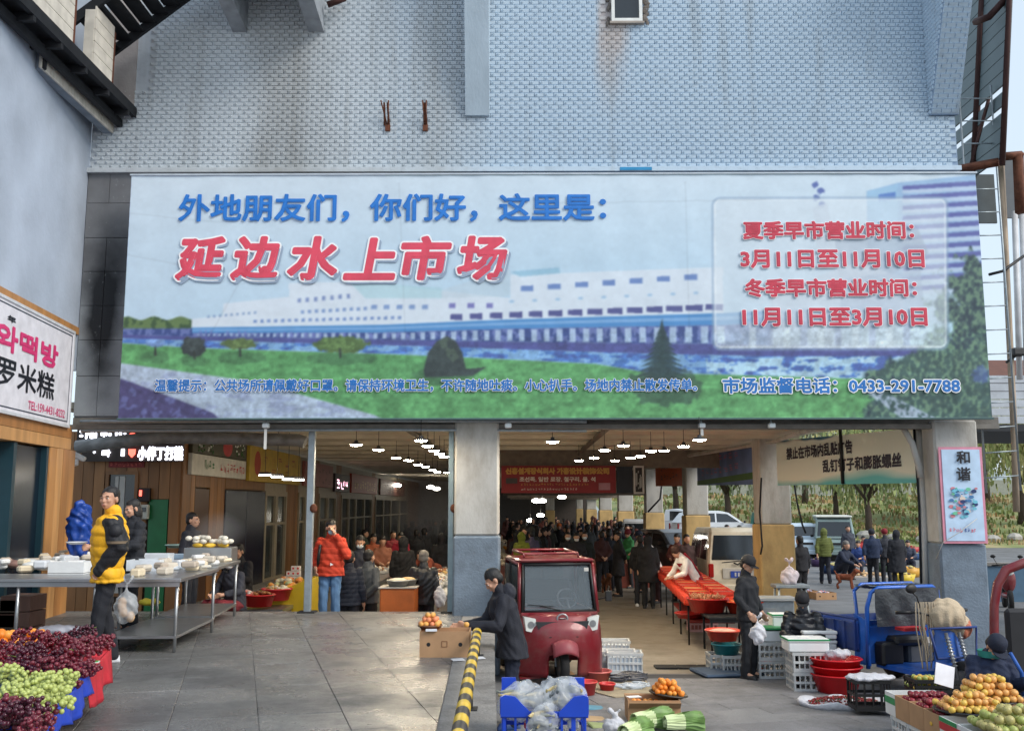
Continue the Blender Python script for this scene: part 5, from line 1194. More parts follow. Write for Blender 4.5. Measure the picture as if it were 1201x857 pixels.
def sect(mb, secs, seg=14):              # body lofted through elliptical sections (centre, lateral axis, rx, ry)
 vs = []; fs = []; n = len(secs)
 for i, (c, lat_, rx, ry) in enumerate(secs):
  c = Vector(c); t = (Vector(secs[min(i + 1, n - 1)][0]) - Vector(secs[max(i - 1, 0)][0])).normalized(); lx = (Vector(lat_) - t * t.dot(Vector(lat_))).normalized(); ly = t.cross(lx)
  for k in range(seg): an = 2 * PI * k / seg; vs.append(c + lx * math.cos(an) * rx + ly * math.sin(an) * ry)
 for i in range(n - 1):
  for k in range(seg): k2 = (k + 1) % seg; fs.append((i * seg + k, i * seg + k2, (i + 1) * seg + k2, (i + 1) * seg + k))
 fs.append(tuple(reversed(range(seg)))); fs.append(tuple((n - 1) * seg + k for k in range(seg)))
 mb.add(vs, fs)
BASE = dict(pel=(0, 0, .94), wai=(0, 0, 1.10), che=(0, .0, 1.28), nb=(0, .02, 1.45), hd=(0, -.015, 1.60), sL=(.160, .01, 1.385), sR=(-.160, .01, 1.385), eL=(.225, .03, 1.12), eR=(-.225, .03, 1.12),
   hL=(.235, -.05, .89), hR=(-.235, -.05, .89), tL=(.085, 0, .90), tR=(-.085, 0, .90), kL=(.095, -.015, .49), kR=(-.095, -.015, .49), aL=(.10, .02, .09), aR=(-.10, .02, .09))
def pose(lean=0, twist=0, hturn=0, hdown=0, **kw):
 """facing -Y; lean forward in degrees about the hips"""
 p = {k: Vector(v) for k, v in BASE.items()}
 p.update({k: Vector(v) for k, v in kw.items() if k in BASE})
 if lean:
  M = Matrix.Rotation(R(lean), 3, 'X'); c = p['pel']
  for k in ('wai', 'che', 'nb', 'hd', 'sL', 'sR'):
   p[k] = c + M @ (p[k] - c)
  for k in ('eL', 'eR', 'hL', 'hR'):
   if k not in kw: p[k] = p['s' + k[1]] + (Vector(BASE[k]) - Vector(BASE['s' + k[1]]))
 p['hturn'] = hturn; p['hdown'] = hdown; p['lean'] = lean
 return p
MESHC = {}
def head_M(p): return (Matrix.Rotation(R(p['hturn']), 3, 'Z') @ Matrix.Rotation(R(p['lean'] * .5 + p['hdown']), 3, 'X')).to_4x4()
def fingers(mb, h, d, side, grip=.5):
 """palm plus five fingers from wrist h along direction d; side = thumb direction"""
 d = d.normalized(); s_ = (side - d * d.dot(side)).normalized(); n_ = d.cross(s_)
 cap(mb, h, h + d * .03, .028, .03, 8)
 for k in range(-2, 3): cap(mb, h + d * .02 + s_ * k * .014, h + d * .085 + s_ * k * .017, .014, .013, 6)
 for k, L in zip((1.6, .55, -.55, -1.6), (.030, .036, .033, .025)):
  b0 = h + d * .088 + s_ * k * .0205; b1 = b0 + d * L - n_ * .012 * grip; b2 = b1 + d * L * .7 * (1 - .6 * grip) - n_ * L * grip; b3 = b2 + d * L * .3 * (1 - grip) - n_ * L * .7 * grip
  cap(mb, b0, b1, .0095, .009, 6); cap(mb, b1, b2, .009, .008, 6); cap(mb, b2, b3, .008, .007, 6)
 t0 = h + d * .03 + s_ * .026; t1 = t0 + d * .032 + s_ * .024; t2 = t1 + d * .03 + s_ * .004 - n_ * .01
 cap(mb, t0, t1, .013, .011, 6); cap(mb, t1, t2, .011, .009, 6)
def body_parts(key, p, near, hem=.86, collar=.05, hood=False, puff=None, bulk=1.0, hat=None, hairstyle='short', skirt=False):
 k = (key, near, hem, hood, puff, bulk, hat, hairstyle)
 if k in MESHC: return MESHC[k]
 out = {}; vx = .0095 if near else .024; lat_ = (p['sL'] - p['sR']).normalized(); latp = (p['tL'] - p['tR']).normalized()
 HM = head_M(p); hd = p['hd']
 # body: one continuous figure
 mb = MB()
 sect(mb, [(p['pel'] - Vector((0, 0, .06)), latp, .12, .09), (p['pel'], latp, .15, .10), (p['wai'], lat_, .13, .09), (p['che'], lat_, .15, .10), (p['nb'] - (p['nb'] - p['che']) * .25, lat_, .14, .075), (p['nb'], lat_, .06, .05)])
 cap(mb, p['nb'] - (p['nb'] - p['che']) * .1, hd - Vector((0, 0, .04)), .058, .052)
 for s_ in 'LR':
  cap(mb, p['s' + s_], p['e' + s_], .05, .04); cap(mb, p['e' + s_], p['h' + s_], .04, .028)
  cap(mb, p['t' + s_], p['k' + s_], .08, .055); cap(mb, p['k' + s_], p['a' + s_], .055, .038)
  a = p['a' + s_]; cap(mb, a, a + Vector((0, -.13, -.045)), .035, .03)
 # head
 ex = lambda c, r: mb.ell(hd + HM @ Vector(c), r, 0, 14, 10, M=HM)
 ex((0, .015, .03), (.076, .094, .092)); ex((0, -.03, -.035), (.060, .062, .078)); ex((0, -.05, -.082), (.032, .032, .026))
 ex((0, -.082, .018), (.055, .018, .014)); ex((0, -.095, -.018), (.013, .018, .024)); ex((0, -.102, -.032), (.018, .014, .010))
 ex((0, -.088, -.062), (.026, .012, .008)); ex((0, -.086, -.073), (.022, .012, .007)); ex((.036, -.072, -.022), (.026, .018, .022)); ex((-.036, -.072, -.022), (.026, .018, .022))
 ex((.079, .008, -.012), (.010, .020, .032)); ex((-.079, .008, -.012), (.010, .020, .032))
 body = mb
 for s_, sg in (('L', 1), ('R', -1)):
  h = p['h' + s_]; d = (h - p['e' + s_])
  if near: fingers(body, h, d, Vector((-sg * .3, -1, .2)), .55)
  else: cap(body, h, h + d.normalized() * .10, .036, .028)
 out['body'] = remesh(body, .0085 if near else .02, 2, None, 0)
 # trousers
 mb = MB()
 sect(mb, [(p['pel'] - Vector((0, 0, .09)), latp, .12 * bulk, .10), (p['pel'], latp, .172 * bulk, .125), ((p['pel'] + p['wai']) / 2, lat_, .16 * bulk, .115)])
 for s_ in 'LR':
  cap(mb, p['t' + s_], p['k' + s_], .1, .073); cap(mb, p['k' + s_], p['a' + s_] + Vector((0, 0, -.02)), .073, .064)
 out['trousers'] = remesh(mb, vx, 3, None, .006, 3)
 # shoes
 mb = MB()
 for s_, sg in (('L', 1), ('R', -1)):
  a = p['a' + s_]; f_ = Vector((sg * .02, -1, 0)).normalized(); bz = a.z - .09
  c0 = Vector((a.x, a.y, bz + .045)); cap(mb, c0 + Vector((0, .03, 0)), c0 + f_ * .14 - Vector((0, 0, .008)), .045, .040); mb.box(c0 + f_ * .06 - Vector((0, 0, .03)), (.085, .26, .03))
 out['shoes'] = remesh(mb, .012 if near else .02, 2, None, 0)
 # coat
 mb = MB(); b_ = bulk
 secs = []
 hz = p['pel'].z - (.94 - hem)
 up = (p['wai'] - p['pel']).normalized()
 if hem < .8:
  kn = (p['kL'] + p['kR']) / 2; f_ = (.94 - hem) / .45; cc = p['pel'] + (kn - p['pel']) * f_
  secs += [(cc, latp, .235 * b_, .19), ((cc + p['pel']) / 2, latp, .215 * b_, .17)]
 else: secs += [(p['pel'] - up * (.94 - hem), latp, .20 * b_, .155)]
 secs += [(p['pel'] + up * .02, latp, .195 * b_, .145), (p['wai'], lat_, .185 * b_, .14 * b_), (p['che'], lat_, .2 * b_, .15 * b_), (p['nb'] - (p['nb'] - p['che']) * .3, lat_, .165 * b_, .112 * b_), (p['nb'], lat_, .08, .075)]
 sect(mb, secs, 18)
 for s_ in 'LR':
  cap(mb, p['s' + s_], p['e' + s_], .070 * b_, .060 * b_); w_ = p['h' + s_] - (p['h' + s_] - p['e' + s_]).normalized() * .02; cap(mb, p['e' + s_], w_ - (p['h' + s_] - p['e' + s_]).normalized() * .04, .064 * b_, .05 * b_)
 nd = (hd - p['nb']).normalized()
 if hood: mb.ell(hd + HM @ Vector((0, .035, .0)), (.115, .115, .145), 0, 14, 10, M=HM); cap(mb, p['nb'], p['nb'] + nd * .06, .10, .10)
 else: cap(mb, p['nb'] - nd * .01, p['nb'] + nd * collar, .085, .075)
 out['coat'] = remesh(mb, vx, 3, puff, .006, 1)
 if hood: # open the face
  co = np_co(out['coat']); loc = (co - np.array(hd)) @ np.array(HM.to_3x3()); m = (loc[:, 1] < -.035) & (np.abs(loc[:, 0]) < .078) & (loc[:, 2] > -.12) & (loc[:, 2] < .11)
  loc[m, 1] = -.035 + (loc[m, 1] + .035) * .05; co = loc @ np.array(HM.to_3x3()).T + np.array(hd); out['coat'].vertices.foreach_set("co", co.ravel()); out['coat'].update()
 # hair / hat
 if not hood:
  mb = MB()
  def hx(c, r): mb.ell(hd + HM @ Vector(c), r, 0, 14, 10, M=HM)
  hx((0, .022, .045), (.085, .098, .09)); hx((0, .05, -.005), (.080, .068, .075))
  if hairstyle == 'long': hx((0, .06, -.06), (.088, .06, .12)); hx((.06, .02, -.04), (.028, .045, .09)); hx((-.06, .02, -.04), (.028, .045, .09))
  if hairstyle == 'bald': pass
  out['hair'] = remesh(mb, .010 if near else .02, 2, None, .003, 5)
  co = np_co(out['hair']); loc = (co - np.array(hd)) @ np.array(HM.to_3x3()); m = (loc[:, 1] < -.03) & (loc[:, 2] < .062)
  loc[m, 2] = .062 + (loc[m, 2] - .062) * .04; m2 = m & (loc[:, 1] < -.07); co = loc @ np.array(HM.to_3x3()).T + np.array(hd); out['hair'].vertices.foreach_set("co", co.ravel()); out['hair'].update()
 if hat == 'cap':
  mb = MB(); mb.lathe(hd, [(.0, .155), (.05, .148), (.085, .115), (.098, .06), (.1, .03), (.094, .03)], 18, M=HM, sy=1.08)
  c = hd + HM @ Vector((0, -.10, .045));
  vs = [];
  for zz in (0, .008):
   for i in range(9): an = PI + PI * i / 8; vs.append(hd + HM @ Vector((.085 * math.cos(an), -.07 + .11 * math.sin(an), .045 + zz - .012 * abs(math.cos(an)) - .01)))
  fs = [tuple(range(9)), tuple(reversed(range(9, 18)))] + [(i, i + 1, i + 10, i + 9) for i in range(8)] + [(8, 0, 9, 17)]
  mb.add(vs, fs); m_ = mb.mesh("cap", []); fix_normals(m_); m_.materials.append(None); out['cap'] = m_
 if hat == 'knit':
  mb = MB(); mb.ell(hd + HM @ Vector((0, .01, .05)), (.098, .112, .105), M=HM); m_ = mb.mesh("knit", []); m_.materials.append(None); out['cap'] = m_
 # mask
 mb = MB(); mb.ell(hd + HM @ Vector((0, -.06, -.05)), (.064, .055, .05), 0, 12, 8, M=HM); m_ = mb.mesh("mask", []); m_.materials.append(None); out['mask'] = m_
 MESHC[k] = out
 return out
skin_m = mat("skin", srgb(196, 150, 124), .55, var=.06, vs=10); skin_m.node_tree.nodes["Principled BSDF"].inputs["Subsurface Weight"].default_value = .0
hair_m = mat("black_hair", srgb(26, 24, 24), .5, var=.3, vs=40, bump=.4, bs=90); grey_hair = mat("grey_hair", srgb(110, 106, 102), .6, var=.3, vs=40)
def cloth(r, g, b, rough=.8): return mat("cloth_%d_%d_%d" % (r, g, b), srgb(r, g, b), rough, var=.16, vs=9, bump=.25, bs=70)
eye_w = plain(225, 222, 218, .3); eye_d = plain(24, 18, 16, .2); lip_m = plain(160, 100, 92, .5); brow_m = plain(34, 28, 26, .8)
def person(label, loc, face, key, p, coat=(30, 32, 38), legs=(30, 32, 40), shoes=(30, 30, 32), near=False, hem=.86, hood=False, puff=None, bulk=1.0, hat=None, hatc=(30, 30, 34), hairc=None, hairstyle='short', mask=None, scale=1.0, group=None, coatm=None, trm=None, apron=None):
 """face: heading in degrees, 0 = towards the camera, 90 = to the right of the picture, 180 = away"""
 t = thing("person", label, "person", loc, R(face), group); t.scale = (scale,) * 3
 o_ = body_parts(key, p, near, hem, .05, hood, puff, bulk, hat, hairstyle)
 def put(nm, me, m):
  o = bpy.data.objects.new(nm, me); col.objects.link(o); o.parent = t
  o.material_slots[0].link = 'OBJECT'; o.material_slots[0].material = m; return o
 put("body", o_['body'], skin_m)
 put("trousers", o_['trousers'], trm or cloth(*legs)); put("shoe_pair", o_['shoes'], plain(*shoes, .5)); put("jacket", o_['coat'], coatm or cloth(*coat))
 if 'hair' in o_ and hat != 'knit': put("hair", o_['hair'], hairc or hair_m)
 if 'cap' in o_: put("cap", o_['cap'], cloth(*hatc))
 if mask: put("face_mask", o_['mask'], plain(*mask, .8))
 if apron:
  mb = MB(); q = p; dd = Vector((0, -.16, 0)); mb.grid(lambda u, v: tuple(q['pel'].lerp(q['che'] + Vector((0, 0, .05)), v * 1.2 - .25) + Vector(((u - .5) * (.36 - .1 * v), -.165 - .02 * math.cos((u - .5) * PI) + .06 * abs(u - .5), 0))), 8, 8); mb.build("apron", cloth(*apron), t, fixn=False)
 if near:
  HM = head_M(p); hd = p['hd']
  for sg in (1, -1):
   MB().ell(hd + HM @ Vector((sg * .031, -.082, .002)), (.013, .010, .0065), 0, 10, 6, M=HM).build("eye", eye_w, t)
   MB().ell(hd + HM @ Vector((sg * .031, -.0905, .002)), (.006, .003, .0055), 0, 8, 6, M=HM).build("iris", eye_d, t)
   MB().ell(hd + HM @ Vector((sg * .033, -.094, .023)), (.021, .006, .0042), 0, 8, 6, M=HM).build("eyebrow", brow_m, t)
  MB().ell(hd + HM @ Vector((0, -.099, -.067)), (.022, .006, .006), 0, 10, 6, M=HM).build("lips", lip_m, t)
 return t
STAND = pose()
WALK = pose(kL=(.09, -.12, .50), aL=(.09, -.20, .10), kR=(-.09, .02, .49), aR=(-.09, .25, .13), eL=(.24, .08, 1.14), hL=(.24, .1, .92), eR=(-.24, -.04, 1.13), hR=(-.22, -.2, .95))
BEHIND = pose(eL=(.25, .10, 1.14), eR=(-.25, .10, 1.14), hL=(.05, .19, .98), hR=(-.06, .19, .96))
HOLD = pose(eL=(.23, -.06, 1.14), eR=(-.23, -.06, 1.14), hL=(.10, -.26, 1.10), hR=(-.10, -.26, 1.08), hdown=18)
BEND = pose(lean=48, hdown=-8, hL=(.16, -.62, .86), hR=(-.14, -.60, .84), eL=(.24, -.42, 1.0), eR=(-.24, -.42, 1.0), pel=(0, .12, .93), tL=(.085, .12, .9), tR=(-.085, .12, .9))
STOOP = pose(lean=24, hdown=22, hL=(.12, -.46, .98), hR=(-.14, -.44, .95), eL=(.25, -.22, 1.08), eR=(-.25, -.22, 1.08))
SIT = pose(pel=(0, .1, .42), wai=(0, .09, .58), che=(0, .05, .76), nb=(0, .03, .93), hd=(0, -.02, 1.09), sL=(.175, .03, .88), sR=(-.175, .03, .88), eL=(.25, -.06, .64), eR=(-.25, -.06, .64), hL=(.12, -.28, .60), hR=(-.12, -.28, .58),
           tL=(.10, .08, .40), tR=(-.10, .08, .40), kL=(.16, -.34, .46), kR=(-.16, -.34, .46), aL=(.14, -.36, .09), aR=(-.14, -.36, .09), hdown=20)
SQUAT = pose(pel=(0, .12, .26), wai=(0, .08, .42), che=(0, -.0, .58), nb=(0, -.05, .74), hd=(0, -.11, .90), sL=(.175, -.05, .70), sR=(-.175, -.05, .70), eL=(.25, -.20, .52), eR=(-.25, -.20, .52), hL=(.10, -.42, .42), hR=(-.10, -.42, .40),
             tL=(.10, .1, .26), tR=(-.10, .1, .26), kL=(.18, -.24, .46), kR=(-.18, -.24, .46), aL=(.14, -.06, .09), aR=(-.14, -.06, .09), hdown=20)
def at(px, Y, z=0): return ((px - 610) / F * Y, Y, z)

# 1 man in the yellow down vest-jacket
yl_m = cloth(240, 178, 26, .6); blk = cloth(26, 27, 32, .6)
YM = pose(hturn=52, hdown=-2, hd=(0, -.02, 1.615), eL=(.235, .07, 1.15), hL=(.17, -.05, .96), eR=(-.235, .05, 1.15), hR=(-.17, -.05, .96), kL=(.10, -.06, .5), aL=(.10, -.12, .09), kR=(-.09, 0, .49), aR=(-.09, .1, .09))
q = G(120, 779, PZ)
ym = person("man in a bright yellow and black down jacket standing before the steel counter", (q.x, q.y, PZ), -62, "yellow", YM, near=True, hem=.80, puff=(.105, .016), bulk=1.2, coatm=yl_m, legs=(24, 26, 34), shoes=(214, 216, 220), scale=1.03, hairstyle='short')
# black sleeves and yoke over the yellow body of the jacket
mb = MB()
for s_ in 'LR':
 cap(mb, YM['s' + s_] + Vector((0, 0, -.02)), YM['e' + s_], .106, .098); cap(mb, YM['e' + s_], YM['h' + s_] + (YM['h' + s_] - YM['e' + s_]).normalized() * .06, .092, .070)
sm = remesh(mb, .012, 3, (.105, .008), .006); sm.materials.clear(); sm.materials.append(blk); inst(sm, "black_sleeves", ym)
mb = MB(); mb.ell((.262, .03, 1.30), (.06, .07, .075)); e_ = mb.build("chest_patch", blk, ym)
MB().lathe((.245, .05, 1.18), [(.098, 0), (.099, .025)], 16).build("sleeve_band", plain(120, 104, 84, .7), ym)
mb = MB(); mb.tube([(-.1, -.2, .82), (.1, -.2, .82)], .004, 5);
# 2 vendor behind
person("vendor in a black puffer jacket behind the yellow jacketed man", at(160, 12.7, PZ), -38, "vend", pose(hdown=12, eL=(.24, -.08, 1.14), eR=(-.22, -.2, 1.16), hL=(.18, -.30, 1.10), hR=(-.12, -.52, 1.12)), coat=(30, 33, 40), near=True, puff=(.09, .012), bulk=1.08, hairstyle='long', scale=.97)
# 19 man stooping over the carton
SM_ = pose(lean=17, hdown=30, hL=(.16, -.52, 1.10), hR=(-.10, -.56, 1.06), eL=(.27, -.20, 1.10), eR=(-.2, -.26, 1.10), kL=(.10, -.03, .49), aL=(.12, .0, .09), kR=(-.09, .03, .49), aR=(-.09, .1, .09))
q = G(590, 850, 0)
stoop = person("man in a dark hooded coat bending over the carton of fruit at the platform edge", (q.x + .1, q.y - .1, 0), -78, "carton", SM_, coat=(30, 32, 42), legs=(24, 30, 48), shoes=(34, 60, 110), near=True, hem=.74, bulk=1.08, scale=1.03)
mb = MB(); hb = SM_['nb']; mb.ell(hb + Vector((0, .09, .0)), (.13, .09, .10)); m_ = remesh(mb, .012, 2, None, .006); m_.materials.clear(); m_.materials.append(cloth(36, 38, 48)); inst(m_, "hood", stoop)
# p cap man with bag
CM = pose(hdown=26, hturn=0, hL=(.22, -.10, .92), hR=(-.22, -.14, .94), eL=(.24, .03, 1.14), eR=(-.24, .03, 1.14), kL=(.09, -.02, .49))
q = G(880, 796, 0)
person("man in a black cap and black jacket standing at the white foam boxes", (q.x, q.y, 0), 48, "capman", CM, coat=(26, 28, 34), legs=(26, 28, 34), near=True, hem=.82, hat='cap', scale=1.0)
# q seated hooded vendor
person("seated vendor in a black cap and shiny black puffer with blue gloves behind foam boxes", at(932, 14.25, .0), -12, "seatv", pose(**{**{k: tuple(v) for k, v in SIT.items() if k in BASE}, 'hdown': 30}), coat=(28, 30, 36), near=True, puff=(.10, .014), bulk=1.18, hat='cap', mask=(60, 66, 78), coatm=cloth(27, 29, 36, .35), scale=1.02)
# w fruit seller
seller = person("fruit seller in a navy coat and dark cap bowed over the crates at lower right", at(1142, 10.9, -.08), 8, "seller", pose(**{**{k: tuple(v) for k, v in SIT.items() if k in BASE}, 'hd': (0, -.10, 1.05), 'hL': (.18, -.38, .72), 'hR': (-.22, -.36, .70), 'hdown': 48}), coat=(26, 38, 66), near=True, bulk=1.25, hat='cap', hatc=(24, 32, 52), mask=(60, 140, 140))
MB().tube([(.1, -.2, 1.0), (.2, -.22, .8), (.27, -.12, .55)], .02, 6).build("blue_strap", plain(40, 90, 170), seller); MB().lathe((0, .0, .93), [(.12, 0), (.13, .07)], 14).build("green_scarf", cloth(50, 140, 130), seller)
# 6 red jacket man
RP = pose(hturn=25, hdown=8, hR=(-.22, -.08, .98), eR=(-.25, .05, 1.14), eL=(.27, -.12, 1.18), hL=(.07, -.14, 1.52))
rj = person("man in a red orange down jacket and jeans touching his face beside the steel post", at(391, 15.75, .5), 4, "redj", RP, coat=(196, 62, 36), legs=(86, 120, 158), near=True, puff=(.10, .013), bulk=1.12, mask=(176, 210, 226), hem=.86)
mb = MB(); mb.tube([(-.12, .12, 1.38), (-.15, -.14, 1.32), (-.17, -.16, 1.1), (-.19, -.02, .98)], .025, 6); mb.build("bag_strap", black, rj); mb = MB(); mb.prism([(.0, .0), (.05, .02), (.0, .05)], -.185, -.178, 'Y'); o = mb.build("white_logo", plain(230, 230, 230), rj); o.location = (.02, 0, 1.02)
st_ = thing("step_block", "grey concrete step under the red jacketed man", "step", at(391, 15.9, 0)); MB().box((0, 0, .24), (1.4, .7, .48), bev=.01).build("block", concrete, st_)
person("man in a quilted navy jacket seen from behind below the red jacketed man", at(413, 16.2), 175, "stand", STAND, coat=(30, 36, 50), near=True, puff=(.07, .008), bulk=1.08)
person("man in a grey suit jacket with hands clasped behind his back", at(435, 16.6), 150, "behind", BEHIND, coat=(84, 88, 92), legs=(34, 34, 38), near=True)
person("masked vendor in a navy and grey top facing out between shoppers", at(425, 18.4, .18), 5, "hold", HOLD, coat=(44, 48, 62), mask=(220, 230, 236), near=True)
person("tall person in a long black hooded coat walking away down the left aisle", at(475, 21.5), 184, "stand", STAND, coat=(22, 22, 26), hem=.5, hood=True, near=True, bulk=1.12, scale=1.03)
person("man with short grey hair in a black leather jacket seen from behind", at(499, 16.4), 172, "stand", STAND, coatm=mat("black_leather", srgb(30, 31, 36), .38, var=.15, bump=.3), near=True, hairc=grey_hair, bulk=1.14)
person("man in dark clothes standing by the steaming corn counter", at(229, 15.7, .62), 80, "stand", STAND, coat=(34, 36, 46), near=True)
person("seated vendor in black against the navy doors", at(285, 17.6, .5), -20, "sit", SIT, coat=(26, 26, 32), legs=(30, 30, 36), bulk=1.1, near=True, scale=1.05)
person("woman with a white mask under her chin sitting low beside the counter", at(277, 15.6, .50), -30, "sit", SIT, coat=(46, 48, 58), legs=(110, 30, 40), mask=(222, 222, 220), near=True, hairstyle='long')
# mid crowd of the left aisle
for (px, Y, fc, key, pz, c, kw, lab) in (
 (451, 24, 20, "hold", HOLD, (150, 96, 74), {}, "vendor in a brown top behind the left aisle counters"), (472, 27, 0, "hold", HOLD, (176, 44, 66), {}, "vendor in a bright red jacket deep in the left aisle"),
 (463, 29, 30, "stand", STAND, (150, 60, 66), {}, "vendor in a dull red top behind the bright red one"), (490, 30, 180, "stand", STAND, (26, 28, 34), {}, "shopper in black with dark cap deep in the left aisle"),
 (499, 31, 170, "stand", STAND, (40, 42, 48), {'hat': 'cap'}, "second dark shopper beside the one in black in the left aisle"), (508, 24, -30, "bend", BEND, (140, 70, 50), {}, "person in a rust coloured coat leaning over goods in the left aisle"),
 (440, 26, 40, "hold", HOLD, (170, 90, 60), {}, "vendor in an orange brown smock in the left aisle"), (519, 26, 190, "walk", WALK, (24, 24, 30), {'hood': True}, "hooded dark figure at the right edge of the left aisle"),
 (521, 34, 180, "stand", STAND, (30, 30, 36), {}, "dark clothed man beyond the pillar edge in the left aisle"), (430, 30, 90, "stand", STAND, (60, 70, 60), {}, "shopper in olive walking along the far left shops")):
 person(lab, at(px, Y), fc, key, pz, coat=c, **kw)
# right and central crowd, single figures that can be told apart
for (px, Y, fc, key, pz, c, lg, kw, lab) in (
 (612, 27, 150, "stand", STAND, (118, 128, 42), (40, 44, 50), {'hood': True, 'puff': (.1, .012), 'bulk': 1.15}, "person in an olive green coat with a grey hood behind the red tricycle"),
 (623, 29, -160, "hold", HOLD, (90, 84, 110), (40, 40, 46), {}, "person in a dull purple coat beside the olive hooded one"),
 (655, 40, 0, "walk", WALK, (28, 28, 34), (60, 60, 66), {'hat': 'knit', 'hatc': (214, 110, 50)}, "person with an orange knit hat walking up the central lane"),
 (665, 27.5, 0, "walk", WALK, (30, 32, 38), (36, 38, 44), {'mask': (226, 230, 232)}, "leftmost of three masked people walking together"), (675, 27, 0, "hold", HOLD, (34, 34, 40), (30, 30, 36), {'mask': (226, 230, 232)}, "middle one of three masked people walking together"),
 (684.5, 28, -5, "walk", WALK, (40, 46, 44), (34, 34, 38), {'mask': (226, 230, 232)}, "rightmost of three masked people walking together"),
 (706, 30.5, 10, "walk", WALK, (28, 36, 54), (86, 96, 112), {'shoes': (214, 214, 214)}, "person in a navy jacket and faded jeans walking with a small brown dog"),
 (713, 32, 180, "stand", STAND, (176, 142, 112), (60, 54, 50), {'hem': .5, 'hairstyle': 'long'}, "woman in a long tan coat behind the jeans wearer"),
 (723, 27.3, -80, "behind", BEHIND, (28, 28, 34), (24, 24, 28), {'hem': .55}, "boy in a long black coat standing in the central lane"),
 (723, 31.5, 60, "hold", HOLD, (50, 132, 78), (40, 40, 46), {}, "person in a bright green sweater behind the boy in black"),
 (735, 30, -60, "hold", HOLD, (64, 140, 84), (40, 40, 46), {'hatc': (110, 30, 40), 'hat': 'knit'}, "person in a green top holding an orange bag by the stall"),
 (748, 28.5, -70, "hold", HOLD, (220, 218, 214), (50, 50, 56), {'hat': 'cap', 'hatc': (28, 40, 60)}, "vendor with a navy cap and white collar at the stall end"),
 (757, 24.2, 176, "stand", STAND, (22, 22, 26), (22, 22, 26), {'hood': True, 'hem': .62, 'bulk': 1.12}, "large person in a black hooded coat with back turned by the orange table"),
 (748.5, 24.7, 170, "stand", STAND, (24, 24, 28), (30, 32, 40), {'shoes': (220, 220, 220)}, "person in black with white shoes beside the black hooded one"),
 (765, 25.5, -60, "stoop", STOOP, (222, 216, 212), (60, 30, 36), {'hat': 'knit', 'hatc': (186, 110, 130), 'apron': (150, 24, 44)}, "vendor in a pink knit hat white top and crimson apron"),
 (808, 21.0, -70, "lean", pose(lean=33, hdown=14, hL=(.14, -.56, .98), hR=(-.14, -.52, .96), eL=(.26, -.34, 1.06), eR=(-.26, -.32, 1.05)), (232, 230, 228), (130, 24, 44), {'apron': (150, 24, 44), 'hat': 'knit', 'hatc': (60, 36, 30)}, "vendor in a white top and crimson apron bending over the orange table"),
 (802, 25.5, 20, "stand", STAND, (60, 40, 38), (36, 36, 40), {}, "dark haired person standing between the stall and the beige van"),
 (791, 26, -30, "hold", HOLD, (90, 44, 40), (40, 36, 40), {}, "person in a maroon top near the beige van's nose"),
 (960, 31.5, 172, "walk", WALK, (96, 104, 50), (30, 32, 44), {'hood': True, 'puff': (.08, .012), 'bulk': 1.08}, "dog walker in an olive hooded jacket crossing the street"),
 (1015, 30.5, 165, "walk", WALK, (34, 48, 76), (30, 32, 40), {'hatc': (30, 34, 46), 'hat': 'knit', 'bulk': 1.12}, "man in a navy jacket walking away across the street"),
 (1030, 30.9, 180, "stand", STAND, (52, 54, 62), (34, 36, 44), {'hatc': (130, 30, 40), 'hat': 'knit'}, "person with a dark red hat between two walkers"),
 (1043, 29.6, 180, "stand", STAND, (28, 30, 38), (24, 26, 32), {'hood': True, 'hem': .5, 'bulk': 1.15}, "person in a long black hooded coat at the right of the walkers"),
 (981, 33.5, 40, "squat", SQUAT, (34, 42, 62), (30, 32, 44), {'scale': 1.25, 'hairc': grey_hair}, "crouching seller in navy by the blue tubs"),
 (999, 35.5, -30, "sit", SIT, (44, 70, 130), (40, 44, 60), {}, "seated seller in a bright blue jacket before the grey van"),
 (988, 36.5, 0, "stand", STAND, (60, 64, 76), (40, 44, 60), {}, "person in grey standing by the front of the grey van"),
 (1056, 36, -20, "sit", SIT, (60, 66, 84), (40, 44, 60), {}, "seated seller among the yellow baskets near the pillar"),
 (1005, 41, 10, "sit", SIT, (176, 60, 56), (40, 44, 60), {}, "seated seller in a red jacket far across the street"),
 (849, 38, 60, "stand", STAND, (60, 90, 140), (40, 44, 60), {}, "person in blue standing by the white car"), (863, 37, -60, "stand", STAND, (130, 36, 44), (40, 44, 60), {}, "person in dark red by the tail of the white car"),
 (932, 24.5, 200, "stand", STAND, (26, 26, 32), (24, 24, 30), {}, "person in black half hidden behind the big right pillar")):
 pp_ = person(lab, at(px, Y), fc, key, pz, coat=c, legs=lg, **kw)
 if key == "lean":
  for s_ in (-1, 1): a_, b_ = pz['nb'] + Vector((s_ * .1, .02, .085)), pz['pel'] + Vector((-s_ * .1, .14, .06)); MB().tube([a_, (a_ + b_) / 2 + Vector((0, .03, .07)), b_], .022, 6).build("apron_strap", cloth(150, 24, 44), pp_)
  MB().ell(pz['pel'] + Vector((0, .05, -.02)), (.2, .17, .12)).build("apron_skirt", cloth(150, 24, 44), pp_)
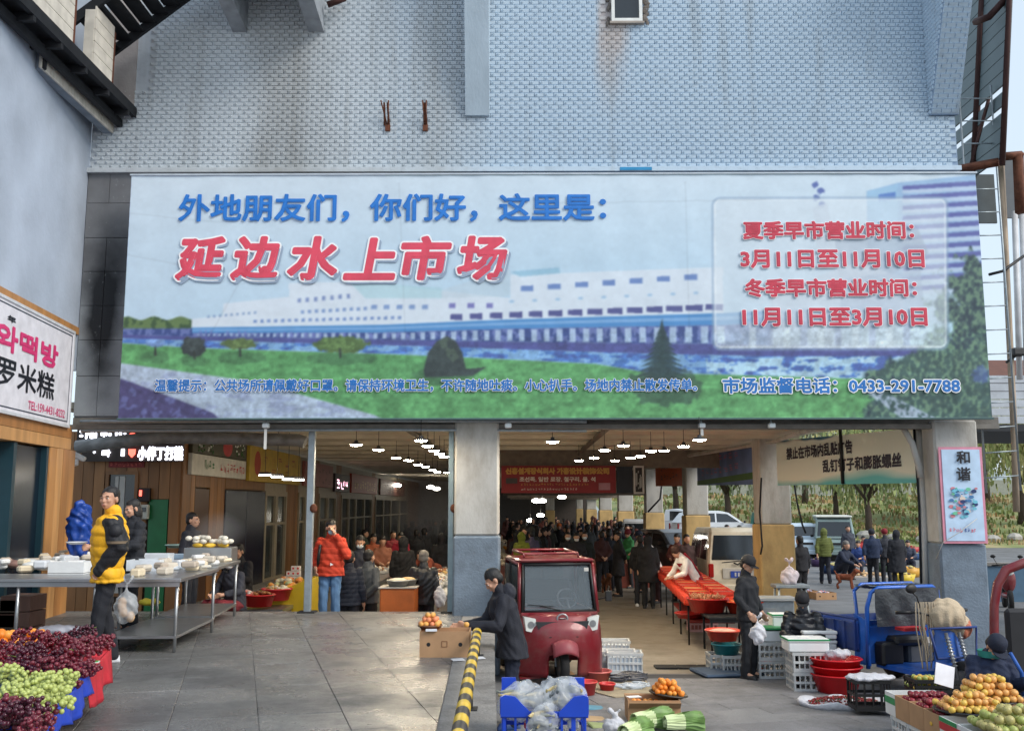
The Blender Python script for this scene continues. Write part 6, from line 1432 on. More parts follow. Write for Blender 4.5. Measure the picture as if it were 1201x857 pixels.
# deep crowd
r_ = random.Random(21); cc = [(26, 28, 34), (30, 34, 46), (40, 36, 38), (24, 24, 28), (70, 40, 40), (50, 56, 60), (96, 50, 44), (34, 44, 60), (60, 60, 54)]
def cname(c): return {(26, 28, 34): "black", (30, 34, 46): "navy", (40, 36, 38): "charcoal", (24, 24, 28): "black", (70, 40, 40): "maroon", (50, 56, 60): "grey", (96, 50, 44): "brick red", (34, 44, 60): "slate blue", (60, 60, 54): "khaki"}[c]
for k in range(104):
 Y = 29.5 + 34 * (k / 104) ** 1.25 + r_.uniform(-1, 1); px = r_.uniform(594, 752 - (Y - 30) * .9)
 if Y < 34 and (640 < px < 700): px = r_.uniform(598, 640)
 c = r_.choice(cc); key, pz = r_.choice((("stand", STAND), ("walk", WALK), ("hold", HOLD), ("behind", BEHIND)))
 person("%s clad shopper in the dense far crowd of the central lane" % cname(c), at(px, Y), r_.choice((0, 180, 170, 10, 90, -90, 200)), key, pz, coat=c, legs=r_.choice(((30, 32, 40), (50, 56, 70), (24, 24, 28))), hood=r_.random() < .25, scale=r_.uniform(.94, 1.05), group="%s clad shoppers in the far crowd" % cname(c))
for k in range(12):
 Y = 34 + k * 2; px = r_.uniform(475, 523); c = r_.choice(cc)
 person("%s clad figure far down the left aisle under the steam" % cname(c), at(px, Y), r_.choice((0, 180, 170, 90)), "stand", STAND, coat=c, hood=r_.random() < .3, group="%s clad figures far down the left aisle" % cname(c))
print("people meshes", len(MESHC))
# ================================================================== VEHICLES
tyre = mat("tyre_rubber", srgb(30, 30, 31), .85, bump=.3); rim_m = mat("wheel_rim", srgb(150, 152, 155), .35, .7)
def paint(nm, r, g, b, dirt=.12): return mat("car_" + nm, srgb(r, g, b), .3, .1, var=dirt, vs=2.5, coat=.4, dirt=dirt * 2.5, dirtc=srgb(130, 120, 104))
red_glass = plain(150, 24, 24, .2); lamp_glass = plain(216, 220, 216, .15)
def wheel(parent, x, y, r, w_=.2, name="wheel"):
 M = Matrix.Rotation(PI / 2, 4, 'Y')
 q = MB().lathe((0, 0, 0), [(r * .6, -w_ / 2), (r * .92, -w_ / 2), (r, -w_ * .3), (r, w_ * .3), (r * .92, w_ / 2), (r * .6, w_ / 2), (r * .6, -w_ / 2)], 22, M=M).build(name, tyre, parent); q.location = (x, y, r)
 MB().lathe((0, 0, 0), [(0, -w_ * .3), (r * .2, -w_ * .42), (r * .5, -w_ * .3), (r * .62, -w_ * .46), (r * .62, w_ * .46), (r * .5, w_ * .3), (r * .2, w_ * .42), (0, w_ * .3)], 14, M=M).build("rim", rim_m, q)
 return q
def car(name, label, cat, loc, face, L, W, H, m, low, cab, wins, tum=.12, wr=.32, wy=None, rear_plate=None, group=None, front=True):
 """low / cab: side polygons (y, z), front at -L/2; wins: list of side window polygons"""
 t = thing(name, label, cat, loc, R(face), group); waist = min(z for _, z in cab)
 X = lambda z: W / 2 - max(0, (z - waist)) / (H - waist) * tum
 def shell(poly_, nm, inset=0):
  mb = MB(); n_ = len(poly_); cx_ = [(y * (1 - .0), z) for y, z in poly_]
  e = .05
  # three strips across: side edge rounded by a chamfer
  rings = []
  cy = sum(y for y, z in poly_) / n_; cz = sum(z for y, z in poly_) / n_
  for (fx, sh) in ((-1, .955), (-.93, 1.0), (.93, 1.0), (1, .955)):
   rings.append([(fx * (X(z) - inset), cy + (y - cy) * sh, cz + (z - cz) * (sh if abs(fx) == 1 else 1)) for y, z in poly_])
  vs = [v for r_ in rings for v in r_]; fs = [tuple(range(n_)), tuple(reversed(range(3 * n_, 4 * n_)))]
  for k in range(3):
   for i in range(n_): fs.append((k * n_ + i, (k + 1) * n_ + i, (k + 1) * n_ + (i + 1) % n_, k * n_ + (i + 1) % n_))
  mb.add(vs, fs); return mb.build(nm, m, t)
 body = shell(low, "body"); shell(cab, "cab")
 for wpoly in wins:
  for s_ in (-1, 1):
   mb = MB(); vs = [(s_ * (X(z) + .004), y, z) for y, z in wpoly] + [(s_ * (X(z) - .02), y, z) for y, z in wpoly]; n_ = len(wpoly)
   mb.add(vs, [tuple(range(n_)), tuple(reversed(range(n_, 2 * n_)))] + [(i, (i + 1) % n_, n_ + (i + 1) % n_, n_ + i) for i in range(n_)]); mb.build("side_window", glassd, t)
 # windscreen and rear glass sit on the first and last sloping edges of the cab
 zt = max(z for _, z in cab); tops = sorted([p for p in cab if p[1] > waist + (zt - waist) * .7]); bots = sorted([p for p in cab if p[1] < waist + .02])
 for (pt, pb, sg, nm) in ((tops[0], bots[0], -1, "windscreen"), (tops[-1], bots[-1], 1, "rear_window")):
  a0 = .12; a1 = .90; q = lambda f_, s_: (s_ * (X(pb[1] + (pt[1] - pb[1]) * f_) - .10), pb[0] + (pt[0] - pb[0]) * f_ + sg * .012, pb[1] + (pt[1] - pb[1]) * f_)
  mb = MB(); vs = [q(a0, -1), q(a0, 1), q(a1, 1), q(a1, -1)]; mb.add(vs + [(v[0], v[1] - sg * .03, v[2]) for v in vs], [(0, 1, 2, 3), (7, 6, 5, 4), (0, 4, 5, 1), (1, 5, 6, 2), (2, 6, 7, 3), (3, 7, 4, 0)]); mb.build(nm, glassd, t)
 for (yy) in (wy or (-L * .31, L * .31)):
  for s_ in (-1, 1): wheel(t, s_ * (W / 2 - .10), yy, wr)
 yf = min(y for y, z in low); yr = max(y for y, z in low); zl = waist * .78
 for s_ in (-1, 1):
  MB().box((s_ * (W / 2 - .2), yf + .015, zl), (.26, .07, .14), bev=.02).build("headlight", lamp_glass, t)
  MB().box((s_ * (W / 2 - .08), yr - .01, zl + .05), (.13, .07, .34), bev=.02).build("tail_light", red_glass, t)
  MB().box((s_ * (W / 2 + .08), -L * .24, waist + .08), (.14, .08, .12), bev=.02).build("mirror", black, t)
 MB().box((0, yf + .0, .38), (W * .92, .1, .2), bev=.03).build("front_bumper", m if front else black, t); MB().box((0, yr, .38), (W * .94, .1, .22), bev=.03).build("rear_bumper", m, t)
 MB().box((0, yf - .0, zl - .02), (W * .42, .03, .1)).build("grille", black, t)
 return t
van_low = [(-1.9, .28), (-1.95, .62), (-1.7, .98), (-1.2, 1.02), (1.9, 1.04), (1.95, .6), (1.92, .26)]
van_cab = [(-1.3, 1.0), (-.75, 1.72), (-.5, 1.86), (1.6, 1.88), (1.78, 1.78), (1.9, 1.0)]
van_win = [[(-1.05, 1.08), (-.66, 1.66), (-.30, 1.70), (-.30, 1.08)], [(-.22, 1.08), (-.22, 1.70), (.62, 1.72), (.62, 1.08)], [(.70, 1.08), (.70, 1.72), (1.50, 1.72), (1.66, 1.08)]]
suv_low = [(-2.3, .32), (-2.35, .7), (-2.2, .92), (-1.0, 1.02), (2.1, 1.06), (2.25, .7), (2.2, .3)]
suv_cab = [(-1.1, 1.0), (-.35, 1.52), (.1, 1.62), (1.4, 1.60), (1.75, 1.5), (2.15, 1.03)]
suv_win = [[(-.85, 1.06), (-.25, 1.46), (.30, 1.50), (.30, 1.06)], [(.38, 1.06), (.38, 1.50), (1.15, 1.50), (1.3, 1.06)], [(1.4, 1.06), (1.25, 1.5), (1.6, 1.46), (1.85, 1.08)]]
beige = paint("beige", 214, 202, 178)
q = at(846, 27.1)
bv = car("minivan", "dusty beige minivan parked with its tail towards the stalls between pillars", "van", (q[0], q[1], 0), 179, 3.9, 1.62, 1.88, beige, van_low, van_cab, van_win)
MB().box((0, 1.975, .74), (.5, .02, .16)).build("number_plate", plain(40, 70, 160, .4), bv); MB().box((0, 1.955, .76), (.9, .02, .26), bev=.01).build("plate_recess", plain(186, 180, 170, .3), bv)
for i, s_ in enumerate((-.12, -.04, .05, .13)): MB().box((s_, 1.988, .74), (.04, .006, .09)).build("plate_character", white_paint, bv)
MB().tube([(.16, 1.95, 1.02), (.06, 1.95, .98), (0, 1.95, 1.03), (-.1, 1.95, .98), (-.16, 1.95, 1.0)], .02, 5).build("rear_badge", black, bv)
MB().box((.2, 1.9, 1.05), (.5, .02, .02), M=Matrix.Rotation(.1, 4, 'Y')).build("wiper", black, bv)
q = at(782, 35); car("suv", "black off road car parked behind the beige van", "car", (q[0] + .3, q[1], 0), 20, 4.3, 1.75, 1.75, paint("black", 30, 32, 36), suv_low, suv_cab, suv_win)
q = at(744, 43); car("minivan", "silver white minivan facing the crowd between the far yellow based pillars", "van", (q[0] + .2, q[1], 0), 172, 3.9, 1.62, 1.88, paint("silver", 196, 200, 204), van_low, van_cab, van_win)
lot = MB().prism([(5.5, 45.5), (15.5, 45.5), (16.5, 58.5), (5.5, 58.5)], -.2, .56, 'Z').build("raised_lot", asphalt); tag(lot, kind="structure")
car("estate_car", "white estate car in side view beyond the right pillars", "car", ((838 - 610) / F * 50, 50, .56), 96, 4.5, 1.8, 1.62, paint("white", 214, 218, 222, .05), suv_low, suv_cab, suv_win)
car("pickup", "white pickup parked behind the estate car at left", "car", ((793 - 610) / F * 54, 54, .58), 70, 4.7, 1.8, 1.7, paint("white2", 206, 212, 218, .05), suv_low, [(-1.1, 1.0), (-.45, 1.6), (.1, 1.68), (.55, 1.62), (.7, 1.03)], [[(-.8, 1.06), (-.35, 1.54), (.3, 1.56), (.3, 1.06)]])
car("truck_cab", "small teal green truck seen at the back of the white estate car", "truck", ((884 - 610) / F * 50, 50, .30), 30, 3.4, 1.5, 1.8, paint("teal", 44, 120, 104), van_low, [(-1.6, 1.0), (-1.5, 1.7), (-1.2, 1.8), (-.3, 1.8), (-.2, 1.0)], [[(-1.4, 1.06), (-1.3, 1.66), (-.5, 1.66), (-.5, 1.06)]])
car("hatchback", "pale blue white car half hidden by the big right pillar", "car", ((930 - 610) / F * 47, 47, 0), -8, 4.2, 1.7, 1.62, paint("ice", 190, 208, 222, .05), suv_low, suv_cab, suv_win)
gv = car("minibus", "boxy grey green minibus with a white roof facing the street", "van", ((970 - 610) / F * 46, 46, 0), -14, 3.9, 1.72, 1.98, paint("greygreen", 130, 150, 148), van_low, [(-1.75, 1.0), (-1.45, 1.8), (-1.3, 1.9), (1.7, 1.92), (1.85, 1.0)], [[(-1.5, 1.08), (-1.3, 1.72), (-.7, 1.74), (-.7, 1.08)], [(-.6, 1.08), (-.6, 1.74), (.5, 1.76), (.5, 1.08)], [(.6, 1.08), (.6, 1.76), (1.6, 1.76), (1.65, 1.08)]])
MB().box((0, .1, 1.95), (1.56, 3.3, .09), bev=.03).build("roof", plain(216, 216, 206, .4), gv)

# red cab tricycle ------------------------------------------------------
redp = mat("tricycle_red", srgb(120, 26, 36), .3, .1, var=.14, vs=3, coat=.3, dirt=.42, dirtc=srgb(112, 84, 78), bump=.06, bs=6); reddark = mat("tricycle_red_faded", srgb(140, 62, 70), .5, var=.2, vs=4)
q = at(655, 14.15)
tr = thing("cab_tricycle", "dark red enclosed cargo tricycle parked facing the camera", "tricycle", (q[0], q[1], 0), R(11))
# cab: front at local -Y
Wc = 1.16
fr_ = [(-.62, .93), (-.585, 1.60), (-.50, 1.68), (.50, 1.68), (.585, 1.60), (.62, .93)]
mb = MB()
mb.box((0, .78, .62), (1.22, 1.0, .72), bev=.05)                 # lower rear body
o = mb.build("rear_body", redp, tr)
# nose: lofted front panel
def nose(u, v):
 x = (u - .5) * 2; z = .12 + v * .84
 wv_ = np.interp(z, [.12, .35, .6, .96], [.66, .66, .64, .62])
 y = -.10 * (1 - x * x) - .06 + np.interp(z, [.12, .5, .75, .96], [-.02, -.10, -.08, .06])
 return (x * wv_, y + .2 * abs(x) ** 3.5, z)
mb = MB(); mb.grid(nose, 24, 14)
# cut the wheel opening
keep = [i for i, f_ in enumerate(mb.f) if not (abs(sum(mb.v[k][0] for k in f_) / 4) < .20 and sum(mb.v[k][2] for k in f_) / 4 < .42)]
mb.f = [mb.f[i] for i in keep]; mb.m = [mb.m[i] for i in keep]; mb.sm = [mb.sm[i] for i in keep]
o = mb.build("nose_panel", redp, tr, fixn=False); s = o.modifiers.new("t", 'SOLIDIFY'); s.thickness = .03; s.offset = 0
for s_ in (-1, 1):
 MB().tube([(s_ * .60, .06, .95), (s_ * .565, .20, 1.62), (s_ * .565, 1.2, 1.66), (s_ * .60, 1.26, .95)], .035, 6).build("cab_pillar", redp, tr)
 MB().prism([(.10, .98), (.22, 1.58), (.68, 1.60), (.68, .98)], s_ * .590, s_ * .605, 'X').build("side_window", shop_glass, tr)
 MB().prism([(.72, .98), (.72, 1.60), (1.18, 1.60), (1.22, .98)], s_ * .590, s_ * .605, 'X').build("side_window", shop_glass, tr)
 MB().box((s_ * .60, .70, 1.28), (.04, .05, .66)).build("door_frame", black, tr)
 # headlight: slanted lozenge
 h_ = MB(); h_.prism([(s_ * .36, .70), (s_ * .54, .74), (s_ * .57, .93), (s_ * .40, .90)], -.115 if 0 else -.14, -.02, 'Y'); hl = h_.build("headlight", lamp_glass, tr);
 MB().lathe((s_ * .47, -.145, .82), [(0, 0), (.05, .0)], 10, M=Matrix.Rotation(PI / 2, 4, 'X')).build("reflector", rim_m, hl)
 MB().box((s_ * .47, .02, .10), (.3, .2, .02)).build("skirt_lip", redp, tr)
 wheel(tr, s_ * .52, 1.7, .26, .14)
MB().box((0, .7, 1.675), (1.16, 1.12, .05), bev=.02).build("roof", redp, tr)
rk = MB(); rk.tube([(-.5, .2, 1.72), (-.5, .25, 1.77), (.35, .25, 1.77), (.35, .2, 1.72)], .02, 6); rk.tube([(-.5, 1.1, 1.72), (-.5, 1.05, 1.79), (.35, 1.05, 1.79), (.35, 1.1, 1.72)], .02, 6); rk.tube([(-.5, .25, 1.77), (-.5, 1.05, 1.79)], .02, 6); rk.tube([(.35, .25, 1.77), (.35, 1.05, 1.79)], .02, 6); rk.build("roof_rail", redp, tr)
MB().box((0, .045, .945), (1.18, .08, .05), bev=.01).build("scuttle", redp, tr)
wsg = mat("clear_windscreen", srgb(140, 152, 160), .04, var=.02, alpha=.22, spec=.6)
MB().add([(-.52, .04, .99), (.52, .04, .99), (.49, .175, 1.60), (-.49, .175, 1.60), (-.52, .055, .99), (.52, .055, .99), (.49, .19, 1.60), (-.49, .19, 1.60)], [(0, 1, 2, 3), (7, 6, 5, 4), (0, 4, 5, 1), (1, 5, 6, 2), (2, 6, 7, 3), (3, 7, 4, 0)]).build("windscreen", wsg, tr)
mb = MB()
for (a, b_) in (((-.56, .03, .98), (.56, .03, .98)), ((.56, .03, .98), (.52, .17, 1.62)), ((.52, .17, 1.62), (-.52, .17, 1.62)), ((-.52, .17, 1.62), (-.56, .03, .98))): mb.tube([a, b_], .022, 5)
mb.build("windscreen_seal", black, tr)
MB().box((0, 1.25, 1.2), (1.1, .03, .95)).box((0, 1.24, .7), (1.1, .05, .2)).build("cab_back", plain(112, 118, 126, .6), tr)
MB().box((-.18, 1.2, 1.32), (.32, .02, .34)).build("back_window", glassp, tr); MB().box((.2, 1.2, 1.32), (.32, .02, .34)).build("back_window", glassp, tr)
MB().box((0, .85, .98), (.9, .4, .16), bev=.05).box((0, 1.05, 1.18), (.9, .1, .36), bev=.04).build("seat", plain(46, 44, 48), tr)
mb = MB(); mb.lathe((.22, .42, 1.12), [(.15, -.01), (.165, 0), (.15, .01), (.135, 0), (.15, -.01)], 18, M=Matrix.Rotation(R(60), 4, 'X')); mb.tube([(.22, .42, 1.12), (.22, .25, .95)], .02, 6); mb.tube([(.08, .42, 1.12), (.36, .42, 1.12)], .012, 5); mb.build("steering_wheel", plain(96, 98, 102, .4), tr); tr.scale = (.94, 1, 1)
MB().box((0, .16, .97), (1.0, .2, .06), bev=.02).build("dashboard", plain(60, 62, 66), tr)
MB().prism([(-.36, .74), (.36, .74), (.40, .86), (-.40, .86)], -.185, -.11, 'Y').build("grille", plain(40, 42, 46, .5), tr)
MB().lathe((0, -.165, .90), [(.05, 0), (.06, .008), (.07, 0)], 18, M=Matrix.Rotation(PI / 2, 4, 'X'), sx=1.3).tube([(-.05, -.17, .90), (.05, -.17, .90)], .008, 4).build("oval_badge", rim_m, tr)
mb = MB(); mb.grid(lambda u, v: ((u - .5) * (.36 + .0), -.30 - .12 * math.sin(v * PI * .5) + .22 * (u - .5) ** 2, .48 + .14 * math.cos(v * PI * .55) - .25 * (u - .5) ** 2), 10, 8); o = mb.build("front_mudguard", reddark, tr, fixn=False); s = o.modifiers.new("t", 'SOLIDIFY'); s.thickness = .02
wheel(tr, 0, -.12, .25, .12); MB().tube([(-.09, -.12, .25), (-.09, .02, .6)], .018, 6).tube([(.09, -.12, .25), (.09, .02, .6)], .018, 6).build("fork", galv, tr)
MB().box((0, 2.0, .55), (1.15, 1.4, .1)).box((0, 2.68, .75), (1.15, .04, .4)).box((.56, 2.0, .75), (.04, 1.4, .4)).box((-.56, 2.0, .75), (.04, 1.4, .4)).build("cargo_bed", plain(60, 40, 44), tr)
MB().box((.42, .01, 1.555), (.07, .004, .05), M=Matrix.Rotation(-.2, 4, 'X')).build("sticker", white_paint, tr)

MB().tube([(.02, .01, .99), (-.30, .035, 1.06)], .007, 5).tube([(-.08, .03, 1.045), (-.48, .04, 1.075)], .006, 5).build("wiper", black, tr)
MB().box((0, -.245, .66), (.44, .012, .012), rz=0).build("panel_seam", black, tr)
for s_ in (-1, 1): MB().tube([(s_ * .60, .12, 1.12), (s_ * .74, .04, 1.16)], .01, 5).box((s_ * .77, .03, 1.18), (.10, .03, .15), bev=.01).build("mirror", black, tr); MB().box((s_ * .612, .66, 1.0), (.01, .1, .025)).build("door_handle", rim_m, tr); MB().tube([(s_ * .605, .70, .30), (s_ * .60, .70, 1.6)], .006, 4).build("door_gap", black, tr)
# blue open cargo tricycle ----------------------------------------------------
bluep = mat("tricycle_blue", srgb(28, 92, 186), .35, .1, var=.14, vs=3, coat=.2, dirt=.5, dirtc=srgb(80, 92, 112)); navyp = mat("bed_blue", srgb(32, 60, 126), .5, .1, var=.25, vs=3, dirt=.55, dirtc=srgb(70, 76, 90))
vinyl = mat("black_vinyl_sheet", srgb(56, 60, 66), .3, var=.25, vs=4, bump=1.0, bs=9)
q = at(1064, 13.4)
bt_ = thing("cargo_tricycle", "bright blue open cargo tricycle with a dark vinyl windscreen and a sack on its handlebars", "tricycle", (q[0], q[1], 0), R(18))
MB().box((0, 1.02, .52), (1.15, 1.04, .05)).build("bed_floor", navyp, bt_)
for s_ in (-1, 1):
 MB().box((s_ * .575, 1.02, .70), (.03, 1.04, .34)).build("side_board", navyp, bt_)
 mb = MB(); mb.tube([(s_ * .59, .5, .93), (s_ * .59, 1.56, .93)], .018, 6)
 for k in range(5): mb.box((s_ * .6, .56 + k * .235, .70), (.03, .05, .36))
 mb.tube([(s_ * .59, .56, .86), (s_ * .59, .56, .93)], .016, 6); mb.tube([(s_ * .59, 1.5, .86), (s_ * .59, 1.5, .93)], .016, 6); mb.tube([(s_ * .59, 1.3, .86), (s_ * .59, 1.3, .93)], .016, 6)
 mb.build("side_rail", navyp, bt_); wheel(bt_, s_ * .52, 1.2, .28, .13)
MB().box((0, .49, .72), (1.15, .03, .38)).build("front_board", bluep, bt_); MB().box((0, 1.555, .70), (1.15, .03, .34)).build("tailgate", navyp, bt_)
mb = MB(); mb.tube([(-.56, .36, .30), (-.58, .30, 1.10), (-.54, .26, 1.30), (-.44, .24, 1.36), (.44, .24, 1.36), (.54, .26, 1.30), (.58, .30, 1.10), (.56, .36, .30)], .03, 8)
mb.tube([(-.55, .6, 1.30), (-.42, .62, 1.38), (.42, .62, 1.38), (.55, .6, 1.30), (.56, .5, .60)], .024, 8); mb.tube([(-.55, .6, 1.30), (-.56, .5, .6)], .024, 8); mb.build("canopy_frame", bluep, bt_)
mb = MB(); mb.grid(lambda u, v: ((u - .5) * 1.04, .24 + v * .40, 1.38 + .03 * math.sin(u * 21 + v * 5) * math.sin(v * PI) - .02 * math.sin(v * PI)), 30, 8); mb.build("canopy_sheet", vinyl, bt_, fixn=False)
mb = MB(); mb.grid(lambda u, v: ((u - .5) * 1.04, .20 + .02 * math.sin(u * 17 + 3 * v) * math.sin(v * PI) - .02 * (1 - v), .86 + v * .49), 24, 8); mb.build("vinyl_windscreen", vinyl, bt_, fixn=False)
MB().box((0, .40, .60), (1.05, .06, .5), bev=.02).build("rear_panel", bluep, bt_); MB().box((-.28, .28, .5), (.34, .2, .3), bev=.03).build("battery_box", black, bt_); MB().box((.2, .3, .48), (.4, .16, .26), bev=.03).build("tool_box", plain(70, 74, 80), bt_); MB().box((0, .35, .66), (.5, .4, .12), bev=.04).build("seat", black, bt_)
MB().box((-.1, .05, .84), (.34, .2, .04)).build("red_cloth_bundle", plain(186, 40, 44), bt_); MB().box((0, -.0, .34), (.8, .8, .06)).build("footboard", bluep, bt_)
for s_ in (-1, 1): MB().prism([(.30, .34), (.62, .34), (.60, 1.0), (.32, .92)], s_ * .555, s_ * .575, 'X').build("cab_side_panel", bluep, bt_)
MB().box((.34, .255, .64), (.12, .01, .1)).build("sticker", white_paint, bt_)
mb = MB(); mb.grid(lambda u, v: ((u - .5) * (.5 - .16 * v), -.55 - .10 * math.cos((u - .5) * PI) + .10 * v, .42 + v * .56), 12, 10); o = mb.build("front_shield", bluep, bt_, fixn=False); s = o.modifiers.new("t", 'SOLIDIFY'); s.thickness = .03
mb = MB(); mb.tube([(-.36, -.62, .92), (-.30, -.66, .56), (.30, -.66, .56), (.36, -.62, .92), (-.36, -.62, .92)], .018, 6); mb.build("crash_bar", navyp, bt_)
for s_ in (-1, 1):
 MB().tube([(s_ * .10, -.60, .86), (s_ * .10, -.78, .30)], .022, 8).build("fork_leg", rim_m, bt_)
 mb = MB();
 for k in range(9): mb.lathe((s_ * .10, -.62 - .013 * k, .80 - .04 * k), [(.034, -.007), (.04, 0), (.034, .007)], 10)
 mb.build("coil_spring", rim_m, bt_)
 MB().tube([(s_ * .05, -.50, 1.02), (s_ * .34, -.42, 1.10), (s_ * .46, -.32, 1.10)], .016, 6).build("handlebar", black, bt_); MB().tube([(s_ * .40, -.36, 1.10), (s_ * .56, -.24, 1.09)], .024, 8).build("grip", black, bt_)
wheel(bt_, 0, -.80, .27, .12)
MB().tube([(-.3, -.42, 1.10), (-.36, -.42, 1.30), (-.42, -.40, 1.36)], .009, 5).ell((-.44, -.42, 1.40), (.09, .03, .06), 0, 12, 8).build("mirror", black, bt_)
# sack over the handlebars
mb = MB(); mb.ell((0, 0, 0), (.24, .20, .20), 0, 20, 14); mb.ell((.16, .02, -.13), (.19, .17, .15), 0, 20, 14)
sm = remesh(mb, .014, 3, None, .010, 4); sm.materials.clear(); sm.materials.append(mat("beige_sackcloth", srgb(190, 172, 146), .9, var=.15, vs=6, bump=.5, bs=60)); sm.materials.append(mat("faded_orange_cloth", srgb(186, 112, 86), .9, var=.2, vs=8, bump=.5, bs=60))
sm.polygons.foreach_set("material_index", [1 if (p.center.x > .13 and p.center.z < -.08 + .4 * (p.center.x - .2)) else 0 for p in sm.polygons])
q = P(1108, 722, 13.0); sk = inst(sm, "sack_bundle", None, q, (0, 0, .3), 1.12); tag(sk, "stuffed beige and faded orange cloth sack hung over the blue tricycle's handlebars", "sack")
rp_ = thing("rope_coil", "loops of pale rope hanging from the handlebars beside the sack", "rope", P(1087, 745, 12.9))
r_ = random.Random(5)
for k in range(7):
 x = -.12 + k * .035; mb = MB(); mb.tube([(x, 0, .42), (x - .03 + r_.uniform(-.03, .03), -.03, .1), (x + r_.uniform(-.06, .06), -.04, -.2 - r_.uniform(0, .25)), (x + .05, -.02, -.1), (x + .03 + r_.uniform(-.03, .03), 0, .2), (x + .02, 0, .42)], .008, 5); mb.build("loop", mat("rope", srgb(150, 138, 120), .9), rp_)

# red vehicle edge at the right: an open cab door frame, only part in view
rc = thing("red_truck_cab", "dark red rounded cab frame at the right edge with a black seat side inside", "truck", (P(1190, 760, 11.6).x + .3, 11.9, 0))
o0 = Vector(rc.location)
pts = [P(1171, 775, 11.6), P(1166, 742, 11.6), P(1166, 710, 11.6), P(1170, 685, 11.6), P(1180, 668, 11.6), P(1200, 660, 11.6), P(1260, 656, 11.6)]
wb(MB().tube(pts, [.05, .05, .05, .052, .055, .055, .055], 10), "door_frame", redp, rc)
mb = MB(); a = P(1180, 715, 11.9); mb.box((a.x + .55, 11.95, .75), (1.1, .1, 1.0), bev=.04); wb(mb, "inner_panel", plain(34, 34, 38, .6), rc)
wb(MB().box((a.x + 1.15, 12.5, .55), (1.1, 1.0, .7), bev=.06), "body", redp, rc)
wb(MB().tube([P(1171, 775, 11.6), P(1175, 810, 11.6)], .05, 10), "sill", redp, rc)
# red scooter behind the pillar
q = at(1166, 24, 0); scs = thing("scooter", "dark red motor scooter parked behind the poster pillar", "scooter", q, R(-20))
sm = MB(); sm.ell((0, -.42, .72), (.17, .14, .30)); sm.ell((0, .45, .62), (.17, .42, .17)); sm.ell((0, 0, .33), (.14, .42, .07)); m_ = remesh(sm, .025, 3, None, 0); m_.materials.clear(); m_.materials.append(redp); inst(m_, "fairing", scs)
wheel(scs, 0, -.62, .25, .1); wheel(scs, 0, .62, .25, .1); MB().ell((0, .35, .80), (.14, .38, .06)).build("seat", black, scs); MB().tube([(-.32, -.32, 1.04), (0, -.42, 1.08), (.32, -.32, 1.04)], .018, 6).build("handlebar", black, scs)
MB().ell((0, -.52, .90), (.12, .06, .08)).build("headlight", lamp_glass, scs)
for s_ in (-1, 1): MB().tube([(s_ * .2, -.38, 1.06), (s_ * .28, -.40, 1.22)], .008, 5).ell((s_ * .29, -.40, 1.26), (.06, .02, .04)).build("mirror", black, scs)
rlw = MB().box(((1250 - 610) / F * 26 + 0, 26, .45), (5.5, .25, .9)).build("low_blue_wall", plain(70, 100, 124, .6)); tag(rlw, "low blue grey wall with a pale coping at the far right behind the scooter", "wall")
MB().box(((1250 - 610) / F * 26 + 0, 26, .95), (5.6, .35, .08)).build("coping", concrete, rlw)

# dogs ----------------------------------------------------------------------------
def dog(loc, face, label, m, sc=1.0):
 mb = MB(); H = .24
 cap(mb, (0, -.12, H), (0, .14, H), .068, .058); cap(mb, (0, -.13, H + .01), (0, -.21, H + .10), .05, .045); mb.ell((0, -.23, H + .13), (.052, .06, .05)); cap(mb, (0, -.25, H + .12), (0, -.31, H + .10), .03, .022)
 for s_ in (-1, 1):
  mb.ell((s_ * .045, -.22, H + .14), (.018, .025, .045)); cap(mb, (s_ * .04, -.12, H - .02), (s_ * .045, -.13, .10), .03, .02); cap(mb, (s_ * .045, -.13, .10), (s_ * .045, -.14, .015), .02, .02)
  cap(mb, (s_ * .04, .13, H - .01), (s_ * .045, .09, .14), .038, .024); cap(mb, (s_ * .045, .09, .14), (s_ * .045, .16, .09), .02, .017); cap(mb, (s_ * .045, .16, .09), (s_ * .045, .14, .015), .017, .02)
 cap(mb, (0, .16, H + .03), (0, .20, H + .12), .02, .015)
 me = remesh(mb, .014, 1, None, .006, 2); me.materials.clear(); me.materials.append(m); o = inst(me, "dog", None, loc, (0, 0, R(face)), sc)
 return tag(o, label, "dog")
dog(at(982, 29.8), 60, "small curly reddish brown dog beside the olive hooded walker", mat("red_fur", srgb(128, 66, 40), .9, var=.3, vs=40, bump=.8, bs=90), 1.45)
dog(at(709, 28.2), 10, "small brown dog sitting among shoppers in the central lane", mat("brown_fur", srgb(96, 56, 32), .9, var=.3, vs=40, bump=.8, bs=90), 1.4)
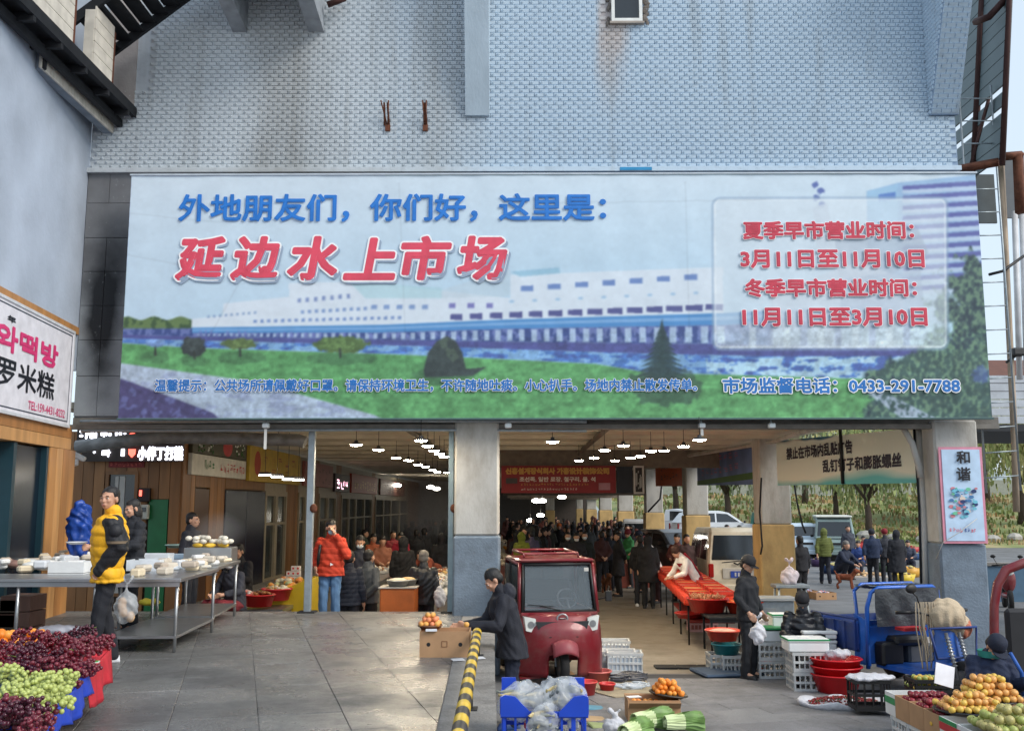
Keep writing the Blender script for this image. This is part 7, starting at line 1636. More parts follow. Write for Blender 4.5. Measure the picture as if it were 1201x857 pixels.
# ================================================================== GOODS AND STALLS
def pl(r, g, b, ro=.45): return plain(r, g, b, ro)
film = mat("clear_plastic_film", srgb(214, 220, 226), .18, var=.08, vs=9, bump=1.0, bs=14, alpha=.38, spec=.7)
white_bag = mat("white_plastic_bag", srgb(214, 214, 220), .35, var=.1, vs=8, bump=1.0, bs=22, alpha=.9)
card = mat("brown_cardboard", srgb(178, 140, 104), .85, var=.1, vs=5); card_in = mat("cardboard_inside", srgb(150, 116, 84), .9, var=.1)
foam = mat("white_foam", srgb(222, 224, 224), .7, var=.04, vs=6, bump=.1)
def lump(name, c, r, m, parent=None, seed=0, rough=.018, vox=.02, loc=None, rz=0, parts=None, knot=False):
 mb = MB(); r3 = random.Random(seed); mb.ell((0, 0, 0), r, 0, 16, 10)
 for k in range(3): mb.ell((r3.uniform(-.4, .4) * r[0], r3.uniform(-.4, .4) * r[1], r3.uniform(-.2, .3) * r[2]), (r[0] * .6, r[1] * .6, r[2] * .7), 0, 12, 8)
 if knot: cap(mb, (0, 0, r[2] * .8), (r3.uniform(-.03, .03), 0, r[2] * 1.5), r[0] * .25, r[0] * .1); cap(mb, (0, 0, r[2] * 1.4), (.05, 0, r[2] * 1.9), r[0] * .1, r[0] * .2); cap(mb, (0, 0, r[2] * 1.4), (-.05, 0, r[2] * 1.9), r[0] * .1, r[0] * .2)
 me = remesh(mb, vox, 2, None, rough * .5, seed); me.materials.clear(); me.materials.append(m)
 return inst(me, name, parent, c, (0, 0, rz))
def crate(label, loc, w_, d_, h_, m, rz=0, name="plastic_crate", group=None, cat="crate", gaps=9, solid_low=False, mid=True):
 t = thing(name, label, cat, loc, rz, group)
 MB().box((0, 0, .01), (w_ - .02, d_ - .02, .02)).build("base", m, t)
 mb = MB()
 for z, hh in ((.025, .05), (h_ - .02, .04)) + (((h_ * .5, .03),) if mid else ()):
  for s_ in (-1, 1): mb.box((0, s_ * (d_ / 2 - .01), z), (w_ + (.02 if z > h_ * .8 else 0), .024, hh)); mb.box((s_ * (w_ / 2 - .01), 0, z), (.023, d_ - .03, hh - .002))
 mb.build("rim", m, t)
 nx = gaps; ny = max(3, int(gaps * d_ / w_))
 for s_ in (-1, 1):
  mb = MB()
  for k in range(nx + 1): mb.box((-w_ / 2 + .012 + (w_ - .024) * k / nx, s_ * (d_ / 2 - .011), h_ / 2), (.016 if k % 3 else .03, .012, h_ - .07))
  mb.build("side_slats", m, t)
  mb = MB()
  for k in range(ny + 1): mb.box((s_ * (w_ / 2 - .011), -d_ / 2 + .012 + (d_ - .024) * k / ny, h_ / 2), (.012, .016 if k % 3 else .03, h_ - .07))
  mb.build("end_slats", m, t)
 # liner so that the slots read dark
 return t
def carton(label, loc, w_, d_, h_, rz=0, m=None, group=None, flaps=True, band=None, name="cardboard_box", holes=True, cat="box"):
 m = m or card; t = thing(name, label, cat, loc, rz, group); k = .008
 MB().box((0, 0, .006), (w_ - .002, d_ - .002, .01)).build("bottom", card_in, t)
 for s_ in (-1, 1):
  MB().box((0, s_ * (d_ / 2 - k / 2), h_ / 2), (w_, k, h_)).build("side_panel", m, t)
  MB().box((s_ * (w_ / 2 - k / 2), 0, h_ / 2), (k, d_ - 2 * k - .002, h_ - .001)).build("end_panel", m, t)
  if holes:
   for x in (-w_ * .32, w_ * .32): MB().lathe((x, s_ * (d_ / 2 + .001), h_ * .5), [(0, 0), (.022, 0)], 10, M=Matrix.Rotation(PI / 2, 4, 'X')).build("hand_hole", black, t)
 if flaps:
  for s_ in (-1, 1):
   MB().box((0, s_ * (d_ / 2 + .05), h_ - .045), (w_ - .01, .006, .12), M=Matrix.Rotation(s_ * -.9, 4, 'X')).build("flap", m, t)
 if band:
  for s_ in (-1, 1):
   MB().box((0, s_ * (d_ / 2 + .002), h_ * .66), (w_ - .002, .003, h_ * .3)).build("printed_band", band, t); MB().box((s_ * (w_ / 2 + .002), 0, h_ * .66), (.003, d_ - .002, h_ * .3)).build("printed_band", band, t)
 return t
def basin(label, loc, r, h, m, group=None, name="basin", fill=None, cat="basin", sx=1):
 t = thing(name, label, cat, loc, 0, group)
 MB().lathe((0, 0, 0), [(0, .012), (r * .72, .012), (r * .93, h - .01), (r, h), (r * 1.05, h - .012), (r * 1.03, h - .02), (r * .98, h - .015), (r * .76, 0), (0, 0)], 26, sx=sx).build("bowl", m, t)
 return t
SPH = MB().ell((0, 0, 0), (1, 1, 1), 0, 12, 8)
def fruit_mesh(nm, m, flat=1.0):
 mb = MB(); mb.lathe((0, 0, 0), [(0.001, -.9 * flat), (.5, -.86 * flat), (.85, -.5 * flat), (1, 0), (.9, .45 * flat), (.55, .8 * flat), (.2, .86 * flat), (.06, .80 * flat), (.001, .78 * flat)], 12); me = mb.mesh(nm, [m]); return me
def fruits(me_list, name, label, cat, group, C, U, V, nu, nv, r, layers=3, seed=0, shrink=1, jit=.42):
 """heaped fruit on a dish: every fruit is its own thing"""
 r3 = random.Random(seed); C, U, V = Vector(C), Vector(U), Vector(V); out = []
 for L in range(layers):
  a, b_ = nu - L * shrink, nv - L * shrink
  if a < 1 or b_ < 1: break
  for i in range(a):
   for j in range(b_):
    p = C + U * ((i - (a - 1) / 2) * r * 2.02) + V * ((j - (b_ - 1) / 2) * r * 2.02) + Vector((r3.uniform(-jit, jit) * r, r3.uniform(-jit, jit) * r, r + L * r * 1.5 + r3.uniform(-.1, .1) * r))
    o = inst(r3.choice(me_list), name, None, p, (r3.uniform(-.6, .6), r3.uniform(-.6, .6), r3.uniform(0, 6)), r * r3.uniform(.9, 1.06)); tag(o, label, cat, group); out.append(o)
 return out
def legs_table(label, loc, w_, d_, h_, top, legm, rz=0, name="table", cat="table", shelf=None, apron=.05, group=None):
 t = thing(name, label, cat, loc, rz, group)
 MB().box((0, 0, h_ - .02), (w_, d_, .04), bev=.006).build("tabletop", top, t)
 if apron: MB().box((0, -d_ / 2 + .03, h_ - .04 - apron / 2), (w_ - .04, .02, apron)).box((0, d_ / 2 - .03, h_ - .04 - apron / 2), (w_ - .04, .02, apron)).build("apron", legm, t)
 for sx in (-1, 1):
  for sy in (-1, 1): MB().tube([(sx * (w_ / 2 - .05), sy * (d_ / 2 - .05), 0), (sx * (w_ / 2 - .05), sy * (d_ / 2 - .05), h_ - .04)], .02, 8).build("leg", legm, t)
 if shelf: MB().box((0, 0, shelf), (w_ - .06, d_ - .06, .03)).build("lower_shelf", legm, t)
 return t
# ---- steel counters on the platform
TZ = .80
ca_ = legs_table("long stainless steel counter at the left behind the grapes", (-5.98, 11.35, PZ), 2.7, .8, TZ, steel, steel, name="steel_counter", cat="counter", shelf=.16)
cb_ = legs_table("stainless steel counter right of the yellow jacketed man", (-4.22, 11.85, PZ), .85, 1.8, TZ, steel, steel, name="steel_counter", cat="counter", shelf=.17, rz=R(4))
cc_ = legs_table("far stainless steel counter holding the white packets", (-4.42, 13.75, PZ), .8, 1.7, TZ, steel, steel, name="steel_counter", cat="counter", shelf=.17, rz=R(6))
for c in (ca_,):
 for x in (-.45, .45): MB().tube([(x, -.35, 0), (x, -.35, TZ - .04)], .02, 8).build("leg", steel, c)
CZ = PZ + TZ
def onc(px, py, h=0): q = G(px, py, CZ); return Vector((q.x, q.y, CZ + h))
r_ = random.Random(9)
for k, (px, py, c, lab) in enumerate(((8, 664, (150, 118, 106), "brown bag of beans at the left end of the counter"), (20, 666, (142, 110, 100), "second brown bag beside the counter's left end"), (34, 664, (216, 218, 214), "plump white noodle bag next to the brown bags"), (38, 668, (222, 222, 218), "flat white noodle bag lying under the plump one"), (50, 667, (210, 212, 206), "small white packet between bags and tray"), (60, 666, (224, 224, 220), "small white packet against the foam tray"), (12, 658, (196, 200, 214), "pale lilac bag lying behind the brown ones"))):
 o = lump("food_bag", onc(px, py, .05), (.13 if k < 4 else .07, .11, .055), pl(*c, .5), None, k, .012); tag(o, lab, "bag", "bags on the long steel counter")
def tray(label, c, w_, d_, h_, m, rz=0, group=None, name="tray", cat="tray"):
 t = thing(name, label, cat, c, rz, group); MB().box((0, 0, .008), (w_, d_, .016)).build("base", m, t)
 mb = MB()
 for s_ in (-1, 1): mb.box((0, s_ * (d_ / 2 - .008), h_ / 2 + .01), (w_, .016, h_)); mb.box((s_ * (w_ / 2 - .008), 0, h_ / 2 + .009), (.016, d_ - .034, h_ - .002))
 mb.build("rim", m, t); return t
tray("white foam tray left of the yellow jacketed man", onc(84, 672), .42, .32, .13, foam, 0); tray("steel tray lid resting over the bags", onc(50, 656, .10), .6, .3, .03, steel, .05)
for k, (px, py, w_, lab) in enumerate(((172, 668, .40, "large white tub right of the yellow jacket"), (182, 660, .42, "white tub behind the large one"), (200, 664, .36, "wide white tray with soaked food"), (205, 655, .34, "pale blue tray stacked with white dishes"))):
 t = tray(lab, onc(px, py), w_, .34, .12 if k < 2 else .06, pl(214, 220, 226) if k != 3 else pl(150, 176, 200), R(5)); MB().box((0, 0, .05), (w_ - .04, .30, .02)).build("contents", pl(190, 194, 190), t)
pk_cells = [(206 + i * 7 + j * 3, 668 - j * 4.4) for j in range(4) for i in range(6)]
for k, (px, py) in enumerate(pk_cells):
 q = onc(px, py, .02 + .012 * (k % 3)); o = MB().box((0, 0, 0), (.13, .10, .03), bev=.008).build("food_packet", pl(*r_.choice(((222, 224, 222), (206, 214, 220), (216, 210, 196))), .4), None, q, r_.uniform(-.5, .5)); tag(o, "small flat white food packet on the right steel counters", "packet", "white food packets on the right steel counters")
b1 = basin("shallow pale green tray basin behind the packets", onc(209, 646, .06), .22, .06, pl(176, 206, 200)); b2 = basin("small bright green bowl beside the pale basin", onc(224, 648, .06), .075, .09, pl(34, 166, 84))
st2 = thing("steamer_box", "square steel steamer box heaped with buns and corn at the counter's far end", "steamer", (-4.46, 14.35, CZ), R(6)); MB().box((0, 0, .10), (.66, .5, .2), bev=.01).build("box", steel, st2)
corn_m = pl(222, 180, 60); bun_m = pl(226, 220, 204)
for k in range(26):
 x, y = r_.uniform(-.28, .28), r_.uniform(-.2, .2); corn = k % 3 == 0
 o = MB().ell((0, 0, 0), (.09, .032, .032) if corn else (.052, .05, .036), 0, 10, 6).build("corn_cob" if corn else "steamed_bun", corn_m if corn else bun_m, None, (-4.46 + x, 14.35 + y, CZ + .23 + .05 * (k % 3)), r_.uniform(0, 3)); tag(o, "yellow corn cob on the steel steamer" if corn else "white steamed bun piled on the steel steamer", "corn" if corn else "bun", "corn cobs on the steamer" if corn else "steamed buns on the steamer")
hb = lump("hanging_bag", P(148, 712, 10.85), (.13, .09, .17), film, None, 4, .02, knot=True); tag(hb, "clear plastic bag of buns hanging from the counter edge", "bag")
for k in range(4): o = MB().ell((0, 0, 0), (.05, .045, .06), 0, 10, 7).build("bread_roll", pl(206, 170, 130), hb); o.location = (r_.uniform(-.05, .05), r_.uniform(-.03, .03), -.1 + .05 * k)
for (px, py, w_, c, lab) in ((75, 738, .3, (206, 206, 216), "crumpled white cloth on the low shelf"), (175, 706, .16, (210, 196, 60), "yellow tub on the lower shelf of the right counter")):
 o = lump("cloth_bundle" if w_ > .2 else "small_tub", G(px, py, PZ + .22), (w_, .12, .05), pl(*c, .7), None, int(px), .02); tag(o, lab, "cloth" if w_ > .2 else "tub")
for k, (px, w_, h_, lab) in enumerate(((20, .9, .5, "long rough timber box under the left counter"), (62, .35, .55, "upright pine board box under the counter's middle"), (-10, .8, .3, "low timber box at the far left under the counter"))):
 t = thing("timber_box", lab, "box", (G(px, 742, PZ).x, 11.9, PZ)); nb_ = 3
 for i in range(nb_): MB().box((0, 0, h_ * (i + .5) / nb_), (w_, .4, h_ / nb_ - .01)).build("plank", wood("grey_plank_%d" % k, 96 + 20 * k % 40, 84, 72), t)
bc = lump("tarpaulin_bundle", P(93, 622, 13.6), (.17, .14, .42), mat("blue_tarp", srgb(24, 66, 150), .4, var=.3, vs=6, bump=1, bs=8), None, 8, .05); tag(bc, "crumpled bright blue tarpaulin hanging behind the yellow jacketed man", "tarpaulin")
wp = thing("white_dish", "white dish held out by the black jacketed vendor", "dish", P(90, 638, 12.2)); MB().lathe((0, 0, 0), [(0, 0), (.08, .0), (.13, .03)], 16).build("dish", pl(230, 232, 234), wp)
gm_ = [pl(*c, .4) for c in ((226, 226, 224), (214, 218, 222), (206, 196, 180), (190, 176, 160), (222, 206, 176))]
for k in range(80):
 if k < 56: p = onc(r_.uniform(-10, 100), r_.uniform(655, 672)); lab, grp = "small white or tan food pack heaped on the long left counter", "food packs on the long left counter"
 else: p = Vector((-4.2 - .1 * (k - 56) * .1 + r_.uniform(-.3, .3), 11.3 + (k - 56) * .14, CZ)); lab, grp = "food pack lying between trays on the right steel counters", "food packs on the right steel counters"
 o = MB().box((0, 0, .04), (r_.uniform(.1, .2), r_.uniform(.1, .18), r_.uniform(.05, .10)), bev=.02).build("food_pack", r_.choice(gm_), None, (p.x, p.y, CZ + .004 + .05 * (k % 2)), r_.uniform(0, 3)); tag(o, lab, "pack", grp)
# ---- grape stand
A = G(129, 760, 1.25); gs = thing("fruit_stand", "low fruit stand under a red and a blue cloth at the lower left", "stall", (A.x, A.y, PZ), RT)
gh = 1.25 - PZ
MB().box((-1.5, -1.6, gh - .03), (2.9, 3.1, .03)).build("board", pine[0], gs)
for (x, y) in ((-.25, -.25), (-.25, -2.9), (-2.8, -.25), (-2.8, -2.9), (-.25, -1.6)): MB().box((x, y, (gh - .045) / 2), (.06, .06, gh - .045)).build("leg", pine[1], gs)
def cloth_cover(nm, y0, y1, x0, m, drop, lift):
 mb = MB(); n_ = 26
 def top(u, v): return (x0 + (0 - x0) * u, y0 + (y1 - y0) * v, gh - .008 + lift + .004 * math.sin(u * 14 + v * 9))
 mb.grid(top, 20, 14)
 def side(u, v):  # right hand hanging side
  y = y0 + (y1 - y0) * u; w_ = .02 * math.sin(y * 13) * v + .012 * math.sin(y * 29) * v
  return (.004 + .03 * v + w_, y, gh - .008 + lift - v * (drop + .035 * math.sin(y * 6 + 1)))
 mb.grid(side, 30, 8)
 def back(u, v): return (x0 + (0 - x0) * u, max(y0, y1) + .004 + .02 * v + .015 * math.sin(u * 40) * v, gh - .008 + lift - v * drop)
 if max(y0, y1) > -.1: mb.grid(back, 30, 6)
 o = mb.build(nm, m, gs, fixn=False); s = o.modifiers.new("t", 'SOLIDIFY'); s.thickness = .006; return o
cloth_cover("red_cloth", -1.42, 0, -2.9, cloth(196, 34, 50, .75), .26, .012); cloth_cover("blue_cloth", -3.1, -1.30, -2.9, cloth(22, 62, 180, .7), .16, .006)
gr_m = [mat("red_grape", srgb(108, 36, 50), .25, var=.4, vs=30), mat("dark_grape", srgb(72, 26, 42), .25, var=.4, vs=30), mat("green_grape", srgb(176, 186, 104), .25, var=.18, vs=30)]; stem_m = pl(120, 140, 60)
def bunch(m, seed, n_=95, rr=.0155):
 r3 = random.Random(seed); mb = MB(); mb2 = MB()
 for k in range(n_):
  t_ = r3.random(); rad = .105 * math.sqrt(r3.random()) * (1 - .45 * abs(t_ - .35)); a = r3.uniform(0, 2 * PI)
  mb.ell(((t_ - .5) * .26, rad * math.cos(a), .05 + rad * .7 * math.sin(a)), rr * r3.uniform(.85, 1.1), 0, 7, 5)
 return mb.mesh("grape_bunch", [m])
bms = {0: [bunch(gr_m[0], 1), bunch(gr_m[1], 2), bunch(gr_m[0], 3)], 2: [bunch(gr_m[2], 4), bunch(gr_m[2], 5)]}
stm = MB().tube([(0, 0, .1), (.03, .01, .15), (.05, 0, .2)], [.006, .004, .003], 5).mesh("stem", [stem_m])
zt_ = 1.25
red_px = [(97, 750), (113, 757), (84, 762), (62, 760), (46, 772), (68, 785), (93, 776), (25, 766), (8, 774), (34, 757), (12, 790), (3, 760), (60, 797), (80, 797), (100, 786), (30, 782), (48, 788), (75, 772), (106, 768), (0, 800), (10, 848), (26, 852), (42, 856), (18, 840), (2, 850), (33, 843), (54, 757)]
grn_px = [(6, 806), (24, 814), (44, 806), (20, 832), (42, 828), (2, 830), (60, 815), (34, 800), (64, 805), (52, 840), (30, 822), (14, 820), (54, 822)]
for lst, key, lab, grp in ((red_px, 0, "dark red grape bunch on the red clothed stand", "dark red grape bunches"), (grn_px, 2, "pale green grape bunch on the blue clothed end of the stand", "pale green grape bunches")):
 for k, (px, py) in enumerate(lst):
  q = G(px, py + 6, zt_); o = inst(r_.choice(bms[key]), "grape_bunch", None, (q.x, q.y, zt_ + .012 + (.05 if k % 3 == 0 else 0)), (r_.uniform(-.15, .15), r_.uniform(-.1, .1), r_.uniform(0, 6)), r_.uniform(.85, 1.1)); tag(o, lab, "grapes", grp)
  if k % 3 == 0: inst(stm, "stem", o, (.04, 0, .02), (.5, .6, 0), .6)
or_me = [fruit_mesh("orange", mat("orange_peel", srgb(236, 136, 40), .45, var=.08, vs=8, bump=.2, bs=60)), fruit_mesh("orange", mat("orange_peel_b", srgb(240, 156, 62), .45, var=.1, vs=8))]
q = G(12, 757, zt_); fruits(or_me, "orange", "round orange at the back of the grape stand", "orange", "oranges behind the grapes", (q.x, q.y, zt_), ax_u, ax_v, 8, 3, .04, 2, 3)
pt = MB().box((0, 0, 0), (.13, .08, .006)).build("price_card", pl(214, 226, 214), None, G(106, 776, zt_ + .03), .3); tag(pt, "small white and green price card on the red cloth", "card"); MB().box((.03, 0, .005), (.05, .06, .004)).build("green_print", pl(60, 150, 70), pt)
# ---- striped barrier rail
b0, b1 = P(548, 862, 6.35), P(560, 744, 11.0); br = thing("striped_barrier", "low yellow and black striped pipe rail along the platform kerb", "barrier", (b0.x, b0.y, PZ))
ye = mat("barrier_yellow", srgb(214, 178, 44), .45, var=.12, vs=8); bkp = mat("barrier_black", srgb(44, 44, 46), .5, var=.15)
zr = PZ + .24; s0 = Vector((b0.x - .02, 5.2, zr)); s1 = Vector((b1.x, 10.9, zr)); n_ = 26
for k in range(n_):
 wb(MB().tube([s0.lerp(s1, k / n_), s0.lerp(s1, (k + 1) / n_)], .05, 14, caps=(k == n_ - 1)), "yellow_band" if k % 2 else "black_band", ye if k % 2 else bkp, br)
for f_ in (.03, .5, .985): c = s0.lerp(s1, f_); wb(MB().tube([(c.x, c.y, PZ - .0), (c.x, c.y, zr)], .035, 10).box((c.x, c.y, PZ + .008), (.14, .14, .012)), "post", bkp, br)
# ---- carton and fruit basket at the edge
q = G(521, 771, PZ); cb = carton("tan carton on the platform edge under the fruit dish", (q.x, q.y + .19, PZ), .53, .36, .27, 0, flaps=False); MB().lathe((0, -.184, .14), [(.035, 0), (.045, 0)], 4, M=Matrix.Rotation(PI / 2, 4, 'X') @ Matrix.Rotation(PI / 4, 4, 'Z')).build("printed_square", pl(130, 90, 60), cb)
dsh = basin("woven dish of apricots on the corner of the tan carton", (q.x - .17, q.y + .20, PZ + .272), .13, .05, wood("woven_brown", 110, 70, 44), name="fruit_dish", cat="dish")
ap_me = [fruit_mesh("apricot", mat("apricot_skin", srgb(232, 170, 88), .5, var=.2, vs=7)), fruit_mesh("apricot", mat("apricot_skin_b", srgb(228, 140, 96), .5, var=.2, vs=7))]
fruits(ap_me, "apricot", "ripe apricot heaped in the woven dish", "apricot", "apricots in the woven dish", (q.x - .17, q.y + .20, PZ + .30), (1, 0, 0), (0, 1, 0), 4, 4, .03, 3, 5)
fruits(ap_me, "apricot", "apricot lying inside the tan carton", "apricot", "apricots inside the tan carton", (q.x + .05, q.y + .18, PZ + .12), (1, 0, 0), (0, 1, 0), 6, 4, .03, 1, 6)
inst(ap_me[0], "apricot", None, P(547, 732, 10.35), (0, 0, 0), .03)["label"] = "single apricot in the stooping man's hand"
for o in [o for o in col.objects if o.get("label") == "single apricot in the stooping man's hand"]: o["category"] = "apricot"
wc = MB().box((0, 0, 0), (.12, .05, .02)).build("scale_card", pl(220, 224, 230), None, (q.x - .14, q.y + .0, PZ + .285), .1); tag(wc, "small white card on the rim of the tan carton", "card")
for (px, py) in ((561, 771), (537, 773)): o = MB().box((0, 0, 0), (.13, .09, .004), M=Matrix.Rotation(.1, 4, 'X')).build("litter_paper", pl(220, 222, 226), None, G(px, py, PZ + .02), .4); tag(o, "scrap of white paper on the kerb " + ("right of the striped rail" if px == 561 else "left of the striped rail"), "paper")
# ---- blue crates with bags (foreground)
cblue = mat("crate_blue", srgb(28, 70, 190), .4, var=.1, vs=4)
q = at(637, 7.0)
for k in range(3): crate(("top blue plastic crate heaped with plastic bags of fish", "middle blue plastic crate of the foreground stack", "bottom blue plastic crate of the foreground stack")[k], (q[0], q[1] + .18, .76 - .32 * k), .58, .40, .30, cblue, name="blue_crate", group="blue crates stacked in the foreground", gaps=7)
tp = q[1] + .18
# high corners and scooped rim on the top crate
top = [o for o in col.objects if o.get("label") == "top blue plastic crate heaped with plastic bags of fish"][0]
for s_ in (-1, 1):
 MB().prism([(s_ * .30, .27), (s_ * .30, .40), (s_ * .27, .41), (s_ * .20, .40), (s_ * .10, .30), (s_ * .10, .27)], -.215, -.185, 'Y').build("raised_corner", cblue, top); MB().prism([(s_ * .30, .27), (s_ * .30, .46), (s_ * .20, .46), (s_ * .16, .30), (s_ * .16, .27)], .185, .215, 'Y').build("raised_corner", cblue, top)
 MB().box((s_ * .295, 0, .33), (.02, .36, .10)).build("raised_side", cblue, top)
zc = .76
def fishbag(c, r, seed, lab):
 o = lump("plastic_bag", c, r, film, None, seed, .05, .018, rz=seed); tag(o, lab, "bag"); r3 = random.Random(seed)
 for k in range(16):
  a = r3.uniform(-.6, .6); x, y, z = r3.uniform(-.5, .5) * r[0], r3.uniform(-.5, .5) * r[1], r3.uniform(-.4, .6) * r[2]
  f = MB(); f.lathe((0, 0, 0), [(.001, -.09), (.014, -.06), (.018, 0), (.012, .06), (.004, .085), (.014, .11), (.001, .105)], 8, M=Matrix.Rotation(PI / 2, 4, 'Y') @ Matrix.Rotation(a, 4, 'X'), sy=.6)
  f.build("fish", (pl(96, 104, 108, .25), pl(150, 152, 140, .3), pl(188, 170, 120, .3))[k % 3], o, (x, y, z), r3.uniform(-.8, .8))
 return o
fishbag((q[0] - .13, tp - .02, zc + .33), (.20, .17, .13), 3, "clear plastic bag of dried fish in the left of the blue crate"); fishbag((q[0] + .13, tp, zc + .35), (.19, .18, .14), 5, "clear plastic bag of dried fish in the right of the blue crate"); fishbag((q[0] + .0, tp - .19, zc + .24), (.12, .06, .13), 7, "narrow plastic bag slumped over the crate's front rim")
for k, (x, z, c) in enumerate(((-.10, .20, (200, 60, 70)), (-.17, .13, (200, 180, 170)), (.12, .14, (170, 176, 170)), (.2, .2, (214, 214, 208)), (.02, .1, (70, 90, 60)), (-.05, .16, (190, 60, 60)))):
 o = MB().box((0, 0, 0), (.08, .05, .05), bev=.01).build("food_packet", pl(*c, .3), None, (q[0] + x, tp - .12, zc + z)); tag(o, "coloured packet seen through the side of the top blue crate", "packet", "packets inside the top blue crate")
# ---- basins, fish mat, white crates by the red tricycle
def onf(px, py, z=0): return G(px, py, z)
tan_mat = mat("tan_sack_mat", srgb(158, 146, 122), .9, var=.12, vs=8, bump=.4, bs=50)
pts = [onf(*p) for p in ((692, 812), (722, 820), (768, 816), (756, 797), (745, 791), (700, 800))]
mt = MB().prism([(p.x, p.y) for p in pts], .02, .03, 'Z').build("sack_mat", tan_mat); tag(mt, "tan sacking mat spread on the paving with fish on it", "mat")
for (px, py, r, h, c, lab) in ((702, 803, .20, .15, (190, 96, 92), "wide faded pink basin behind the fish mat"), (688, 818, .15, .17, (204, 62, 62), "red tub at the left corner of the fish mat"), (713, 813, .11, .10, (196, 46, 46), "small bright red bowl on the mat's edge")):
 p = onf(px, py); basin(lab, (p.x, p.y + r, .02), r, h, mat("plastic_%d_%d" % (c[0], px), srgb(*c), .4), group=None)
fsh = MB().lathe((0, 0, 0), [(.001, -.12), (.016, -.08), (.022, 0), (.014, .07), (.005, .10), (.018, .13), (.001, .12)], 8, M=Matrix.Rotation(PI / 2, 4, 'Y'), sy=.6)
fme = [fsh.mesh("fish", [pl(60, 62, 70, .3)]), fsh.mesh("fish", [pl(176, 184, 192, .3)])]
for k in range(46):
 px = r_.uniform(722, 750); py = r_.uniform(795, 803); p = onf(px, py); o = inst(fme[0], "dried_fish", None, (p.x, p.y, .05 + r_.uniform(0, .04)), (0, r_.uniform(-.2, .2), r_.uniform(-.6, .6))); tag(o, "dark small fish heaped on the tan sack mat", "fish", "dark fish on the sack mat")
for k in range(16):
 px = r_.uniform(724, 752); py = r_.uniform(805, 811); p = onf(px, py); o = inst(fme[1], "dried_fish", None, (p.x, p.y, .045 + r_.uniform(0, .02)), (0, r_.uniform(-.2, .2), r_.uniform(-.5, .5))); tag(o, "pale silvery fish laid on paper at the front of the mat", "fish", "pale fish on the sack mat")
wcr = mat("white_crate_plastic", srgb(206, 208, 208), .5, var=.1, vs=5)
for (px, py, w_, lab) in ((724, 778, .50, "grimy white crate furthest back beside the red tricycle"), (727, 788, .50, "middle white crate of the three beside the red tricycle"), (734, 790, .52, "front white crate of the three beside the red tricycle")):
 p = onf(px, py); crate(lab, (p.x, p.y + .18 + (.35 if py == 778 else 0), .0), w_, .36, .30, wcr, R(-3), name="white_crate", group="white crates beside the red tricycle", gaps=8)
 MB().box((p.x, p.y + .18 + (.35 if py == 778 else 0), .13), (w_ - .04, .32, .2)).build("crate_ice", pl(190, 200, 210)).name = "ice_block"
 o = bpy.data.objects["ice_block"]; o.name = "crushed_ice"; tag(o, "pale ice filling the " + lab.split(" beside")[0], "ice")
# drain grate
dg_ = thing("drain_grate", "black iron drain grate across the paving at the hall's threshold", "grate", onf(806, 783))
a, b_ = onf(768, 783), onf(845, 783); L = b_.x - a.x
for i in range(3):
 for k in range(13): wb(MB().box((a.x + L * (i + (k + .5) / 13) / 3, a.y, .018), (.03, .24, .02)), "bar", dark_steel, dg_)
 wb(MB().box((a.x + L * (i + .5) / 3, a.y - .14, .018), (L / 3 - .02, .03, .024)).box((a.x + L * (i + .5) / 3, a.y + .14, .018), (L / 3 - .02, .03, .024)), "frame", dark_steel, dg_)
# ---- orange box and cabbages
q = onf(768, 848); cx = carton("open brown carton of oranges in the centre foreground", (q.x, q.y + .2, .01), .60, .38, .24, 0, holes=False)
fruits(or_me, "orange", "orange inside the open carton in the centre foreground", "orange", "oranges inside the open carton", (q.x, q.y + .2, .10), (1, 0, 0), (0, 1, 0), 8, 5, .034, 2, 8)
dd = basin("oval dish tilted on the carton's right side heaped with oranges", (q.x + .2, q.y + .30, .24), .22, .05, wood("woven_dark", 60, 52, 44), name="fruit_dish", cat="dish"); dd.rotation_euler = (0, .12, 0)
fruits(or_me, "orange", "orange heaped on the dish above the carton", "orange", "oranges heaped on the oval dish", (q.x + .2, q.y + .30, .27), (1, 0, -.12), (0, 1, 0), 5, 5, .034, 3, 9)
for (dx, lab) in ((-.22, "white price card lying on the carton's left flap"), (.02, "pale green slip lying on the oranges")): o = MB().box((0, 0, 0), (.16, .10, .005)).build("price_card", pl(222, 226, 228) if dx < 0 else pl(180, 200, 190), None, (q.x + dx, q.y + .14, .27 if dx < 0 else .2), .3); tag(o, lab, "card")
leaf_g = [mat("cabbage_leaf", srgb(112, 146, 78), .5, var=.25, vs=9), mat("cabbage_rib", srgb(206, 220, 168), .5, var=.08, vs=9)]
def cabbage(c, rz, lab, s=1.0):
 t = thing("napa_cabbage", lab, "cabbage", c, rz); r3 = random.Random(int(c[0] * 100)); core = MB().ell((0, 0, .08), (.18, .075, .07), 0, 16, 10); core.build("heart", leaf_g[1], t)
 for k in range(11):
  a = -PI * .1 + PI * 1.2 * k / 10; mb = MB()
  mb.grid(lambda u, v: ((u - .35) * .46, math.cos(a) * (.075 + .02 * u + .03 * u * u) + (v - .5) * .13 * math.sin(a) * (.7 + u * .6), .08 + math.sin(a) * (.07 + .02 * u) - (v - .5) * .13 * math.cos(a) * (.7 + u * .6) + .016 * math.sin(v * 7 + u * 9 + k) * u), 10, 8, 0)
  for i, f_ in enumerate(mb.f):
   fv = [(mb.v[j]) for j in f_]; uu_ = sum(v[0] for v in fv) / 4 / .46 + .35
   if uu_ < .55: mb.m[i] = 1
  o = mb.build("leaf", leaf_g, t, fixn=False)
 t.scale = (s,) * 3; return t
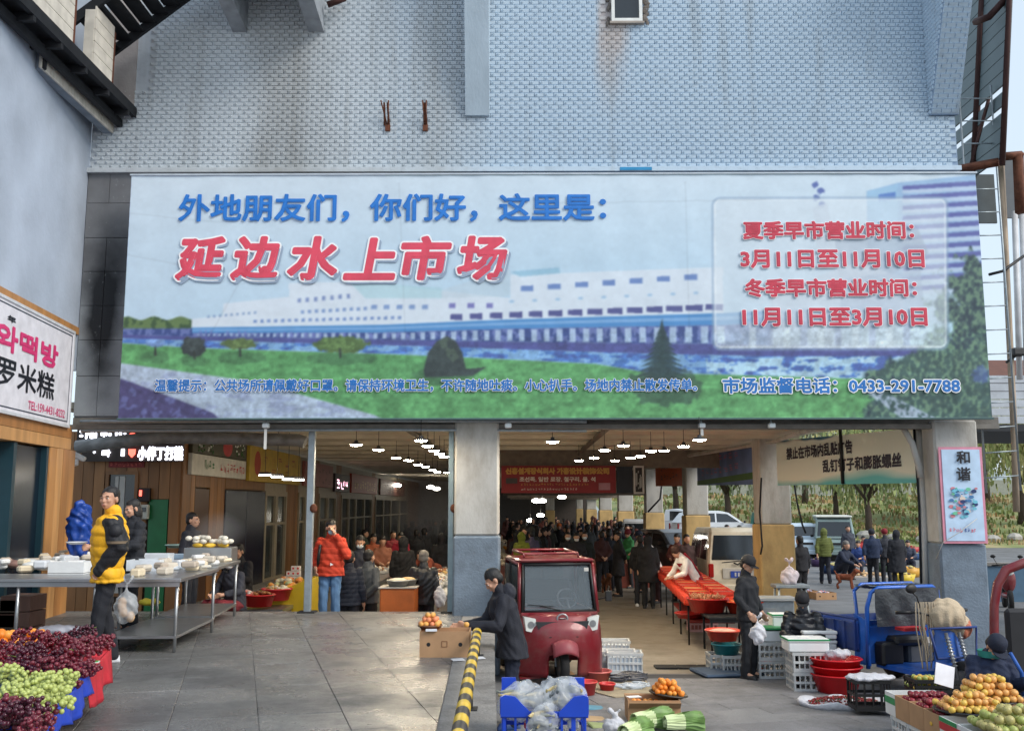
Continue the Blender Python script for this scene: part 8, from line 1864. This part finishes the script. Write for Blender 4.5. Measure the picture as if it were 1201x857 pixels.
p = onf(758, 858); cabbage((p.x, p.y, .05), .5, "pale green napa cabbage lying at the bottom centre", 1.0); p = onf(795, 860); cabbage((p.x, p.y, .05), .2, "second napa cabbage right of the first at the bottom edge", .9)
p = onf(740, 870); cabbage((p.x, p.y, .05), .9, "napa cabbage partly out of view at the bottom edge", .9)
o = lump("white_bag", onf(721, 852, .1), (.13, .1, .09), white_bag, None, 12, .03, knot=True); tag(o, "crumpled pale blue white bag left of the cabbages", "bag")
for (px, py, c, lab) in ((697, 845, (176, 148, 112), "torn cardboard flap lying right of the blue crates"), (705, 853, (150, 160, 110), "flat greenish carton piece under the torn flap"), (696, 832, (90, 140, 160), "blue scrap of carton beside the blue crates"), (662, 790, (176, 138, 100), "crumpled carton behind the blue crates")):
 o = MB().box((0, 0, .02), (.28, .18, .03), bev=.01, M=Euler((.1, .12, .3)).to_matrix().to_4x4()).build("cardboard_scrap", pl(*c, .85), None, onf(px, py)); tag(o, lab, "cardboard")
# ---- foam box stall
gcr = mat("grey_white_crate", srgb(186, 188, 188), .5, var=.1, vs=5); gband = pl(30, 140, 80)
def stack(px, py, n_, w_, lab, dx=0, rz=0):
 p = onf(px, py)
 for k in range(n_): crate(lab + (" (upper)" if 0 else (", upper one" if k else ", lower one")), (p.x + dx, p.y + .2, .26 * k), w_, .40, .255, gcr, rz, name="grey_crate", group="grey crates under the foam boxes", gaps=7)
 return p
p1 = stack(912, 797, 2, .50, "grey white crate under the green taped foam box at left"); p2 = stack(955, 812, 2, .52, "grey white crate with orange label under the middle foam boxes")
p3 = stack(865, 790, 1, .42, "pale crate behind the capped man's legs");
for p in (p1, p2): o = MB().box((0, 0, 0), (.08, .004, .08)).build("orange_label", pl(220, 170, 70), None, (p.x + .17, p.y - .012, .36)); tag(o, "square orange label on the " + ("left" if p is p1 else "middle") + " grey crate stack", "label")
def foambox(label, c, w_, d_, h_, lid=True, tape=True, rz=0):
 t = thing("foam_box", label, "foam box", c, rz, "white foam boxes on the fish stall"); MB().box((0, 0, h_ / 2), (w_, d_, h_), bev=.012).build("box", foam, t)
 if lid: MB().box((0, 0, h_ + .025), (w_ + .02, d_ + .02, .048), bev=.012).build("lid", foam, t)
 else: MB().box((0, 0, h_ + .002), (w_ - .06, d_ - .06, .012)).build("contents", pl(60, 66, 72), t)
 if tape: MB().box((0, 0, h_ + (.03 if not lid else .035)), (w_ + .026, d_ + .026, .02)).build("green_tape", gband, t)
 return t
z_ = .52
foambox("open foam box with green tape on the left crate stack", (p1.x + .02, p1.y + .22, z_), .50, .36, .15, lid=False); foambox("small closed foam box with green lid tape at the back", (p1.x + .22, p1.y + .45, z_ + .17), .36, .28, .14)
foambox("low foam tray with green tape on the middle stack", (p2.x - .04, p2.y + .2, z_), .54, .38, .12); foambox("white foam tray wedged between the two stacks", (p1.x + .5, p1.y + .05, z_ + .0), .40, .30, .10, lid=False, tape=False)
q = onf(969, 805); foambox("tall foam box with a loose lid right of the middle stack", (q.x, q.y + .3, .30), .42, .34, .25, tape=False); foambox("second foam box lid high on the right pile", (q.x - .02, q.y + .28, .62), .46, .36, .06, tape=False); foambox("bottom foam box with green edge of the right pile", (q.x + .02, q.y + .3, .0), .46, .36, .27, tape=True)
# red tubs
q = onf(990, 817)
for k in range(3): basin(("bottom", "middle", "top")[k] + " tub of the nested bright red tubs", (q.x, q.y + .28, .02 + .10 * k), .33, .24, pl(206, 26, 34, .35), group="nested bright red tubs", name="red_tub", cat="tub")
o = lump("white_bag", (q.x + .03, q.y + .26, .50), (.17, .14, .07), white_bag, None, 15, .03); tag(o, "crumpled white bag lying in the top red tub", "bag")
# chilli/berries sack
q = onf(990, 832); sx_ = thing("open_sack", "white sack rolled open on the ground full of dark red chillies", "sack", (q.x + .05, q.y + .15, 0)); mb = MB(); mb.lathe((0, 0, 0), [(0, .02), (.34, .02), (.42, .05), (.46, .09), (.48, .07), (.46, .02), (.40, 0), (0, 0)], 30, sx=1.15, sy=.62)
mb.v = [(x * (1 + .05 * math.sin(9 * math.atan2(y, x))), y * (1 + .05 * math.sin(7 * math.atan2(y, x))), z * (1 + .3 * math.sin(5 * math.atan2(y, x)))) for x, y, z in mb.v]; mb.build("sack_rim", white_bag, sx_)
mb = MB()
for k in range(420):
 a = r_.uniform(0, 2 * PI); rr = math.sqrt(r_.random()); x, y = .44 * rr * math.cos(a), .25 * rr * math.sin(a); mb.ell((x, y, .05 + .06 * (1 - rr * rr) + r_.uniform(0, .02)), (.018, .011, .011), r_.choice((0, 0, 1, 2)), 6, 4, M=Matrix.Rotation(r_.uniform(0, 3), 4, 'Z'))
o = mb.build("chilli_heap", [pl(150, 36, 38, .4), pl(112, 28, 34, .4), pl(70, 74, 36, .6)], sx_); tag(o, kind="stuff")
# scale, bag and cloth pieces behind the stall
q = onf(902, 764); pc = thing("grey_cabinet", "grey steel scale cabinet behind the seated vendor", "cabinet", (q.x + .1, q.y + .3, 0)); MB().box((0, 0, .42), (.75, .5, .84), bev=.02).build("body", galv, pc); MB().box((0, 0, .86), (.9, .6, .04)).build("top", pl(170, 176, 180), pc); MB().box((-.1, -.26, .62), (.3, .02, .2)).build("door_panel", pl(150, 156, 160), pc); MB().lathe((-.2, -.275, .62), [(.0, 0), (.04, 0)], 12, M=Matrix.Rotation(PI / 2, 4, 'X')).build("dial", black, pc)
cs = thing("folding_stand", "grey metal stand carrying a white bag in front of the yellow pillar base", "stand", at(919, 18.4)); zz_ = P(919, 680, 18.4).z
MB().box((0, 0, zz_ - .1), (.62, .4, .06), bev=.01).build("top", galv, cs)
for s_ in (-1, 1): MB().tube([(s_ * .24, -.15, zz_ - .12), (s_ * .30, -.2, 0)], .02, 6).build("leg", galv, cs); MB().tube([(s_ * .24, .15, zz_ - .12), (s_ * .30, .2, 0)], .02, 6).build("leg", galv, cs)
o = lump("white_bag", (cs.location.x, 18.4, zz_ + .07), (.17, .12, .16), mat("red_printed_bag", srgb(216, 204, 210), .4, var=.2, vs=6, bump=1, bs=20), None, 21, .03, knot=True); tag(o, "knotted white bag with pink print on the folding stand", "bag")
hb2 = lump("shopping_bag", P(889, 743, 13.45), (.11, .08, .14), white_bag, None, 23, .03, knot=True); tag(hb2, "full white plastic bag carried by the capped man", "bag")
hb3 = lump("clear_bag", P(933, 737, 14.5), (.14, .1, .15), film, None, 24, .03); tag(hb3, "clear bag being opened by the vendor's blue gloves", "bag")
for (px, py) in ((924, 724), (937, 729)):
 c = P(px, py, 14.55); mb = MB(); fingers(mb, Vector((0, 0, 0)), Vector((.3 if px < 930 else -.3, -.5, -.5)), Vector((0, 0, 1)), .5); me = remesh(mb, .008, 1, None, 0); me.materials.clear(); me.materials.append(pl(40, 150, 200, .4)); o = inst(me, "rubber_glove", None, c, sc=1.2); tag(o, "bright blue rubber glove on the seated vendor's " + ("right" if px < 930 else "left") + " hand", "glove")
lb_ = lump("white_bag", P(905, 732, 15.3), (.2, .15, .12), white_bag, None, 26, .03); tag(lb_, "slumped white bag between the capped man and the seated vendor", "bag")
for (px, py, c, r, lab) in ((848, 752, (214, 70, 50), .26, "orange rimmed tub of meat left of the capped man"), (852, 764, (40, 130, 140), .22, "teal tub under the orange rimmed one"), (893, 778, (200, 50, 50), .16, "red tub between the crates on the ground")):
 p = onf(px, py + 10); z = {848: .45, 852: .25, 893: 0}[px]; p = P(px, py, 15.2); t = basin(lab, (p.x, 15.2, z), r, .16, mat("tub_%d" % px, srgb(*c), .4), name="tub", cat="tub")
 if px == 848: MB().ell((0, 0, .12), (.22, .22, .05)).build("meat", pl(214, 180, 160), t)
o = MB().box((0, 0, .03), (.9, .7, .05), bev=.02).build("folded_sheet", pl(56, 76, 100, .8), None, onf(852, 790), .2); tag(o, "dark blue sheet folded on the ground left of the capped man", "sheet")
cr_ = crate("white crate supporting the teal tub", (P(850, 770, 15.3).x, 15.3, 0), .5, .4, .25, gcr, gaps=7)
# ---- orange draped stall
oc = mat("orange_red_cloth", srgb(214, 58, 30), .6, var=.15, vs=5)
A0, A1 = P(804, 700, 17.8), P(766, 661, 26.0); ol = thing("long_stall", "long trestle stall draped in orange red cloth with trays of food", "stall", (A0.x, A0.y, 0)); d = Vector((A1.x - A0.x, A1.y - A0.y, 0)); Lg = d.length; ol.rotation_euler.z = math.atan2(d.y, d.x) - PI / 2; zt2 = A0.z
mb = MB(); mb.grid(lambda u, v: (u * 1.0, v * Lg, zt2 + .008 * math.sin(v * 50) * math.sin(u * 9)), 8, 50); mb.grid(lambda u, v: (-.01 - .015 * math.sin(u * 90) * v, u * Lg, zt2 - v * .14), 60, 3); mb.grid(lambda u, v: (u * 1.0, -.01 - .02 * v, zt2 - v * .14), 12, 3)
o = mb.build("cloth", oc, ol, fixn=False); s = o.modifiers.new("t", 'SOLIDIFY'); s.thickness = .008
MB().box((.5, Lg / 2, zt2 - .04), (.96, Lg - .04, .03)).build("board", pine[1], ol)
for y in (.15, Lg * .2, Lg * .4, Lg * .6, Lg * .8, Lg - .15):
 for x in (.06, .94): MB().tube([(x, y, 0), (x, y, zt2 - .05)], .018, 6).build("leg", dark_steel, ol)
MB().box((.5, 2, .38), (.8, 3.4, .03)).build("shelf", plain(130, 40, 36), ol)
def onl(x, y, z=0): M = Matrix.Rotation(ol.rotation_euler.z, 3, 'Z'); return Vector(ol.location) + M @ Vector((x, y, zt2 + z))
for k in range(22):
 i, j = k % 2, k // 2; c = onl(.26 + i * .46, .45 + j * .70, .02); t = tray("open food tray number-less on the orange cloth" if 0 else "red food tray laid out on the orange clothed stall", c, .38, .5, .05, pl(206, 66, 44), ol.rotation_euler.z, "red trays on the long orange stall")
 MB().box((0, 0, .035), (.34, .46, .02), bev=.004).build("food", (pl(206, 120, 60), pl(190, 70, 40), pl(216, 150, 90))[k % 3], t)
bk_ = basin("big red basin of dried roots at the near end of the orange stall", onl(.35, -.25, -.22), .36, .24, pl(190, 34, 28, .4));
mb = MB()
for k in range(90): a = r_.uniform(0, 6.28); rr = .3 * math.sqrt(r_.random()); mb.tube([(rr * math.cos(a), rr * math.sin(a), .22), (rr * math.cos(a) + r_.uniform(-.08, .08), rr * math.sin(a) + r_.uniform(-.08, .08), .24 + r_.uniform(0, .08))], .012, 5)
o = mb.build("root_heap", pl(176, 120, 84), bk_); tag(o, kind="stuff")
b5 = basin("second red basin right of the root basin", onl(.35, -.95, -.22) + Vector((.65, .55, 0)), .33, .2, pl(206, 56, 30, .4)); MB().ell((0, 0, .17), (.28, .28, .06)).build("fillets", pl(224, 110, 50), b5)
tb = legs_table("low side table holding the second red basin", (onl(.7, -.6, 0).x, onl(.7, -.6).y, 0), .9, .8, zt2 - .23, dark_steel, dark_steel, name="side_table")
for (px, py, lab) in ((826, 741, "dirty pink crate of roots under the stall's near end"),): p = onf(px, py); t = crate(lab, (p.x, p.y + .2, .0), .55, .4, .3, mat("pinkish_crate", srgb(190, 150, 150), .5, var=.2), gaps=7); MB().box((0, 0, .14), (.5, .36, .24)).build("roots", pl(150, 90, 84), t)
for (px, py, lab) in ((808, 722, "red basin on the lower shelf"), (832, 726, "red tray of meat on the lower shelf")): p = P(px, py, 18.6); basin(lab, (p.x, 18.6, .40), .26, .1, pl(176, 40, 34, .5))
# ---- fruit crates at lower right
def sbox(px, py): return G(px, py, .46)
F0 = G(1042, 812, .46); fdir = Vector((.03, -1, 0)).normalized(); frt = Vector((1, .03, 0)).normalized(); fr_rz = math.atan2(frt.y, frt.x)
under = []
for k in range(5):
 c = F0 + fdir * (.22 + k * .42) + frt * .30; crate("white crate beneath the fruit boxes, " + ("furthest", "second furthest", "middle", "second nearest", "nearest")[k], (c.x, c.y, 0), .58, .40, .235, wcr, fr_rz, name="white_crate", group="white crates under the fruit boxes", gaps=8)
bands = [(foam, gband), (card, None), (card, None), (card, None), (foam, pl(196, 40, 48)), (foam, pl(196, 40, 48))]
labs = ["white carton with a green band at the far end of the fruit crates", "tan carton of plums next to the green banded one", "second tan carton of plums", "third tan carton with a yellow mark", "red and green printed carton below the loquats", "red and white printed carton nearest the camera"]
ws_ = [.26, .34, .34, .34, .36, .4]; y_ = -.10
plum_me = [fruit_mesh("plum", mat("plum_skin", srgb(116, 28, 44), .3, var=.3, vs=6)), fruit_mesh("plum", mat("plum_skin_b", srgb(148, 44, 56), .3, var=.3, vs=6))]
loq_me = [fruit_mesh("loquat", mat("loquat_skin", srgb(222, 184, 84), .4, var=.12, vs=5), .95), fruit_mesh("loquat", mat("loquat_skin_b", srgb(222, 164, 92), .4, var=.15, vs=5), .95)]
pear_me = [fruit_mesh("green_pear", mat("pear_skin", srgb(164, 172, 92), .4, var=.15, vs=5)), fruit_mesh("green_pear", mat("pear_skin_b", srgb(176, 166, 104), .4, var=.25, vs=5))]
stk_m = MB().tube([(0, 0, .8), (.05, 0, 1.15)], .06, 5).mesh("fruit_stem", [pl(80, 60, 40)])
for k in range(6):
 c = F0 + fdir * (y_ + ws_[k] / 2) + frt * .27; y_ += ws_[k] + .006
 t = carton(labs[k], (c.x, c.y, .24), .54, ws_[k], .23, fr_rz, m=bands[k][0], band=bands[k][1], flaps=False, name="fruit_carton", cat="carton")
 if k == 4: MB().box((-.274, 0, .21), (.004, ws_[k] - .01, .04)).build("green_stripe", gband, t)
 if k == 3: MB().ell((-.275, 0, .12), (.004, .03, .02)).build("yellow_mark", pl(226, 180, 60), t)
 if k in (1, 2, 3): fruits(plum_me, "plum", "dark red plum in the tan cartons", "plum", "dark red plums in the tan cartons", (c.x, c.y, .38), frt, fdir, 8, 5, .031, 3, 40 + k)
 if k == 0: pass
 if k in (4, 5):
  p = c + Vector((0, 0, .47 - .46));
p = G(1128, 832, .50); d1 = basin("black oval dish of yellow loquats left of the seller", (p.x + .08, p.y, .47), .30, .05, black, name="fruit_dish", cat="dish", sx=1.1)
LQ = fruits(loq_me, "loquat", "yellow loquat heaped on the left black dish", "loquat", "loquats on the left black dish", (p.x + .08, p.y, .50), (1, 0, 0), (0, 1, 0), 8, 6, .036, 3, 50, 2)
p = G(1172, 826, .55); d2 = basin("black oval dish of loquats right before the seller", (p.x + .06, p.y + .35, .50), .26, .05, black, name="fruit_dish", cat="dish", sx=1.1)
LQ += fruits(loq_me, "loquat", "yellow loquat heaped on the dish before the seller", "loquat", "loquats on the right black dish", (p.x + .06, p.y + .35, .53), (1, 0, 0), (0, 1, 0), 7, 6, .038, 4, 51, 1)
p = G(1188, 850, .52); LQ += fruits(pear_me, "green_pear", "round green pear heaped at the lower right corner", "pear", "green pears at the lower right corner", (p.x + .05, p.y, .48), (1, 0, 0), (0, 1, 0), 8, 6, .045, 3, 52, 2)
for o in LQ: inst(stk_m, "stem", o)
c = F0 + fdir * 1.9 + frt * .95; bx_ = carton("big red and white carton under the green pears", (c.x, c.y, .0), .7, .9, .46, fr_rz, m=foam, band=pl(196, 40, 48), flaps=False, name="fruit_carton", cat="carton"); c = F0 + fdir * 1.0 + frt * .95; carton("plain carton filling the middle of the fruit display", (c.x, c.y, .0), .72, .8, .47, fr_rz, flaps=False, name="fruit_carton", cat="carton")
for cc_2 in (F0 + fdir * 1.9 + frt * .95, F0 + fdir * 1.0 + frt * .95): o = MB().box((0, 0, 0), (.68, .76, .04)).build("packing_board", card_in, None, (cc_2.x, cc_2.y, .44), fr_rz); tag(o, "cardboard sheet under the heaped " + ("pears" if cc_2.y < F0.y - 1.5 else "loquats"), "board")
q = P(1108, 796, 10.7); ps2 = thing("price_sign", "tilted blank white price sign standing between the dark basket and plums", "sign", q); MB().box((0, 0, .04), (.20, .012, .22), M=Euler((-.3, .28, 0)).to_matrix().to_4x4()).build("card", pl(226, 226, 232), ps2)
q = G(1092, 800, .42); bb_ = crate("black plastic basket of yellow green fruit behind the plums", (q.x + .05, q.y + .1, .30), .52, .34, .16, black, 0, name="black_basket", cat="basket", gaps=8); fruits(pear_me[:1] + loq_me[:1], "small_pear", "small yellow green fruit in the black basket", "fruit", "small fruit in the black basket", (q.x + .0, q.y + .1, .34), (1, 0, 0), (0, 1, 0), 7, 5, .03, 3, 60)
MB().box((0, 0, -.16), (.6, .42, .30)).build("support", black, bb_)
q = G(1040, 800, .42); o = lump("white_cloth", (q.x - .1, q.y + .25, .44), (.30, .17, .045), white_bag, None, 44, .018); tag(o, "white cloth laid over the dark basket beside the red tubs", "cloth")
crate("dark basket with square holes under the white cloth", (q.x - .12, q.y + .27, .08), .42, .30, .34, black, 0, name="black_basket", cat="basket", gaps=4)
# ---- left aisle stalls
def simple_stall(label, x, y, w_, d_, h_, m, rz=0, name="stall_counter"):
 t = thing(name, label, "counter", (x, y, 0), rz); MB().box((0, 0, h_ - .03), (w_, d_, .06)).build("top", steel, t); MB().box((0, 0, (h_ - .06) / 2), (w_ - .06, d_ - .06, h_ - .06)).build("base", m, t); return t
def heap(nm, lab, cat_, c, r, cols, n_, seed, group=None, s=.05, parent=None):
 mb = MB(); r3 = random.Random(seed)
 for k in range(n_): a = r3.uniform(0, 6.28); rr = math.sqrt(r3.random()); mb.ell((r[0] * rr * math.cos(a), r[1] * rr * math.sin(a), r[2] * (1 - rr * rr) * r3.uniform(.6, 1) + s * .4), (s * r3.uniform(.6, 1.2), s * r3.uniform(.5, 1), s * .6), r3.randrange(len(cols)), 6, 4)
 o = mb.build(nm, [pl(*q) for q in cols], parent, c, 0, False);
 if parent is None: tag(o, lab, cat_, group, "stuff") if 0 else tag(o, lab, cat_, group)
 return o
simple_stall("long pale counter of bread and pancakes in the left aisle", -3.35, 22.3, 1.0, 7.0, .92, pl(150, 146, 138)); simple_stall("long counter of wrapped goods along the right of the left aisle", -1.55, 22.0, .9, 9.0, .90, pl(130, 126, 120))
r3 = random.Random(77)
for k in range(22):
 side = k % 2; y = 19 + (k // 2) * .62; x = (-3.35 if side == 0 else -1.55) + r3.uniform(-.2, .2); c = r3.choice(((214, 170, 96), (224, 214, 196), (200, 190, 180), (226, 186, 120), (180, 120, 80)))
 t = tray("food tray on the " + ("left bread counter" if side == 0 else "right hand goods counter") + " in the left aisle", (x, y, .93), .42, .5, .05, pl(200, 200, 200), 0, "food trays on the left aisle counters" if side == 0 else "food trays on the right goods counter"); heap("food", "", "", (0, 0, .03), (.17, .2, .09), [c, (230, 224, 210)], 26, k, s=.045, parent=t)
q = P(467, 700, 15.9); ob_ = thing("orange_chest", "bright orange chest with steel bowls at the aisle mouth", "chest", (q.x, 16.05, 0)); zt3 = P(467, 690, 15.8).z; MB().box((0, 0, zt3 / 2), (.56, .5, zt3), bev=.02).build("chest", pl(206, 108, 46, .5), ob_); MB().box((0, 0, zt3 + .012), (.6, .54, .02)).build("top", pl(190, 184, 176), ob_)
b7 = basin("steel bowl of white dumplings on the orange chest", (q.x - .02, 15.98, zt3 + .025), .18, .10, steel, name="steel_bowl", cat="bowl"); MB().ell((0, 0, .09), (.15, .15, .04)).build("dumplings", pl(216, 208, 190), b7)
b8 = basin("second steel bowl behind the dumplings", (q.x + .12, 16.2, zt3 + .025), .15, .10, steel, name="steel_bowl", cat="bowl"); MB().ell((0, 0, .09), (.12, .12, .04)).build("pancakes", pl(206, 170, 110), b8)
o = lump("white_bag", P(516, 700, 16.2), (.1, .08, .17), white_bag, None, 31, .02, knot=True); tag(o, "long white bag held by the leather jacketed man", "bag")
# stall behind the platform edge
q = P(330, 700, 17.0); ys = thing("yellow_bin", "yellow sided bin heaped with wrapped vegetables beyond the platform edge", "bin", (q.x, 17.3, 0)); z5 = P(330, 692, 17).z
mb = MB(); mb.prism([(-.75, 0), (.42, 0), (.42, z5 + .18), (.1, z5 + .05), (-.75, z5 - .12)], -.02, .02, 'Y'); mb.build("front_board", pl(212, 184, 40), ys); MB().prism([(-.75, 0), (.42, 0), (.42, z5 + .18), (-.75, z5 - .12)], 1.0, 1.04, 'Y').build("back_board", pl(200, 172, 40), ys); MB().box((.42, .5, (z5 + .16) / 2), (.03, 1.0, z5 + .16)).build("side_board", pl(206, 178, 40), ys)
heap("vegetable_heap", "", "", (-.05, .5, z5 - .05), (.4, .45, .2), [(214, 130, 60), (206, 200, 180), (220, 160, 70), (180, 190, 140)], 60, 5, s=.07, parent=ys)
for (px, py, c, lab, cols) in ((304, 702, (200, 24, 30), "bright red bin of dark food left of the yellow bin", [(120, 70, 40), (150, 96, 50)]), (316, 698, (206, 40, 50), "second red bin behind the first", [(190, 150, 90), (206, 200, 180)]), (285, 701, (190, 60, 60), "red and white bin at the counter's end", [(220, 214, 206), (200, 120, 110)])):
 p = P(px, py, 16.6); t = basin(lab, (p.x, 16.6 + (.5 if px == 316 else 0), p.z - .12), .26, .2, mat("bin_%d" % px, srgb(*c), .4), name="red_bin", cat="bin"); heap("food", "", "", (0, 0, .15), (.22, .22, .08), cols, 40, px, s=.045, parent=t)
simple_stall("low counter carrying the red bins", P(302, 700, 17).x, 17.0, 1.1, 1.0, P(302, 712, 16.6).z - .02, pl(120, 110, 100))
for k in range(20):
 i, j = k % 5, k // 5;
 if i < j: continue
 c = P(328 + i * 5.5, 684 - j * 6, 18.6); o = MB().box((0, 0, 0), (.085, .085, .085), bev=.006).build("snack_box", pl(222, 214, 210), None, c, 0); tag(o, "small white snack box with a red dot in the stepped stack", "box", "stepped stack of white snack boxes"); MB().ell((0, -.045, 0), (.02, .004, .02)).build("red_dot", pl(200, 60, 60), o)
simple_stall("dark counter under the stepped snack boxes", P(340, 690, 18.8).x, 18.8, 1.0, .7, P(340, 688, 18.6).z - .02, pl(70, 64, 60))
# ---- wares on the ground across the street
street = [((950, 648), (190, 186, 182), "white cloth of small wares by the grey minibus"), ((962, 656), (70, 50, 90), "dark purple tub on the ground by the minibus"), ((976, 664), (40, 66, 110), "round dark blue tub before the crouching seller"), ((1000, 664), (214, 160, 100), "spread of peeled roots beside the crouching seller"), ((1020, 668), (220, 180, 130), "spread of pale roots behind the walkers"), ((1060, 654), (230, 190, 50), "yellow crate of fruit near the pillar"), ((1066, 668), (214, 160, 60), "orange crate of fruit near the pillar"), ((1058, 676), (220, 190, 60), "open box of yellow fruit in front of the pile"), ((1070, 640), (180, 60, 60), "red tub at the back of the pile by the pillar"), ((1050, 640), (226, 200, 60), "yellow basket by the far seated seller"), ((1080, 648), (90, 120, 170), "blue tub next to the red one"), ((1038, 662), (60, 80, 60), "green tub between walkers")]
for k, ((px, py), c, lab) in enumerate(street):
 p = onf(px, py + 8); t = thing("ware_tub", lab, "tub", (p.x, p.y, 0)); m = pl(*c)
 if "spread" in lab or "cloth" in lab: MB().box((0, 0, .02), (1.3, .9, .04)).build("sheet", pl(190, 180, 170), t); heap("wares", "", "", (0, 0, .03), (.55, .36, .10), [c, tuple(min(255, int(v * .8)) for v in c)], 60, k, s=.06, parent=t)
 else: MB().lathe((0, 0, 0), [(0, .01), (.30, .01), (.40, .30), (.42, .30), (.33, 0), (0, 0)], 18).build("tub", m, t); heap("wares", "", "", (0, 0, .2), (.34, .34, .14), [c, (200, 190, 120), (120, 90, 60)], 40, k, s=.07, parent=t)
for k, (px, py, lab) in enumerate(((945, 700, "low open carton of small wares beyond the vendor"), (965, 702, "second low carton beside the first beyond the vendor"), (925, 697, "tray of pink and white sachets beyond the vendor"))):
 p = onf(px, py); t = carton(lab, (p.x, p.y, 0), .55, .5, .18, .1, flaps=False, name="low_carton", cat="carton"); heap("wares", "", "", (0, 0, .1), (.2, .18, .08), [(214, 200, 196), (190, 110, 110), (150, 160, 190)], 30, k, s=.05, parent=t)
# goods visible deep in the aisles
for k in range(16):
 r3 = random.Random(k + 300); x = r3.uniform(3.0, 3.9) if k % 2 else r3.uniform(-1.0, -.5); y = 29 + k * 1.5; cN = r3.choice(((196, 60, 40), (220, 150, 60), (90, 120, 60), (200, 190, 170)))
 t = thing("far_stall_table", "low stall table with heaped goods deep in the hall behind the crowd", "table", (x, y, 0), 0, "stall tables deep in the hall"); MB().box((0, 0, .7), (1.1, 1.2, .05)).box((0, -.55, .35), (1.0, .04, .66)).build("table", pl(120, 60, 50), t); heap("goods", "", "", (0, 0, .72), (.45, .5, .16), [cN, (210, 200, 180)], 24, k, s=.1, parent=t)
# steam over the corn counter and deep in the left aisle
def steam(nm, c, r, dens, lab):
 m = bpy.data.materials.new(nm); m.use_nodes = True; n = m.node_tree.nodes; l = m.node_tree.links; n.remove(n["Principled BSDF"]); v = n.new("ShaderNodeVolumePrincipled"); l.new(v.outputs[0], n["Material Output"].inputs["Volume"])
 tc = n.new("ShaderNodeTexCoord"); nz = n.new("ShaderNodeTexNoise"); nz.inputs["Scale"].default_value = 2.2; l.new(tc.outputs["Object"], nz.inputs[0]); gr = n.new("ShaderNodeTexGradient"); gr.gradient_type = 'SPHERICAL'
 mp = n.new("ShaderNodeMapping"); mp.inputs["Scale"].default_value = (1 / r[0], 1 / r[1], 1 / r[2]); l.new(tc.outputs["Object"], mp.inputs[0]); l.new(mp.outputs[0], gr.inputs[0])
 a = n.new("ShaderNodeMath"); a.operation = 'MULTIPLY'; l.new(nz.outputs[0], a.inputs[0]); l.new(gr.outputs["Fac"], a.inputs[1]); b = n.new("ShaderNodeMath"); b.operation = 'MULTIPLY'; l.new(a.outputs[0], b.inputs[0]); b.inputs[1].default_value = dens; l.new(b.outputs[0], v.inputs["Density"]); v.inputs["Color"].default_value = (.95, .95, .97, 1)
 o = MB().ell((0, 0, 0), r, 0, 16, 10).build("steam", m, None, c); return tag(o, lab, "steam", None, "stuff")
steam("steam_near", P(256, 622, 14.5), (.45, .3, .3), 1.8, "thin steam drifting over the corn and bun steamer"); steam("steam_far", P(497, 592, 33), (1.4, 2.0, 1.5), 1.4, "pale steam cloud deep in the left aisle")
